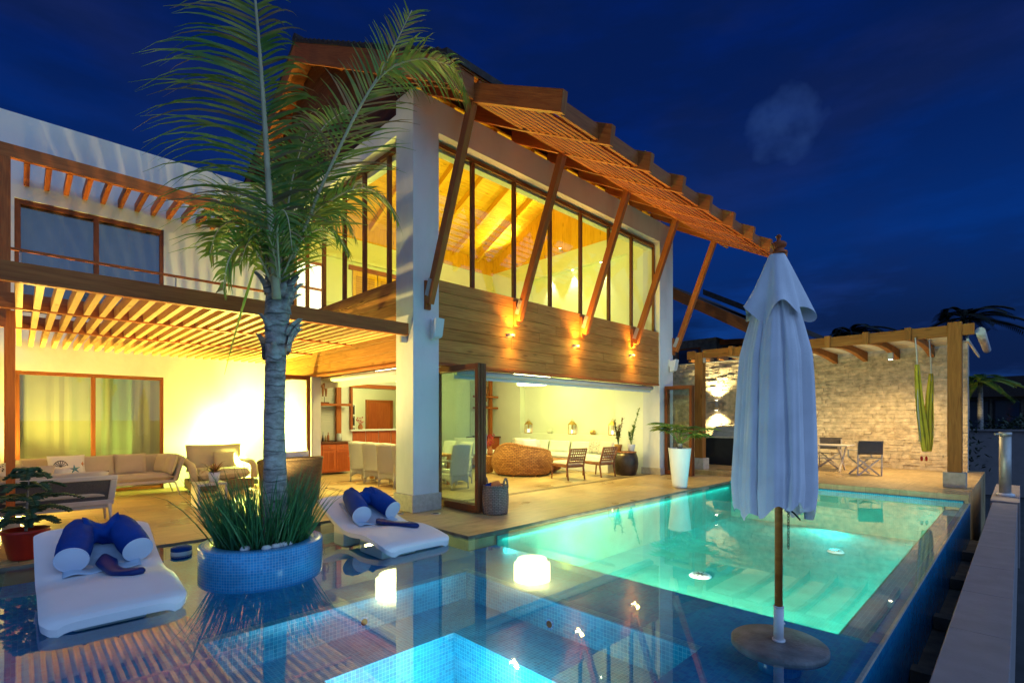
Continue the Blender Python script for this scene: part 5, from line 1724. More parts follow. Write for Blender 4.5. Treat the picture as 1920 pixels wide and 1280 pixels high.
# ================================================================== LAMPS ON THE FACADE
GOLD = (1.0, 0.66, 0.14)
for i, x in enumerate((7.16, 9.30, 11.70)):
    z = 3.31; y = Y0 + 0.03
    lab = ['nearest of the three up-and-down wall lamps on the timber cladding', 'middle one of three up-and-down wall lamps on the timber cladding', 'farthest of the three up-and-down wall lamps on the timber cladding'][i]
    t = thing('wall_lamp', lab, 'lamp', (x, y, z), 0, 'wall lamps on the cladding')
    mb = MB()
    o = len(mb.v); n = 20
    def half(u, v, x=x, y=y, z=z):
        a = math.pi * u; r = 0.105
        return (x + r * math.cos(a), y - 0.004 - r * 0.95 * math.sin(a), z - 0.028 + 0.056 * v)
    mb.grid(half, 20, 1, 0.3, 0.05)
    part('lamp_body', mb, MT['steel'], t, solid=0.006)
    mb = MB()
    mb.lathe((x, y - 0.045, 0), [(0.0, z - 0.012), (0.030, z - 0.012), (0.034, z), (0.030, z + 0.012), (0.0, z + 0.012)], 14, cap=(False, False)); part('bulb', mb, glow('bulb_glow', (1.0, 0.78, 0.34), 60.0), t)
    lamp('wall_lamp_glow', 'POINT', (x, y - 0.20, z + 0.02), 14, (1.0, 0.66, 0.10), 0.04)
    lamp('wall_lamp_up', 'SPOT', (x, y - 0.10, z + 0.05), 260, (1.0, 0.52, 0.08), 0.03, (x, y - 1.25, z + 2.6), 125, 0.9)
    lamp('wall_lamp_down', 'SPOT', (x, y - 0.12, z - 0.05), 70, GOLD, 0.03, (x, y - 0.55, z - 1), 130, 0.9)

# loudspeakers
def speaker(c, label):
    t = thing('loudspeaker', label, 'loudspeaker', c, 0, 'white outdoor loudspeakers on the pillars')
    x, y, z = c
    mb = MB()
    mb.hexa([(x - 0.10, y - 0.20, z - 0.16), (x + 0.10, y - 0.20, z - 0.16), (x + 0.06, y - 0.04, z - 0.20), (x - 0.06, y - 0.04, z - 0.20), (x - 0.10, y - 0.26, z + 0.17), (x + 0.10, y - 0.26, z + 0.17), (x + 0.06, y - 0.04, z + 0.13), (x - 0.06, y - 0.04, z + 0.13)])
    part('cabinet', mb, MT['white'], t, 0.03, seg=3)
    mb = MB()
    mb.hexa([(x - 0.085, y - 0.206, z - 0.14), (x + 0.085, y - 0.206, z - 0.14), (x + 0.085, y - 0.202, z - 0.14), (x - 0.085, y - 0.202, z - 0.14), (x - 0.085, y - 0.266, z + 0.155), (x + 0.085, y - 0.266, z + 0.155), (x + 0.085, y - 0.262, z + 0.155), (x - 0.085, y - 0.262, z + 0.155)])
    part('grille', mb, MT['blind'], t)
    mb = MB(); mb.box(x - 0.03, x + 0.03, y - 0.045, y - 0.001, z - 0.03, z + 0.18); part('bracket', mb, MT['white'], t, 0.004)
speaker((5.20, Y0, 3.19), 'white wedge loudspeaker fixed high on the near pillar')
speaker((13.72, Y0, 3.19), 'white wedge loudspeaker fixed high on the far pillar')
# deck uplights
for (x, y, lab) in ((4.60, 7.42, 'flush round floor light in front of the left face of the near pillar'), (5.05, 6.98, 'flush round floor light in front of the right face of the near pillar')):
    t = thing('floor_light', lab, 'lamp', (x, y, 0))
    mb = MB(); mb.lathe((x, y, 0), [(0.085, 0.0008), (0.085, 0.008), (0.055, 0.008)], 24, cap=(False, False)); part('bezel', mb, MT['steel'], t)
    mb = MB(); mb.lathe((x, y, 0), [(0.0, 0.006), (0.055, 0.006)], 24, cap=(False, False)); part('lens', mb, MT['black'], t)
# roller blinds
mb = MB(); mb.tube([(5.9, 7.52, 2.50), (13.1, 7.52, 2.50)], 0.055, 16); mb.box(5.9, 13.1, 7.565, 7.57, 2.38, 2.50)
single('roller_blind', mb, MT['blind'], 'rolled up white blind above the wide pool side opening', 'blind', (9.5, 7.52, 2.5))
mb = MB(); mb.tube([(5.06, 7.92, 2.50), (5.06, 11.42, 2.50)], 0.055, 16); mb.box(5.105, 5.11, 7.92, 11.42, 2.32, 2.50)
single('roller_blind', mb, MT['blind'], 'rolled up white blind above the dining side opening', 'blind', (5.06, 9.6, 2.5))

# ================================================================== INSIDE THE HALL
# --- dining table, chairs, glasses
dt = thing('dining_table', 'long dining table of pale wood with white chairs down both sides', 'table', (7.15, 11.0, 0))
mb = MB(); mb.box(6.72, 7.62, 9.7, 12.5, 0.71, 0.76); part('tabletop', mb, MT['beamlt'], dt, 0.008)
for (x, y) in ((6.82, 9.85), (7.52, 9.85), (6.82, 12.35), (7.52, 12.35)):
    mb = MB(); mb.box(x - 0.04, x + 0.04, y - 0.04, y + 0.04, 0, 0.709); part('leg', mb, MT['beamlt'], dt, 0.005)
def make_dchair(label):
    t = thing('dining_chair', label, 'chair', (0, 0, 0), 0, 'white woven dining chairs')
    mb = MB()
    def shell(u, v):   # back at -y, slightly raked, with side wings
        x = (u - 0.5) * 2
        w = 0.275 - 0.02 * v
        z = 0.30 + 0.72 * v
        y = -0.22 - 0.10 * v ** 1.5 + 0.05 * abs(x) ** 3
        top = 0.02 * (1 - x * x) if v > 0.99 else 0
        return (x * w, y, z + top)
    mb.grid(shell, 14, 12, 0.5, 0.7)
    build('backrest', mb, MT['chairwhite'], t, None, solid=0.035)
    mb = MB(); mb.box(-0.25, 0.25, -0.20, 0.26, 0.36, 0.45); build('seat', mb, MT['chairwhite'], t, None, 0.025)
    mb = MB()
    def skirt(u, v):
        x = (u - 0.5) * 2
        zb_ = 0.10 + 0.10 * (1 - abs(x) ** 2.2)
        return (x * (0.255 - 0.0 * v), -0.215 + 0.02 * (1 - v), zb_ + (0.37 - zb_) * v)
    mb.grid(skirt, 16, 4, 0.5, 0.3)
    for sg in (-1, 1):
        mb.grid(lambda u, v, sg=sg: (sg * 0.25, -0.21 + 0.46 * u, (0.12 + 0.10 * (1 - abs(2 * u - 1) ** 2)) * (1 - v) + 0.37 * v), 8, 3, 0.46, 0.3)
    build('woven_skirt', mb, MT['chairwhite'], t, None, solid=0.012)
    for (x, y) in ((-0.23, -0.20), (0.23, -0.20), (-0.23, 0.24), (0.23, 0.24)):
        mb = MB(); mb.tube([(x, y, 0.36), (x * 1.04, y * 1.06, 0.0)], [0.02, 0.014], 8); build('leg', mb, MT['chairwhite'], t)
    for sg in (-1, 1):
        mb = MB(); mb.tube([(sg * 0.25, -0.24, 0.66), (sg * 0.265, 0.0, 0.655), (sg * 0.26, 0.22, 0.62), (sg * 0.25, 0.25, 0.44)], 0.026, 10); build('armrest', mb, MT['chairwhite'], t)
    return t
first = make_dchair('white woven dining chair nearest the sideboard, backed to the terrace')
AC = -math.pi / 2 + 0.42
spots = [(6.42, 12.05, AC, None), (6.42, 11.35, AC, 'second white dining chair from the sideboard, backed to the terrace'), (6.42, 10.65, AC, 'third white dining chair from the sideboard, backed to the terrace'), (6.42, 9.95, AC, 'white dining chair half hidden behind the near pillar'),
         (7.92, 12.05, math.pi / 2, 'white dining chair across the table at the kitchen hatch end'), (7.92, 11.35, math.pi / 2, 'second white dining chair along the far side of the table'), (7.92, 10.65, math.pi / 2, 'third white dining chair along the far side of the table'), (7.92, 9.95, math.pi / 2, 'last white dining chair on the far side, seen through the door glass'), (7.20, 9.22, 0, 'white dining chair at the head of the table behind the folded glass')]
for i, (x, y, a, lab) in enumerate(spots):
    if i == 0:
        first.location = (x, y, 0); first.rotation_euler = (0, 0, a)
    else:
        dup(first, (x, y, 0), a, lab)
def make_glass(label):
    t = thing('wine_glass', label, 'glass', (0, 0, 0), 0, 'wine glasses on the dining table')
    mb = MB(); mb.lathe((0, 0, 0), [(0.035, 0.001), (0.034, 0.004), (0.006, 0.008), (0.0045, 0.09), (0.02, 0.11), (0.038, 0.15), (0.036, 0.19), (0.030, 0.215)], 18, cap=(True, False))
    build('bowl', mb, MT['glass'], t)
    return t
g0 = make_glass('wine glass on the dining table nearest the kitchen hatch')
gl_ = [(6.95, 11.9, None), (7.25, 11.5, 'wine glass in the middle of the dining table'), (7.4, 11.0, 'wine glass on the dining table next to the pillar'), (6.95, 10.4, 'wine glass at the pool end of the dining table')]
for i, (x, y, lab) in enumerate(gl_):
    if i == 0: g0.location = (x, y, 0.762)
    else: dup(g0, (x, y, 0.762), None, lab)
mb = MB(); mb.lathe((7.2, 10.9, 0), [(0.0, 0.764), (0.08, 0.765), (0.17, 0.83), (0.165, 0.83), (0.08, 0.775), (0.0, 0.772)], 24, cap=(False, False)); single('bowl', mb, MT['brass'], 'shallow brass bowl in the middle of the dining table', 'bowl', (7.2, 10.9, 0.764))
# napkin stand-ups on the table
# --- sideboards, shelves and carvings on the back wall
def sideboard(x0, x1, label):
    t = thing('sideboard', label, 'cabinet', ((x0 + x1) / 2, 14.2, 0))
    mb = MB(); mb.box(x0, x1, 14.05, 14.495, 0.06, 0.90); part('carcass', mb, MT['cabinet'], t, 0.006)
    mb = MB(); mb.box(x0 - 0.03, x1 + 0.03, 14.0, 14.497, 0.901, 0.95); part('top', mb, MT['darkwood'], t, 0.006)
    n = max(2, int(round((x1 - x0) / 0.5)))
    for i in range(n):
        a, b = x0 + 0.03 + (x1 - x0 - 0.06) * i / n, x0 + 0.03 + (x1 - x0 - 0.06) * (i + 1) / n
        mb = MB(); mb.box(a + 0.006, b - 0.006, 14.03, 14.049, 0.10, 0.70)
        d = part('door', mb, MT['cabinet'], t, 0.003)
        mb = MB()
        k = a + 0.06
        while k < b - 0.07:
            mb.box(k, k + 0.014, 14.02, 14.0295, 0.16, 0.64); k += 0.028
        sub('reeding', mb, MT['cabinet'], d)
        mb = MB(); mb.box(a + 0.006, b - 0.006, 14.03, 14.049, 0.72, 0.88); d = part('drawer', mb, MT['cabinet'], t, 0.003)
        mb = MB(); mb.tube([((a + b) / 2, 14.03, 0.80), ((a + b) / 2, 14.005, 0.80)], 0.012, 8); sub('knob', mb, MT['brass'], d)
sideboard(5.75, 7.05, 'red brown reeded sideboard beside the kitchen hatch')
sideboard(11.9, 13.15, 'red brown reeded sideboard in the corner behind the rattan seat')
def shelf_unit(x0, x1, xp, label, zs):
    t = thing('wall_shelf', label, 'shelf', ((x0 + x1) / 2, 14.4, 0.95))
    mb = MB(); mb.box(xp - 0.075, xp + 0.075, 14.33, 14.42, 0.951, 3.4); part('upright', mb, MT['beam'], t, 0.005)
    for z in zs:
        mb = MB(); mb.box(x0, x1, 14.14, 14.329, z, z + 0.07); part('shelf_board', mb, MT['beam'], t, 0.005)
    mb = MB()
    z = 0.99
    while z < 3.1:
        mb.hexa([(x0, 14.44, z), (xp - 0.076, 14.44, z), (xp - 0.076, 14.45, z), (x0, 14.45, z), (x0, 14.475, z + 0.065), (xp - 0.076, 14.475, z + 0.065), (xp - 0.076, 14.485, z + 0.065), (x0, 14.485, z + 0.065)]); z += 0.075
    part('louvre_panel', mb, MT['louvre'], t)
shelf_unit(5.5, 7.15, 6.84, 'timber upright with a shelf over the louvres beside the kitchen hatch', (2.0,))
shelf_unit(12.05, 13.18, 12.98, 'timber upright with shelves over the louvres in the hall corner', (2.0, 2.42))
def carving(x, y, z, label, h=0.62):
    t = thing('carved_figure', label, 'sculpture', (x, y, z))
    mb = MB(); mb.box(x - 0.12, x + 0.12, y - 0.06, y + 0.06, z + 0.001, z + 0.035); part('base', mb, MT['darkwood'], t, 0.004)
    mb = MB(); mb.tube([(x, y, z + 0.03), (x, y, z + 0.2)], 0.007, 8); part('rod', mb, MT['black'], t)
    mb = MB()
    zz_ = z + 0.2
    mb.tube([(x - 0.045, y, zz_), (x - 0.05, y, zz_ + 0.12), (x - 0.04, y, zz_ + 0.28), (x - 0.02, y, zz_ + 0.34)], [0.018, 0.03, 0.045, 0.05], 10)
    mb.tube([(x + 0.045, y, zz_), (x + 0.05, y, zz_ + 0.12), (x + 0.04, y, zz_ + 0.28), (x + 0.02, y, zz_ + 0.34)], [0.018, 0.03, 0.045, 0.05], 10)
    mb.tube([(x, y, zz_ + 0.28), (x, y, zz_ + 0.42), (x, y, zz_ + 0.56), (x, y, zz_ + 0.62)], [0.07, 0.085, 0.095, 0.04], 12, flat=0.6)
    mb.tube([(x - 0.10, y, zz_ + 0.56), (x - 0.125, y, zz_ + 0.42), (x - 0.09, y, zz_ + 0.26)], [0.03, 0.026, 0.018], 8)
    mb.tube([(x + 0.10, y, zz_ + 0.56), (x + 0.125, y, zz_ + 0.42), (x + 0.09, y, zz_ + 0.26)], [0.03, 0.026, 0.018], 8)
    mb.tube([(x, y, zz_ + 0.62), (x, y, zz_ + 0.68), (x, y, zz_ + 0.76), (x, y, zz_ + 0.80)], [0.035, 0.055, 0.05, 0.02], 10)
    part('figure', mb, MT['carved'], t)
carving(6.35, 14.24, 2.07, 'carved wooden figure on a rod above the sideboard by the kitchen hatch')
carving(12.62, 14.24, 2.07, 'carved wooden figure on a rod above the corner sideboard')
# drinks tray on the first sideboard
tr = thing('drinks_tray', 'tray of small bottles and jars on the sideboard by the kitchen hatch', 'tray', (6.3, 14.2, 0.95))
mb = MB(); mb.box(5.95, 6.55, 14.08, 14.36, 0.951, 0.965); part('tray', mb, MT['darkwood'], tr, 0.004)
q = random.Random(4)
for i in range(8):
    x, y = 6.0 + 0.066 * i, 14.14 + q.uniform(0, 0.15); h = q.uniform(0.14, 0.30); r_ = q.uniform(0.022, 0.036)
    mb = MB(); mb.lathe((x, y, 0), [(0.0, 0.966), (r_, 0.967), (r_, 0.966 + h * 0.6), (r_ * 0.4, 0.966 + h * 0.75), (r_ * 0.4, 0.966 + h), (0, 0.966 + h)], 12, cap=(False, False)); part('bottle', mb, [MT['black'], MT['steel'], MT['brass'], MT['terracotta']][i % 4], tr)
mb = MB(); mb.lathe((6.78, 14.2, 0), [(0.0, 0.951), (0.075, 0.952), (0.08, 1.0), (0.08, 1.17), (0.06, 1.19), (0.0, 1.19)], 20, cap=(False, False)); single('ice_bucket', mb, MT['steel'], 'steel ice bucket at the right end of the sideboard by the hatch', 'bucket', (6.78, 14.2, 0.951))
mb = MB(); mb.lathe((12.3, 14.25, 0), [(0.0, 0.951), (0.2, 0.955), (0.24, 0.99), (0.0, 1.0)], 20, sx=1.4, sy=0.6, cap=(False, False)); single('leaf_bowl', mb, MT['hedge'], 'low dark green bowl on the corner sideboard', 'bowl', (12.3, 14.25, 0.951))

# --- kitchen behind the hatch
kt = thing('kitchen', 'pale kitchen with a wooden door seen through the wall hatch', 'kitchen', (8.4, 16, 0))
mb = MB()
mb.box(6.4, 11.2, 17.6, 17.7, 0, 3.0); part('kitchen_wall', mb, MT['inner'], kt)
mb = MB(); mb.box(6.3, 6.4, 14.71, 17.7, 0, 3.0); part('kitchen_wall', mb, MT['inner'], kt)
mb = MB(); mb.box(11.2, 11.3, 14.71, 17.7, 0, 3.0); part('kitchen_wall', mb, MT['inner'], kt)
mb = MB(); mb.box(6.3, 11.3, 14.71, 17.7, 3.0, 3.1); part('kitchen_ceiling', mb, MT['inner'], kt)
mb = MB(); mb.box(7.25, 9.67, 14.38, 14.75, 1.241, 1.29); part('hatch_counter', mb, MT['offwhite'], kt, 0.006)
mb = MB()
mb.box(7.25, 7.32, 14.40, 14.73, 1.291, 2.70); mb.box(9.60, 9.67, 14.40, 14.73, 1.291, 2.70); mb.box(7.321, 9.599, 14.40, 14.73, 2.581, 2.70)
part('hatch_frame', mb, MT['beam'], kt, 0.005)
mb = MB(); mb.box(9.55, 10.5, 17.52, 17.599, 0, 2.25); d = part('door', mb, MT['cabinet'], kt, 0.006)
mb = MB(); mb.box(9.45, 9.549, 17.50, 17.6, 0, 2.35); mb.box(10.501, 10.6, 17.50, 17.6, 0, 2.35); mb.box(9.549, 10.501, 17.50, 17.6, 2.251, 2.35); sub('door_frame', mb, MT['beam'], d, 0.004)
ov = thing('oven_tower', 'stack of built-in ovens with dark glass fronts in the kitchen', 'oven', (8.35, 17.3, 0))
mb = MB(); mb.box(7.95, 8.75, 17.0, 17.59, 0, 2.15); part('housing', mb, MT['offwhite'], ov, 0.006)
for z in (0.95, 1.38, 1.78):
    mb = MB(); mb.box(8.0, 8.70, 16.97, 16.999, z, z + 0.34); d = part('oven_door', mb, MT['black'], ov, 0.006)
    mb = MB(); mb.tube([(8.06, 16.94, z + 0.30), (8.64, 16.94, z + 0.30)], 0.012, 8); sub('handle', mb, MT['steel'], d)
vs = thing('flower_vase', 'small vase of pink flowers on the kitchen hatch counter', 'vase', (7.62, 14.5, 1.29))
mb = MB(); mb.lathe((7.62, 14.5, 0), [(0.0, 1.291), (0.06, 1.292), (0.08, 1.36), (0.05, 1.44), (0.055, 1.45), (0.0, 1.44)], 18, cap=(False, False)); part('vase', mb, MT['terracotta'], vs)
mb = MB(); q = random.Random(12)
for i in range(14):
    p = Vector((7.62 + q.uniform(-0.12, 0.12), 14.5 + q.uniform(-0.1, 0.1), 1.55 + q.uniform(-0.06, 0.14)))
    mb.tube([(7.62, 14.5, 1.43), p], 0.004, 4)
    for k in range(5):
        mb.blade(p, (q.uniform(-1, 1), q.uniform(-1, 1), q.uniform(0, 1)), (0, 0, 1), 0.05, 0.04, 2, 0.2)
part('flowers', mb, MT['pinkflower'], vs)
# hatch front panels
mb = MB()
for k in range(5):
    mb.box(7.35 + k * 0.45, 7.35 + k * 0.45 + 0.43, 14.47, 14.499, 0.1, 1.235)
single('counter_front', mb, MT['cabinet'], 'row of dark red timber panels under the kitchen hatch', 'panel', (8.4, 14.48, 0.6), bev=0.004)

# --- sitting area
bq = thing('banquette', 'long white built-in bench with cushions along the niche wall', 'bench', (12.75, 10.8, 0))
mb = MB(); mb.box(12.45, 13.19, 8.6, 13.4, 0.0, 0.36); part('plinth', mb, MT['offwhite'], bq, 0.01)
mb = MB(); mb.pillow((12.80, 11.0, 0.42), (0.78, 4.6, 0.20), None, 14, 22, puff=0.22); part('seat_cushion', mb, MT['offwhite'], bq)
for k in range(5):
    mb = MB(); mb.pillow((13.08, 9.1 + k * 0.95, 0.70), (0.40, 0.92, 0.18), rot(0, -1.35, 0), 6, 14, puff=0.3); part('back_cushion', mb, MT['offwhite'], bq)
for (x, y, lab, m_) in ((12.9, 12.9, 'dark patterned cushion at the left end of the white bench', MT['pattern']), (12.86, 9.35, 'dark patterned cushion behind the strap chairs on the white bench', MT['pattern']), (12.8, 8.9, 'pale cushion at the right end of the white bench', MT['cream'])):
    mb = MB(); mb.pillow((x, y, 0.74), (0.42, 0.5, 0.16), rot(0, -1.2, 0.1), 3.5); single('bench_cushion', mb, m_, lab, 'cushion', (x, y, 0.74), 'cushions on the white bench')
def lantern(y, label):
    x, z = 13.30, 1.10
    t = thing('brass_lantern', label, 'lantern', (x, y, z), 0, 'brass lanterns on the niche ledge')
    w = 0.10
    mb = MB(); mb.box(x - w, x + w, y - w, y + w, z + 0.001, z + 0.03); part('base', mb, MT['brass'], t, 0.004)
    mb = MB()
    for sx in (-1, 1):
        for sy in (-1, 1):
            mb.box(x + sx * (w - 0.01) - 0.009, x + sx * (w - 0.01) + 0.009, y + sy * (w - 0.01) - 0.009, y + sy * (w - 0.01) + 0.009, z + 0.03, z + 0.32)
    part('frame', mb, MT['brass'], t)
    mb = MB(); mb.hexa([(x - w - .01, y - w - .01, z + .32), (x + w + .01, y - w - .01, z + .32), (x + w + .01, y + w + .01, z + .32), (x - w - .01, y + w + .01, z + .32), (x - .03, y - .03, z + .45), (x + .03, y - .03, z + .45), (x + .03, y + .03, z + .45), (x - .03, y + .03, z + .45)])
    mb.tube([(x, y - 0.045 * math.cos(a), z + 0.45 + 0.06 * math.sin(a)) for a in [i * math.pi / 8 for i in range(9)]], 0.006, 6)
    part('roof', mb, MT['brass'], t)
    mb = MB(); mb.tube([(x, y, z + 0.03), (x, y, z + 0.15)], 0.03, 12); part('candle', mb, glow('candle_glow', (1.0, 0.85, 0.45), 6.0), t)
lantern(12.65, 'brass lantern at the left end of the lit niche ledge')
lantern(10.62, 'brass lantern in the middle of the lit niche ledge')
lantern(9.0, 'brass lantern behind the orchids at the right end of the niche')
for (y, lab) in ((11.6, 'small clear jar between the left and middle lanterns'), (9.75, 'small amber jar between the middle and right lanterns')):
    mb = MB(); mb.lathe((13.28, y, 0), [(0.0, 1.101), (0.07, 1.102), (0.10, 1.15), (0.09, 1.22), (0.06, 1.25)], 18, cap=(False, False)); single('glass_jar', mb, MT['brass'] if y < 10 else MT['louvre'], lab, 'jar', (13.28, y, 1.1), 'jars on the niche ledge')

# rattan loveseat
rt_ = thing('rattan_loveseat', 'round backed rattan loveseat seen from behind in the sitting area', 'armchair', (10.35, 10.2, 0))
RC = Vector((10.5, 10.25, 0)); ra = math.atan2(-RC.y, -RC.x) + 0.10
def rsh(u, v):
    a = ra + R(-112) + R(224) * u
    k = math.sin(math.pi * u)
    top = 0.50 + 0.30 * k ** 1.2 + 0.16 * math.exp(-((u - 0.30) / 0.16) ** 2) + 0.02 * math.exp(-((u - 0.9) / 0.08) ** 2)
    r = 0.78 + 0.10 * math.sin(math.pi * v) + 0.05 * v
    return (RC.x + r * math.cos(a) * 0.92, RC.y + r * math.sin(a) * 1.0, 0.06 + v * (top - 0.06))
mb = MB(); mb.grid(rsh, 50, 14, 3.0, 0.85); part('woven_shell', mb, MT['rattan'], rt_, solid=0.07)
mb = MB(); mb.tube([rsh(i / 50, 1.0) for i in range(51)], 0.05, 10); part('rolled_rim', mb, MT['rattan'], rt_)
mb = MB(); mb.lathe((RC.x, RC.y, 0), [(0.0, 0.10), (0.70, 0.10), (0.72, 0.34), (0.0, 0.36)], 30, cap=(False, False)); part('seat_base', mb, MT['rattan'], rt_)
mb = MB(); mb.pillow((RC.x + 0.05, RC.y + 0.05, 0.43), (1.2, 1.2, 0.20), rotz(ra), 3, 16, puff=0.3); part('seat_cushion', mb, MT['cream'], rt_)
for k in (-70, -25, 30, 75):
    a = ra + R(k); mb = MB(); mb.tube([(RC.x + 0.72 * math.cos(a), RC.y + 0.72 * math.sin(a), 0.10), (RC.x + 0.74 * math.cos(a), RC.y + 0.74 * math.sin(a), 0.0)], 0.03, 8); part('foot', mb, MT['carved'], rt_)
for i, (k, rr_, m_) in enumerate(((-48, 0.5, MT['cream']), (-20, 0.52, MT['offwhite']), (4, 0.48, MT['cream']))):
    a = ra + R(-k); mb = MB(); mb.pillow((RC.x + rr_ * math.cos(a), RC.y + rr_ * math.sin(a), 0.80 + 0.03 * i), (0.44, 0.44, 0.16), rotz(a + math.pi / 2) @ rot(1.35, 0, 0), 3.2)
    single('scatter_cushion', mb, m_, ['cream cushion at the left in the rattan loveseat', 'white cushion in the middle of the rattan loveseat', 'cream cushion at the right in the rattan loveseat'][i], 'cushion', (RC.x, RC.y, 0.8), 'cushions in the rattan loveseat')
# woven ottoman to its left and a second rattan chair
mb = MB(); mb.box(9.75, 10.15, 11.1, 11.5, 0.02, 0.52); single('wicker_cube', mb, MT['rattan'], 'woven rattan cube stool left of the round loveseat', 'stool', (9.95, 11.3, 0), bev=0.03)
r2 = thing('rattan_sofa', 'rattan sofa with cream cushions along the far side of the sitting area', 'sofa', (11.2, 12.9, 0))
mb = MB(); mb.box(10.3, 11.9, 12.7, 13.5, 0.08, 0.40); part('base', mb, MT['rattan'], r2, 0.05)
mb = MB(); mb.box(10.25, 11.95, 13.4, 13.55, 0.08, 0.78); part('backrest', mb, MT['rattan'], r2, 0.05)
mb = MB(); mb.pillow((11.1, 13.05, 0.47), (1.5, 0.7, 0.2), None, 8, 16, puff=0.3); part('seat_cushion', mb, MT['cream'], r2)
mb = MB(); mb.pillow((11.1, 13.32, 0.74), (1.4, 0.5, 0.2), rot(1.35, 0, 0), 6, 16, puff=0.3); part('back_cushion', mb, MT['cream'], r2)
fl2 = thing('flower_vase', 'vase of red flowers between the corner sideboard and the rattan seat', 'vase', (11.0, 12.2, 0.4))
mb = MB(); mb.lathe((11.0, 12.2, 0), [(0.0, 0.42), (0.07, 0.42), (0.10, 0.55), (0.05, 0.70), (0.06, 0.72), (0.0, 0.71)], 18, cap=(False, False)); part('vase', mb, MT['terracotta'], fl2)
mb = MB()
for i in range(22):
    p = Vector((11.0 + q.uniform(-0.22, 0.22), 12.2 + q.uniform(-0.22, 0.22), 0.95 + q.uniform(-0.15, 0.15))); mb.tube([(11.0, 12.2, 0.7), p], 0.004, 4)
    for k in range(5):
        mb.blade(p, (q.uniform(-1, 1), q.uniform(-1, 1), q.uniform(0, 1)), (0, 0, 1), 0.06, 0.045, 2, 0.2)
part('flowers', mb, MT['pinkflower'], fl2)

# coffee table
ct = thing('coffee_table', 'low rounded brown coffee table in front of the white bench', 'table', (11.5, 10.3, 0))
mb = MB(); mb.lathe((11.5, 10.3, 0), [(0.0, 0.0), (0.30, 0.001), (0.45, 0.10), (0.62, 0.34), (0.66, 0.38), (0.64, 0.40), (0.0, 0.40)], 36, sy=1.2, cap=(False, False)); part('body', mb, MT['carved'], ct)
mb = MB(); mb.lathe((11.35, 10.6, 0), [(0.0, 0.402), (0.07, 0.403), (0.075, 0.58), (0.06, 0.58), (0.055, 0.42), (0.0, 0.42)], 20, cap=(False, False)); single('candle_holder', mb, MT['terracotta'], 'brown cylindrical candle holder on the coffee table', 'candle holder', (11.35, 10.6, 0.402))

# strap-back chairs
def make_schair(label):
    t = thing('strap_chair', label, 'chair', (0, 0, 0), 0, 'wooden chairs with woven strap backs')
    for (x, y, ht) in ((-0.28, -0.28, 0.40), (0.28, -0.28, 0.40)):   # rear legs run up as back posts
        mb = MB(); mb.tube([(x, y - 0.06, 0.0), (x, y, 0.30), (x, y - 0.02, 0.45), (x, y - 0.14, 0.84)], [0.02, 0.026, 0.026, 0.02], 10); build('back_post', mb, MT['carved'], t)
    for x in (-0.26, 0.26):
        mb = MB(); mb.tube([(x, 0.36, 0.37), (x, 0.40, 0.0)], [0.026, 0.018], 10); build('leg', mb, MT['carved'], t)
    mb = MB()
    for x in (-0.27, 0.27):
        mb.bar((x, -0.27, 0.36), (x, 0.38, 0.38), 0.04, 0.06)
    mb.bar((-0.25, 0.36, 0.38), (0.25, 0.36, 0.38), 0.04, 0.06); mb.bar((-0.25, -0.26, 0.36), (0.25, -0.26, 0.36), 0.04, 0.06)
    build('seat_frame', mb, MT['carved'], t, None, 0.006)
    mb = MB(); mb.pillow((0, 0.06, 0.43), (0.56, 0.64, 0.12), None, 8, 14, puff=0.28); build('seat_cushion', mb, MT['cream'], t)
    mb = MB()
    mb.bar((-0.26, -0.29, 0.47), (0.26, -0.29, 0.47), 0.03, 0.045); build('back_rail', mb, MT['carved'], t, None, 0.005)
    mb = MB(); mb.bar((-0.26, -0.41, 0.82), (0.26, -0.41, 0.82), 0.03, 0.045); build('back_rail', mb, MT['carved'], t, None, 0.005)
    mb = MB()
    for k in range(7):
        x = -0.22 + k * 0.073
        mb.bar((x, -0.295, 0.50), (x, -0.40, 0.80), 0.034, 0.006, (0, 1, 0))
    for k in range(4):
        tt = (k + 0.5) / 4; y = -0.298 - 0.105 * tt; z = 0.49 + 0.31 * tt
        mb.bar((-0.26, y - 0.008, z), (0.26, y - 0.008, z), 0.006, 0.036)
    build('strap_weave', mb, MT['carved'], t)
    return t
s1 = make_schair('strap-back wooden chair nearer the coffee table')
s1.location = (10.55, 8.55, 0); s1.rotation_euler = (0, 0, R(-12))
dup(s1, (11.75, 8.40, 0), R(-8), 'strap-back wooden chair beside the bronze drum')

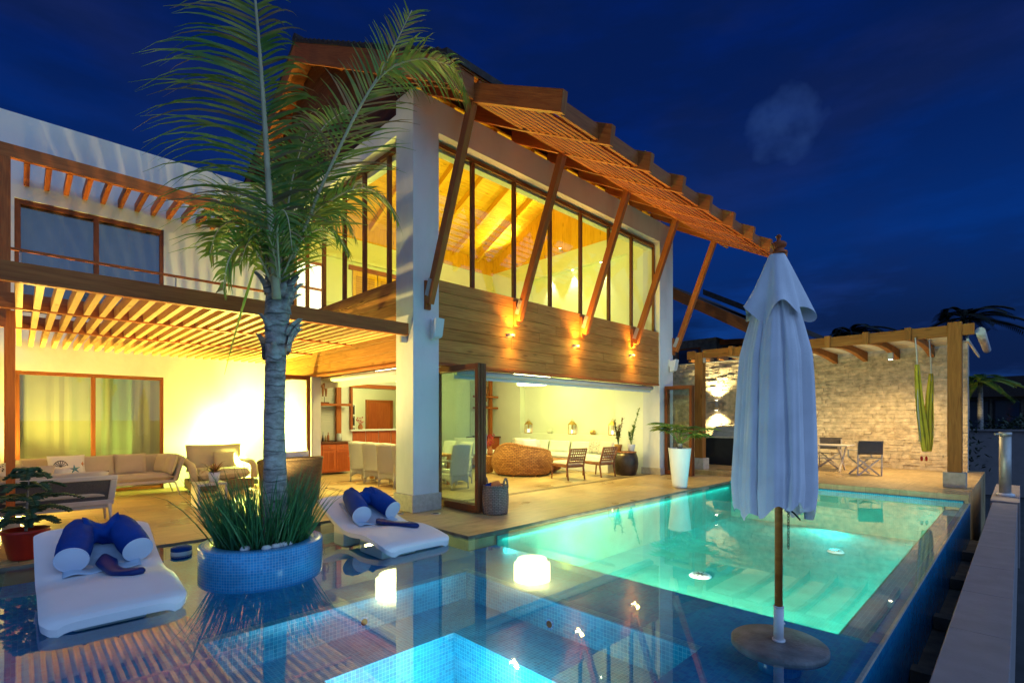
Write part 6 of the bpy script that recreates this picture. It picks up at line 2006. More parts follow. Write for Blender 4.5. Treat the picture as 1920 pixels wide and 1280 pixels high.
# bronze drum with potted plants
dr = thing('drum_table', 'dark bronze barrel drum table with two potted plants near the end wall', 'side table', (12.55, 7.98, 0))
DX, DY = 12.55, 8.05
dr.location = (DX, DY, 0)
mb = MB(); mb.lathe((DX, DY, 0), [(0.0, 0.002), (0.29, 0.003), (0.30, 0.03), (0.345, 0.2), (0.36, 0.34), (0.345, 0.50), (0.30, 0.645), (0.0, 0.66)], 36, cap=(False, False)); part('body', mb, MT['drum'], dr)
mb = MB(); mb.lathe((DX, DY, 0), [(0.305, 0.645), (0.31, 0.66), (0.30, 0.675), (0.0, 0.678)], 36, cap=(False, False)); part('top', mb, MT['carved'], dr)
def potplant(x, y, label, kind, pm):
    t = thing('potted_orchid' if kind else 'potted_shrub', label, 'plant', (x, y, 0.68))
    mb = MB(); mb.lathe((x, y, 0), [(0.0, 0.68), (0.085, 0.681), (0.115, 0.86), (0.12, 0.88), (0.10, 0.88), (0.0, 0.86)], 22, cap=(False, False)); part('pot', mb, pm, t)
    q = random.Random(31 + kind)
    mb = MB(); ml = MB()
    for i in range(5 if kind else 6):
        a = q.uniform(0, 6.28); h = (1.0 if i == 0 else q.uniform(0.3, 0.6)) if kind else q.uniform(0.45, 0.85)
        top = Vector((x + 0.16 * math.cos(a) * h + (-0.10 * 0 if kind else 0), y + 0.16 * math.sin(a) * h, 0.86 + h))
        if kind and i == 0: top = Vector((x + 0.12, y - 0.18, 0.86 + 1.05))
        mid = Vector((x, y, 0.86)).lerp(top, 0.5) + Vector((0.02, 0.02, 0.05))
        mb.tube([(x, y, 0.84), mid, top], [0.009, 0.007, 0.003], 6)
        for k in range(34):
            tt = q.uniform(0.25, 1.0)
            p = Vector((x, y, 0.84)).lerp(mid, min(1, tt * 2)) if tt < 0.5 else mid.lerp(top, tt * 2 - 1)
            ml.blade(p, (q.uniform(-1, 1), q.uniform(-1, 1), q.uniform(-0.2, 1)), (0, 0, 1), q.uniform(0.07, 0.13), 0.045, 3, 0.4)
    part('stem', mb, MT['grass'], t); part('leaves', ml, MT['fan'] if kind else MT['brom'], t)
potplant(DX - 0.17, DY + 0.14, 'bushy reddish shrub in a tan pot on the bronze drum', 0, MT['brass'])
potplant(DX + 0.10, DY - 0.12, 'tall yellow flowering orchid in a white pot on the bronze drum', 1, MT['white'])

# pendant drum lamps
def pendant(c, label):
    t = thing('pendant_lamp', label, 'lamp', c, 0, 'two tier white drum pendants')
    x, y, z = c
    g = glow('drum_shade_glow', (1.0, 0.97, 0.42), 11.0)
    mb = MB(); mb.lathe((x, y, 0), [(0.0, z), (0.46, z), (0.46, z + 0.16), (0.45, z + 0.16)], 40, cap=(False, False)); part('lower_shade', mb, g, t)
    mb = MB(); mb.lathe((x, y, 0), [(0.40, z + 0.14), (0.56, z + 0.14), (0.56, z + 0.62), (0.0, z + 0.62)], 40, cap=(False, False)); part('upper_shade', mb, g, t)
    mb = MB(); mb.tube([(x, y, z + 0.62), (x, y, 3.45)], 0.012, 8); part('cord', mb, MT['black'], t)
pendant((11.3, 10.6, 2.66), 'white two tier drum pendant over the sitting area')
pendant((7.6, 12.4, 2.70), 'white two tier drum pendant over the dining table')

# upper floor: shuttered doors and window on the back wall, spots
sd_ = thing('shutter_door', 'pair of louvred timber doors on the upper back wall', 'door', (8.1, 14.45, 3.9))
for xa in (7.35, 8.2):
    mb = MB(); mb.box(xa, xa + 0.82, 14.44, 14.495, 3.92, 6.2); d = part('door_leaf', mb, MT['ceil'], sd_, 0.006)
    mb = MB(); z = 4.1
    while z < 6.0:
        mb.box(xa + 0.10, xa + 0.72, 14.425, 14.439, z, z + 0.05); z += 0.07
    sub('louvre', mb, MT['beamlt'], d)
mb = MB(); mb.box(7.22, 9.16, 14.42, 14.497, 6.2, 6.34); part('door_frame', mb, MT['beam'], sd_, 0.004)
wn = thing('lit_louvre_window', 'bright louvred window in the upper back wall behind the palm crown', 'window', (6.0, 14.45, 4.5))
mb = MB(); mb.box(5.55, 6.35, 14.45, 14.495, 4.7, 6.1); part('lit_panel', mb, glow('lit_panel_glow', (1.0, 0.95, 0.75), 1.6), wn)
mb = MB(); mb.box(5.47, 5.549, 14.42, 14.497, 4.62, 6.18); mb.box(6.351, 6.43, 14.42, 14.497, 4.62, 6.18); mb.box(5.549, 6.351, 14.42, 14.449, 5.36, 5.43); mb.box(5.549, 6.351, 14.42, 14.497, 6.101, 6.18); mb.box(5.549, 6.351, 14.42, 14.497, 4.62, 4.699); part('frame', mb, MT['beam'], wn)
mb = MB(); mb.box(X0 + 0.3, XE - 0.02, 14.36, 14.499, 6.45, 6.56); single('wall_ledge', mb, MT['inner'], 'pale ledge running along the upper back wall', 'ledge', (9, 14.4, 6.5), bev=0.006)
LIME = (0.90, 1.0, 0.20)
AMB = (1.0, 0.78, 0.20)
for i, (y, z) in enumerate(((13.1, 7.32), (10.95, 7.32))):
    t = thing('ceiling_spot', ['small round spotlight at the back corner of the upper end wall', 'small round spotlight in the middle of the upper end wall'][i], 'lamp', (13.1, y, z), 0, 'spots along the upper end wall')
    mb = MB(); mb.tube([(13.19, y, z), (13.08, y, z)], 0.02, 8); mb.tube([(13.06, y, z - 0.03), (13.06, y, z + 0.05)], 0.04, 14); part('spot_body', mb, MT['steel'], t)
    mb = MB(); mb.lathe((13.06, y, 0), [(0.0, z + 0.058), (0.036, z + 0.058), (0.036, z + 0.064), (0.0, z + 0.066)], 14, cap=(False, False))
    part('bulb', mb, glow('spot_glow', (1.0, 0.92, 0.5), 25.0), t)
    lamp('spot_up', 'SPOT', (13.0, y, z + 0.12), 330, AMB, 0.05, (11.2, y, 9.6), 120, 1.0)

for i, y in enumerate((11.6, 10.6, 9.45)):
    t = thing('recessed_spot', ['recessed downlight at the left of the upper wall niche', 'recessed downlight in the middle of the upper wall niche', 'recessed downlight at the right of the upper wall niche'][i], 'lamp', (13.30, y, 6.65), 0, 'downlights of the upper niche')
    mb = MB(); mb.tube([(13.30, y, 6.648), (13.30, y, 6.63)], 0.045, 16); part('bezel', mb, MT['steel'], t)
    mb = MB(); mb.tube([(13.30, y, 6.629), (13.30, y, 6.626)], 0.034, 14); part('lens', mb, glow('niche_lens', (1.0, 0.98, 0.7), 20.0), t)
    lamp('niche_spot', 'SPOT', (13.28, y, 6.60), 110, (1.0, 1.0, 0.60), 0.03, (13.33, y, 4.6), 62, 0.6)
# ================================================================== INTERIOR AND TERRACE LIGHT
lamp('hall_upper_lamp', 'POINT', (9.2, 10.6, 5.4), 210, (0.98, 1.0, 0.13), 0.35)
lamp('hall_upper_lamp', 'POINT', (6.6, 10.9, 5.4), 170, (0.98, 1.0, 0.13), 0.35)
lamp('hall_upper_lamp', 'POINT', (11.8, 10.2, 5.2), 50, LIME, 0.35)
lamp('downlight', 'SPOT', (8.6, 9.0, 3.4), 520, (1.0, 0.80, 0.22), 0.15, (8.6, 9.0, 0), 130, 1.0)
lamp('downlight', 'SPOT', (11.2, 8.6, 3.4), 560, (1.0, 0.78, 0.20), 0.15, (11.2, 8.6, 0), 130, 1.0)
lamp('downlight', 'SPOT', (6.0, 10.4, 3.4), 420, (1.0, 0.82, 0.22), 0.15, (6.0, 10.4, 0), 130, 1.0)
lamp('downlight', 'SPOT', (6.4, 11.2, 3.4), 560, (1.0, 0.86, 0.26), 0.15, (7.2, 11.2, 0), 140, 1.0)  # extra lamp added to brighten the dining area, has no fitting
lamp('niche_light', 'AREA', (12.6, 10.8, 3.2), 62, (0.70, 1.0, 0.13), 0.3, (13.4, 10.8, 1.6), sy=3.6)
lamp('kitchen_light', 'POINT', (8.8, 16.0, 2.8), 90, (1.0, 0.97, 0.35), 0.2)
lamp('guest_room_light', 'POINT', (1.1, 14.62, 2.3), 42, (1.0, 0.85, 0.28), 0.15)
# flood lamp on the terrace floor against the wall
f2 = thing('flood_lamp', 'small floor flood lamp behind the left end of the long sofa', 'lamp', (-0.12, 13.7, 0))
mb = MB(); mb.box(-0.2, -0.04, 13.66, 13.76, 0.04, 0.16); part('housing', mb, MT['black'], f2, 0.01)
mb = MB(); mb.box(-0.18, -0.06, 13.68, 13.74, 0.161, 0.166); part('lens', mb, glow('flood_glow_amber', (1.0, 0.75, 0.3), 20.0), f2)
lamp('sofa_flood', 'SPOT', (-0.12, 13.6, 0.25), 2000, (1.0, 0.72, 0.13), 0.08, (0.9, 11.2, 3.0), 160, 0.8)
f3 = thing('flood_lamp', 'added floor lamp hidden behind the planter grass to brighten the lattice', 'lamp', (3.05, 8.65, 0))  # unseen lamp added to light the lattice slats and palm from below
mb = MB(); mb.box(2.97, 3.13, 8.60, 8.70, 0.001, 0.12); part('housing', mb, MT['black'], f3, 0.01)
mb = MB(); mb.box(2.99, 3.11, 8.62, 8.68, 0.121, 0.126); part('lens', mb, bpy.data.materials['flood_glow_amber'], f3)
lamp('lattice_fill', 'SPOT', (3.05, 8.65, 0.20), 850, (1.0, 0.80, 0.26), 0.05, (2.6, 8.7, 3.1), 150, 0.7)
fd = thing('flood_lamp', 'small floor flood lamp washing the white terrace wall beside the armchair', 'lamp', (4.05, 13.05, 0))
mb = MB(); mb.box(3.95, 4.15, 13.0, 13.10, 0.04, 0.16); part('housing', mb, MT['black'], fd, 0.01)
mb = MB(); mb.box(3.97, 4.13, 13.101, 13.106, 0.06, 0.14); part('lens', mb, glow('flood_glow', (1.0, 1.0, 0.6), 20.0), fd)
lamp('terrace_flood', 'POINT', (3.75, 13.28, 0.85), 2000, (0.70, 1.0, 0.16), 0.12)
lamp('terrace_flood', 'SPOT', (3.95, 13.05, 0.25), 3000, (1.0, 0.92, 0.17), 0.08, (3.2, 11.6, 3.0), 165, 0.5)

# pool lights
lamp('pool_light', 'SPOT', (4.95, 3.5, -0.40), 1700, (1.0, 1.0, 0.62), 0.10, (7.5, 3.5, -1.0), 160, 0.9)
lamp('pool_light', 'SPOT', (4.95, 2.2, -0.40), 420, (0.8, 1.0, 0.75), 0.10, (7.5, 2.0, -1.0), 150, 0.9)
lamp('pool_fill_strip', 'AREA', (9.0, 1.10, -0.24), 75, (0.06, 1.0, 0.92), 8.0, (9.0, 2.2, -0.9), sy=0.06)  # unseen strip added to spread even light over the pool floor
lamp('pool_fill_strip', 'AREA', (9.0, 5.25, -0.10), 48, (0.08, 1.0, 0.90), 8.0, (9.0, 4.7, -0.9), sy=0.06)  # second added strip, brightens the floor on the terrace side
lamp('pool_light', 'SPOT', (13.12, 3.0, -0.42), 190, (0.06, 1.0, 0.95), 0.10, (11.0, 3.0, -1.0), 165, 0.9)
lamp('spa_light', 'POINT', (2.3, 2.9, -0.85), 75, (0.75, 1.0, 1.0), 0.08)
lamp('spa_light', 'POINT', (2.6, 3.0, -0.24), 34, (0.6, 0.95, 1.0), 0.2)
#@@PART5

# ================================================================== PATIO AT THE FAR END OF THE POOL
# --- split stone wall
WX = 18.9
sw = thing('stone_wall', 'tall wall of rough split-face golden stone behind the patio', 'wall', (WX, 5.5, 0))
mb = MB(); q = random.Random(17)
z = 0.121
rows = 0
while z < 3.74:
    h = q.choice((0.07, 0.08, 0.09, 0.10, 0.12)); h = min(h, 3.76 - z)
    y = 1.05
    while y < 11.5:
        L = q.uniform(0.13, 0.46); y1 = min(y + L, 11.5)
        d = q.uniform(0.0, 0.04)
        a, b = 0.002, 0.002
        # rough split face: four corners pushed in or out
        f = [d + q.uniform(-0.014, 0.014) for _ in range(4)]
        x1 = WX + 0.25
        mb.hexa([(WX - f[0], y + a, z + b), (x1, y + a, z + b), (x1, y1 - a, z + b), (WX - f[1], y1 - a, z + b), (WX - f[2], y + a, z + h - b), (x1, y + a, z + h - b), (x1, y1 - a, z + h - b), (WX - f[3], y1 - a, z + h - b)])
        y = y1
    z += h
part('stone_courses', mb, MT['stone'], sw)
mb = MB(); mb.box(WX + 0.251, WX + 0.45, 1.055, 11.5, -1.3, 3.70); part('wall_core', mb, MT['plinth'], sw)
mb = MB(); mb.box(WX - 0.06, WX + 0.45, 1.02, 11.52, 3.762, 3.80); part('coping', mb, MT['plinth'], sw, 0.006)

# --- patio pergola
pg = thing('patio_pergola', 'golden timber pergola with arched rafters over the stone patio', 'pergola', (14.6, 3.9, 0.12))
for (x, y) in ((14.62, 1.02), (14.62, 6.78)):
    mb = MB(); mb.box(x - 0.12, x + 0.12, y - 0.12, y + 0.12, 0.45, 3.72 if y < 3 else 3.60); p = part('post', mb, MT['pgwood'], pg, 0.008)
    mb = MB(); mb.box(x - 0.19, x + 0.19, y - 0.19, y + 0.19, 0.121, 0.45); sub('post_base', mb, MT['plinth'], p, 0.01)
mb = MB(); mb.box(14.52, 14.62, 0.70, 0.899, 3.42, 3.66); mb.box(14.52, 14.62, 1.141, 6.659, 3.42, 3.66); mb.box(14.52, 14.62, 6.901, 7.15, 3.42, 3.66); part('beam', mb, MT['pgwood'], pg, 0.006)
for y in (1.82, 2.62, 3.42, 4.22, 5.02, 5.82):
    mb = MB()
    n = 10
    bt = []; tp = []
    for i in range(n + 1):
        t = i / n; x = 14.46 + (WX - 0.02 - 14.46) * t
        bt.append((x, 3.40 - 0.0 + 0.30 * math.sin(math.pi * min(1, t * 1.0)) * 0.45 if 0.02 < t < 0.99 else 3.40)); tp.append((x, 3.69))
    for i in range(n):
        (xa, za), (xb, zb) = bt[i], bt[i + 1]
        mb.hexa([(xa, y - 0.06, za), (xb, y - 0.06, zb), (xb, y + 0.06, zb), (xa, y + 0.06, za), (xa, y - 0.06, 3.69), (xb, y - 0.06, 3.69), (xb, y + 0.06, 3.69), (xa, y + 0.06, 3.69)])
    part('rafter', mb, MT['pgwood'], pg)
for i in range(5):
    x0 = 15.0 + i * 0.76
    mb = MB(); mb.box(x0, x0 + 0.72, 1.2, 6.9, 3.70, 3.715); part('canopy_cloth', mb, MT['awning'], pg)
mb = MB(); mb.tube([(14.75, 0.62, 3.50), (WX, 0.66, 3.50)], 0.085, 14); part('rolled_awning', mb, MT['blind'], pg)
mb = MB(); mb.box(14.7, WX, 0.80, 0.84, 3.30, 3.36); part('awning_rail', mb, MT['blind'], pg, 0.004)
mb = MB()
for y in (6.2, 6.75, 7.3, 7.85, 8.4, 8.95):
    mb.box(WX - 0.5, WX + 0.3, y - 0.05, y + 0.05, 3.82, 3.96)
part('short_joist', mb, MT['pgwood'], pg)
mb = MB(); mb.box(14.45, 14.52, 6.55, 6.62, 3.28, 3.42); part('bracket', mb, MT['steel'], pg, 0.004)
ps = thing('pergola_spot', 'small square spotlight hanging under the patio rafters', 'lamp', (16.6, 2.45, 3.3))
mb = MB(); mb.box(16.54, 16.66, 2.39, 2.51, 3.20, 3.38); part('housing', mb, MT['steel'], ps, 0.01)
mb = MB(); mb.box(16.56, 16.64, 2.41, 2.49, 3.19, 3.199); part('lens', mb, glow('pergola_spot_glow', (1.0, 0.9, 0.6), 14.0), ps)
lamp('pergola_spot_light', 'SPOT', (16.6, 2.45, 3.17), 760, (1.0, 0.72, 0.30), 0.06, (17.0, 2.6, 0.1), 150, 0.8)
lamp('patio_flood', 'SPOT', (18.0, 6.3, 0.30), 230, (1.0, 0.90, 0.50), 0.06, (18.85, 4.6, 1.7), 150, 0.9)

# stone wall sconce
sc_ = thing('stone_wall_lamp', 'cylindrical up-and-down lamp on the stone wall left of the parasol', 'lamp', (WX - 0.16, 8.05, 2.13))
mb = MB(); mb.tube([(WX - 0.18, 8.05, 1.95), (WX - 0.18, 8.05, 2.32)], 0.06, 16); part('cylinder', mb, MT['steel'], sc_)
mb = MB(); mb.box(WX - 0.13, WX - 0.03, 8.02, 8.08, 2.08, 2.18); part('arm', mb, MT['steel'], sc_)
mb = MB(); mb.tube([(WX - 0.18, 8.05, 2.321), (WX - 0.18, 8.05, 2.325)], 0.05, 16); mb.tube([(WX - 0.18, 8.05, 1.945), (WX - 0.18, 8.05, 1.949)], 0.05, 16); part('lens', mb, glow('sconce_glow', (1.0, 0.92, 0.6), 30.0), sc_)
lamp('sconce_up', 'SPOT', (WX - 0.26, 8.05, 2.36), 420, (1.0, 0.88, 0.42), 0.04, (WX - 0.10, 8.05, 3.4), 120, 0.9)
lamp('sconce_down', 'SPOT', (WX - 0.26, 8.05, 1.91), 420, (1.0, 0.88, 0.42), 0.04, (WX - 0.10, 8.05, 0.9), 120, 0.9)

# table, director chairs, aloe
tb = thing('patio_table', 'slatted pale patio table on crossed legs in front of the stone wall', 'table', (16.9, 4.2, 0.12))
mb = MB()
for k in range(8):
    mb.box(16.45 + k * 0.115, 16.45 + k * 0.115 + 0.105, 3.4, 5.1, 0.84, 0.87)
part('tabletop', mb, MT['sofaframe'], tb, 0.004)
for y in (3.6, 4.9):
    mb = MB(); mb.bar((16.5, y, 0.121), (17.3, y, 0.83), 0.03, 0.05); mb.bar((17.3, y + 0.035, 0.121), (16.5, y + 0.035, 0.83), 0.03, 0.05); part('crossed_leg', mb, MT['sofaframe'], tb)
mb = MB(); mb.bar((16.9, 3.6, 0.46), (16.9, 4.93, 0.46), 0.03, 0.03); part('stretcher', mb, MT['sofaframe'], tb)
def make_director(label):
    t = thing('director_chair', label, 'chair', (0, 0, 0), 0, 'folding director chairs on the patio')
    for y in (-0.22, 0.22):
        mb = MB(); mb.bar((-0.27, y, 0.0), (0.27, y, 0.46), 0.025, 0.035); mb.bar((0.27, y + 0.03, 0.0), (-0.27, y + 0.03, 0.46), 0.025, 0.035); build('crossed_leg', mb, MT['sofaframe'], t)
    for x in (-0.29, 0.29):
        mb = MB(); mb.bar((x, -0.24, 0.0), (x, -0.27, 0.88), 0.025, 0.03, (1, 0, 0)); build('back_post', mb, MT['sofaframe'], t)
        mb = MB(); mb.bar((x, -0.27, 0.66), (x, 0.25, 0.66), 0.05, 0.022); mb.bar((x, 0.22, 0.46), (x, 0.22, 0.65), 0.025, 0.03, (1, 0, 0)); build('armrest', mb, MT['sofaframe'], t, None, 0.004)
    mb = MB(); mb.grid(lambda u, v: ((u - 0.5) * 0.54, -0.22 + 0.46 * v, 0.465 - 0.03 * math.sin(math.pi * u)), 10, 6, 0.5, 0.45); build('seat', mb, MT['mesh'], t, None, solid=0.006)
    mb = MB(); mb.grid(lambda u, v: ((u - 0.5) * 0.60, -0.272 - 0.04 * math.sin(math.pi * u) - 0.03 * v, 0.56 + 0.36 * v), 10, 6, 0.6, 0.35); build('back_sling', mb, MT['mesh'], t, None, solid=0.008)
    return t
d1 = make_director('director chair with grey mesh back turned to the pool')
d1.location = (16.15, 2.95, 0.121); d1.rotation_euler = (0, 0, R(-52))
dup(d1, (17.75, 4.15, 0.121), R(95), 'director chair on the wall side of the patio table')
dup(d1, (16.9, 5.55, 0.121), R(180), 'director chair at the far end of the patio table behind the parasol')
al = thing('potted_aloe', 'spiky aloe in a pot on the patio table beside the parasol', 'plant', (16.75, 4.75, 0.87))
mb = MB(); mb.lathe((16.75, 4.75, 0), [(0.0, 0.871), (0.08, 0.872), (0.11, 1.03), (0.0, 1.02)], 18, cap=(False, False)); part('pot', mb, MT['sofaframe'], al)
mb = MB(); q = random.Random(41)
for i in range(36):
    a = q.uniform(0, 6.28); mb.blade((16.75, 4.75, 1.02), (math.cos(a), math.sin(a), q.uniform(0.1, 1.8)), (0, 0, 1), q.uniform(0.28, 0.42), 0.034, 5, 0.5)
part('leaves', mb, MT['frond'], al)
# barbecue counter
bb = thing('barbecue_counter', 'dark barbecue counter with a tilted lid at the back of the patio', 'barbecue', (16.6, 7.0, 0))
mb = MB(); mb.box(16.3, 17.0, 6.15, 7.45, 0.121, 1.0); part('cabinet', mb, MT['black'], bb, 0.01)
mb = MB(); mb.box(16.26, 17.04, 6.1, 7.5, 1.001, 1.05); part('worktop', mb, MT['plinth'], bb, 0.006)
mb = MB(); mb.hexa([(16.35, 6.3, 1.051), (16.95, 6.3, 1.051), (16.95, 7.2, 1.051), (16.35, 7.2, 1.051), (16.55, 6.3, 1.36), (16.95, 6.3, 1.40), (16.95, 7.2, 1.40), (16.55, 7.2, 1.36)]); d = part('lid', mb, MT['steel'], bb, 0.03)
mb = MB(); mb.tube([(16.40, 6.4, 1.22), (16.40, 7.1, 1.22)], 0.014, 8); sub('handle', mb, MT['steel'], d)

# hammock chair
hm = thing('hammock_chair', 'yellow green cloth hammock chair hanging gathered from the pergola', 'hammock', at_d(1735, 820, 11.4))
hp = [at_d(1718, 648, 11.35), at_d(1720, 690, 11.35), at_d(1726, 760, 11.4), at_d(1733, 812, 11.4), at_d(1737, 846, 11.4)]
hq = [at_d(1745, 678, 11.5), at_d(1746, 705, 11.5), at_d(1743, 760, 11.45), at_d(1742, 812, 11.42), at_d(1740, 846, 11.4)]
def strip(P, w0, w1, seed):
    def fn(u, v):
        c = bez(P, 0.22 + 0.78 * v); w = w0 + (w1 - w0) * math.sin(math.pi * min(1, 0.08 + v * 0.66)) 
        return c + RT * (u - 0.5) * w + FW * 0.03 * math.sin(14 * u + seed)
    return fn
mb = MB(); mb.grid(strip(hp, 0.03, 0.24, 0), 14, 20, 0.2, 1.6); part('cloth', mb, MT['hammock'], hm, solid=0.006)
mb = MB(); mb.grid(strip(hq, 0.03, 0.20, 2), 14, 20, 0.2, 1.6); part('cloth', mb, MT['hammock'], hm, solid=0.006)
top1 = at_d(1716, 646, 11.3); top1.z = 3.44
top2 = at_d(1742, 668, 11.6); top2.z = 3.45
for a, P in ((top1, hp), (top2, hq)):
    mb = MB(); mb.tube([a, bez(P, 0.1), bez(P, 0.3)], 0.014, 8)
    for k in range(4):
        e = bez(P, 0.85) + RT * (0.10 if P is hq else -0.10) + FW * 0.02 * k
        mb.tube([bez(P, 0.22), bez(P, 0.22).lerp(e, 0.5) + RT * (0.02 if P is hq else -0.02), e], 0.004, 5)
    part('cord', mb, MT['rope'], hm)
mb = MB()
for u in (1728, 1737):
    c = at_d(u, 858, 11.4); mb.tube([c + Vector((0, 0, 0.04)), c, c - Vector((0, 0, 0.07))], [0.01, 0.028, 0.02], 8)
part('tassel', mb, MT['red'], hm)

# bollard lamp on the walkway
bo = thing('bollard_lamp', 'slim steel bollard lamp at the far end of the white walkway', 'lamp', (14.9, 0.24, -0.02))
mb = MB(); mb.lathe((14.9, 0.24, 0), [(0.0, -0.019), (0.15, -0.018), (0.15, 0.03), (0.08, 0.05), (0.08, 0.07)], 20, cap=(False, False)); part('foot', mb, MT['white'], bo)
mb = MB(); mb.tube([(14.9, 0.24, 0.05), (14.9, 0.24, 1.25)], 0.095, 20); part('column', mb, MT['steel'], bo)
mb = MB(); mb.tube([(14.9, 0.24, 1.251), (14.9, 0.24, 1.33)], 0.105, 20); mb.tube([(14.84, 0.30, 1.29), (14.76, 0.40, 1.29)], 0.02, 8); part('head', mb, MT['steel'], bo)
lamp('bollard_light', 'SPOT', (14.55, 0.25, 1.05), 22, (1.0, 0.80, 0.45), 0.05, (13.3, 0.24, 0.0), 110, 0.5)

# ================================================================== BEYOND THE GARDEN
gw = thing('garden_wall', 'low white garden wall beyond the bollard lamp', 'wall', (27, 0.8, -1.3))
mb = MB(); mb.box(26.6, 26.8, -1.2, 3.2, -1.3, 1.15); part('wall_panel', mb, MT['concrete'], gw, 0.01)
mb = MB(); mb.box(26.5, 26.9, -1.25, 3.25, 1.151, 1.22); part('coping', mb, MT['concrete'], gw, 0.006)
# neighbouring villa with the same roof and struts
nv = thing('neighbour_villa', 'dark neighbouring villa with a low timber roof and slanted struts', 'house', (27, 12, 0))
NX0, NY0 = 24.2, 10.4
mb = MB(); mb.box(NX0, 34, NY0, 20, -1.3, 5.6); part('wall', mb, MT['dkconcrete'], nv)
mb = MB(); mb.slope_bar(NX0 - 1.6, 34, [(8.2, 5.35), (14.5, 9.1)], [(8.2, 5.75), (14.5, 9.5)]); rf = part('roof', mb, MT['rooftile'], nv)
mb = MB(); mb.slope_bar(NX0 - 1.7, NX0 - 1.61, [(8.1, 5.2), (14.5, 9.0)], [(8.1, 5.75), (14.5, 9.55)]); sub('bargeboard', mb, MT['beam'], rf)
mb = MB(); mb.slope_bar(NX0 + 2.0, 34, [(7.6, 5.9), (12, 8.3)], [(7.6, 6.15), (12, 8.6)]); sub('upper_roof', mb, MT['rooftile'], rf)
for x in (24.6, 26.8, 29.0, 31.2):
    mb = MB(); mb.bar((x, NY0 - 0.1, 3.2), (x, 8.5, 5.5), 0.16, 0.18, (0, 1, 0)); part('strut', mb, MT['darkwood'], nv)
    mb = MB(); mb.bar((x, NY0 + 0.1, 5.4), (x, 8.2, 5.25), 0.14, 0.25); part('rafter', mb, MT['beam'], nv)
for y in (11.2, 12.8):
    mb = MB(); mb.box(NX0 - 0.05, NX0 - 0.002, y, y + 1.2, 2.4, 5.2); w = part('window', mb, MT['frame'], nv)
    mb = MB(); mb.box(NX0 - 0.07, NX0 - 0.051, y + 0.08, y + 1.12, 2.5, 5.1); sub('pane', mb, plain('dark_pane', (0.02, 0.03, 0.05), 0.05, 0.05, 2, 0, spec=1.0), w)
for x in (24.9, 27.1):
    mb = MB(); mb.box(x, x + 1.6, NY0 - 0.05, NY0 - 0.002, 2.4, 5.2); w = part('window', mb, MT['frame'], nv)
    mb = MB(); mb.box(x + 0.08, x + 1.52, NY0 - 0.07, NY0 - 0.051, 2.5, 5.1); sub('pane', mb, bpy.data.materials['dark_pane'], w)
# far low house on the right
fh = thing('distant_house', 'dark low house with a flat roof and glazed front far to the right', 'house', (52, 1, -1.3))
mb = MB(); mb.box(50, 60, -12, 3.5, -1.3, 3.2); part('wall', mb, MT['dkconcrete'], fh)
mb = MB(); mb.box(49, 61, -13, 4.2, 3.2, 4.6); part('roof', mb, MT['rooftile'], fh)
for k in range(6):
    y = -6.4 + k * 1.6
    mb = MB(); mb.box(49.9, 49.995, y, y + 1.4, 0.9, 3.0); w = part('window', mb, MT['black'], fh)
    mb = MB(); mb.box(49.88, 49.899, y + 0.1, y + 1.3, 1.0, 2.9); sub('pane', mb, bpy.data.materials['dark_pane'] if k not in (3,) else MT['gstrip'], w)
# tiny lit lamps near that house
for (u, v, D, lab, col) in ((1893, 796, 45, 'tiny warm lamp post light near the distant house', (1, .45, .12)), (1905, 797, 46, 'tiny orange light at the right edge of the photo', (1, .35, .1)), (1886, 716, 48, 'small warm light on the upper floor of the distant house', (1, .6, .3))):
    c = at_d(u, v, D); t = thing('garden_light', lab, 'lamp', (c.x, c.y, c.z))
    mb = MB(); mb.lathe(c, [(0.0, -0.12), (0.13, -0.08), (0.13, 0.08), (0.0, 0.12)], 12, cap=(False, False)); part('globe', mb, glow('far_lamp', col, 8.0), t)
    mb = MB(); mb.tube([(c.x, c.y, -1.3), (c.x, c.y, c.z - 0.1)], 0.04, 8); part('pole', mb, MT['black'], t)

def bush(name, c, rx, ry, rz_2, n, label, seed, mat=MT['hedge'], size=0.16, group=None):
    q = random.Random(seed); mb = MB()
    for i in range(n):
        while True:
            p = Vector((q.uniform(-1, 1), q.uniform(-1, 1), q.uniform(-1, 1)))
            if 0.45 < p.length < 1: break
        k = 1 + 0.22 * math.sin(5 * p.x + seed) * math.sin(4 * p.y + 2)
        P = Vector((c[0] + p.x * rx * k, c[1] + p.y * ry * k, c[2] + p.z * rz_2 * k))
        mb.blade(P, (q.uniform(-1, 1), q.uniform(-1, 1), q.uniform(-0.6, 1)), (q.uniform(-1, 1), q.uniform(-1, 1), 1), size * q.uniform(0.7, 1.4), size * 0.55, 2, 0.3)
    for k in range(5):
        mb.tube([(c[0], c[1], c[2] - rz_2), (c[0] + q.uniform(-.6, .6) * rx, c[1] + q.uniform(-.6, .6) * ry, c[2] + q.uniform(0, .6) * rz_2)], 0.04, 5)
    return single(name, mb, mat, label, 'shrub', (c[0], c[1], c[2] - rz_2), group)
bush('shrub', (25.5, 2.6, 0.4), 0.8, 1.8, 1.7, 1300, 'dark clipped shrub mass right of the stone wall, below the lit palm', 51)
bush('shrub', (29.5, 0.4, 0.2), 0.8, 1.2, 1.5, 800, 'dark shrub behind the white garden wall and the bollard', 52)
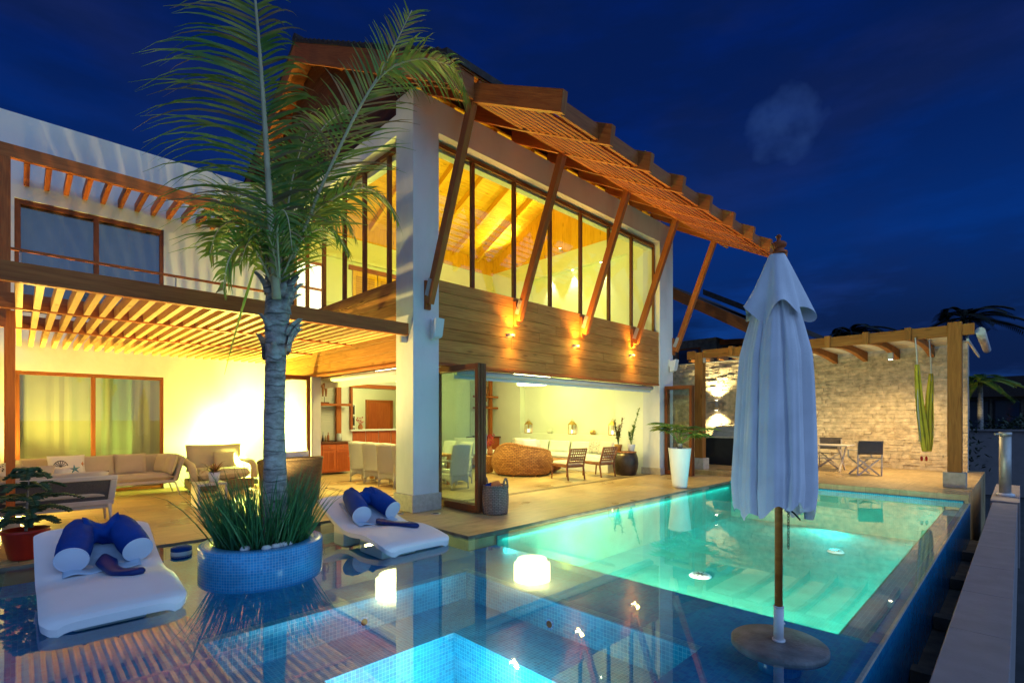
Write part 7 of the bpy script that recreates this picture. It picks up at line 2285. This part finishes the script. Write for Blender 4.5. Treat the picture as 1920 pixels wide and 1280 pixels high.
bush('shrub', (40.0, -0.6, 0.3), 1.5, 3.0, 1.6, 900, 'far dark hedge in front of the distant house', 53, size=0.3)

def far_palm(c, H_, label, seed, L=2.4, n=22, mat=MT['farleaf'], lean=0.0):
    q = random.Random(seed)
    t = thing('distant_palm', label, 'palm', (c[0], c[1], -1.3))
    top = Vector((c[0] + lean, c[1], c[2]))
    mb = MB(); mb.tube([(c[0], c[1], -1.3), (c[0] + lean * 0.4, c[1], (c[2] - 1.3) * 0.5), top], [0.18, 0.14, 0.11], 10); part('trunk', mb, MT['trunk'], t)
    mb = MB()
    for k in range(n):
        a = 2 * math.pi * k / n + q.uniform(-0.25, 0.25); el = q.uniform(0.0, 1.3)
        d = Vector((math.cos(a), math.sin(a), el)).normalized(); LL = L * q.uniform(0.75, 1.1)
        P = [top + d * LL * s_ + Vector((0, 0, -0.62 * LL * s_ * s_)) + WIND * (-0.25) * LL * s_ * s_ for s_ in [i / 6 for i in range(7)]]
        mb.tube(P, [0.03 - 0.004 * i for i in range(7)], 5)
        for i in range(34):
            tt = 0.12 + 0.87 * i / 34; p = bez(P, tt); dd = (bez(P, min(1, tt + 0.03)) - bez(P, max(0, tt - 0.03))).normalized(); sd = dd.cross(Vector((0, 0, 1))).normalized()
            for sg in (-1, 1):
                mb.blade(p, sd * sg + dd * 0.8, (0, 0, 1), 0.6 * L / 2.4 * (1 - 0.4 * tt), 0.09, 3, 0.7)
    part('crown', mb, mat, t)
far_palm(at_d(1598, 628, 33), 0, 'dark palm silhouette rising behind the left end of the patio beam', 61, 2.5)
far_palm(at_d(1675, 632, 36), 0, 'small dark palm silhouette behind the middle of the patio beam', 62, 1.9)
far_palm(at_d(1812, 600, 30), 0, 'tall dark palm silhouette behind the corner post of the patio', 63, 2.9, 18)
far_palm(at_d(1838, 716, 29), 0, 'faintly lit green palm to the right of the stone wall', 64, 1.9, 16, MT['frond'])
lamp('palm_uplight', 'SPOT', at_d(1825, 800, 28.2), 130, (1.0, 0.8, 0.3), 0.1, at_d(1840, 715, 29), 90, 0.9)
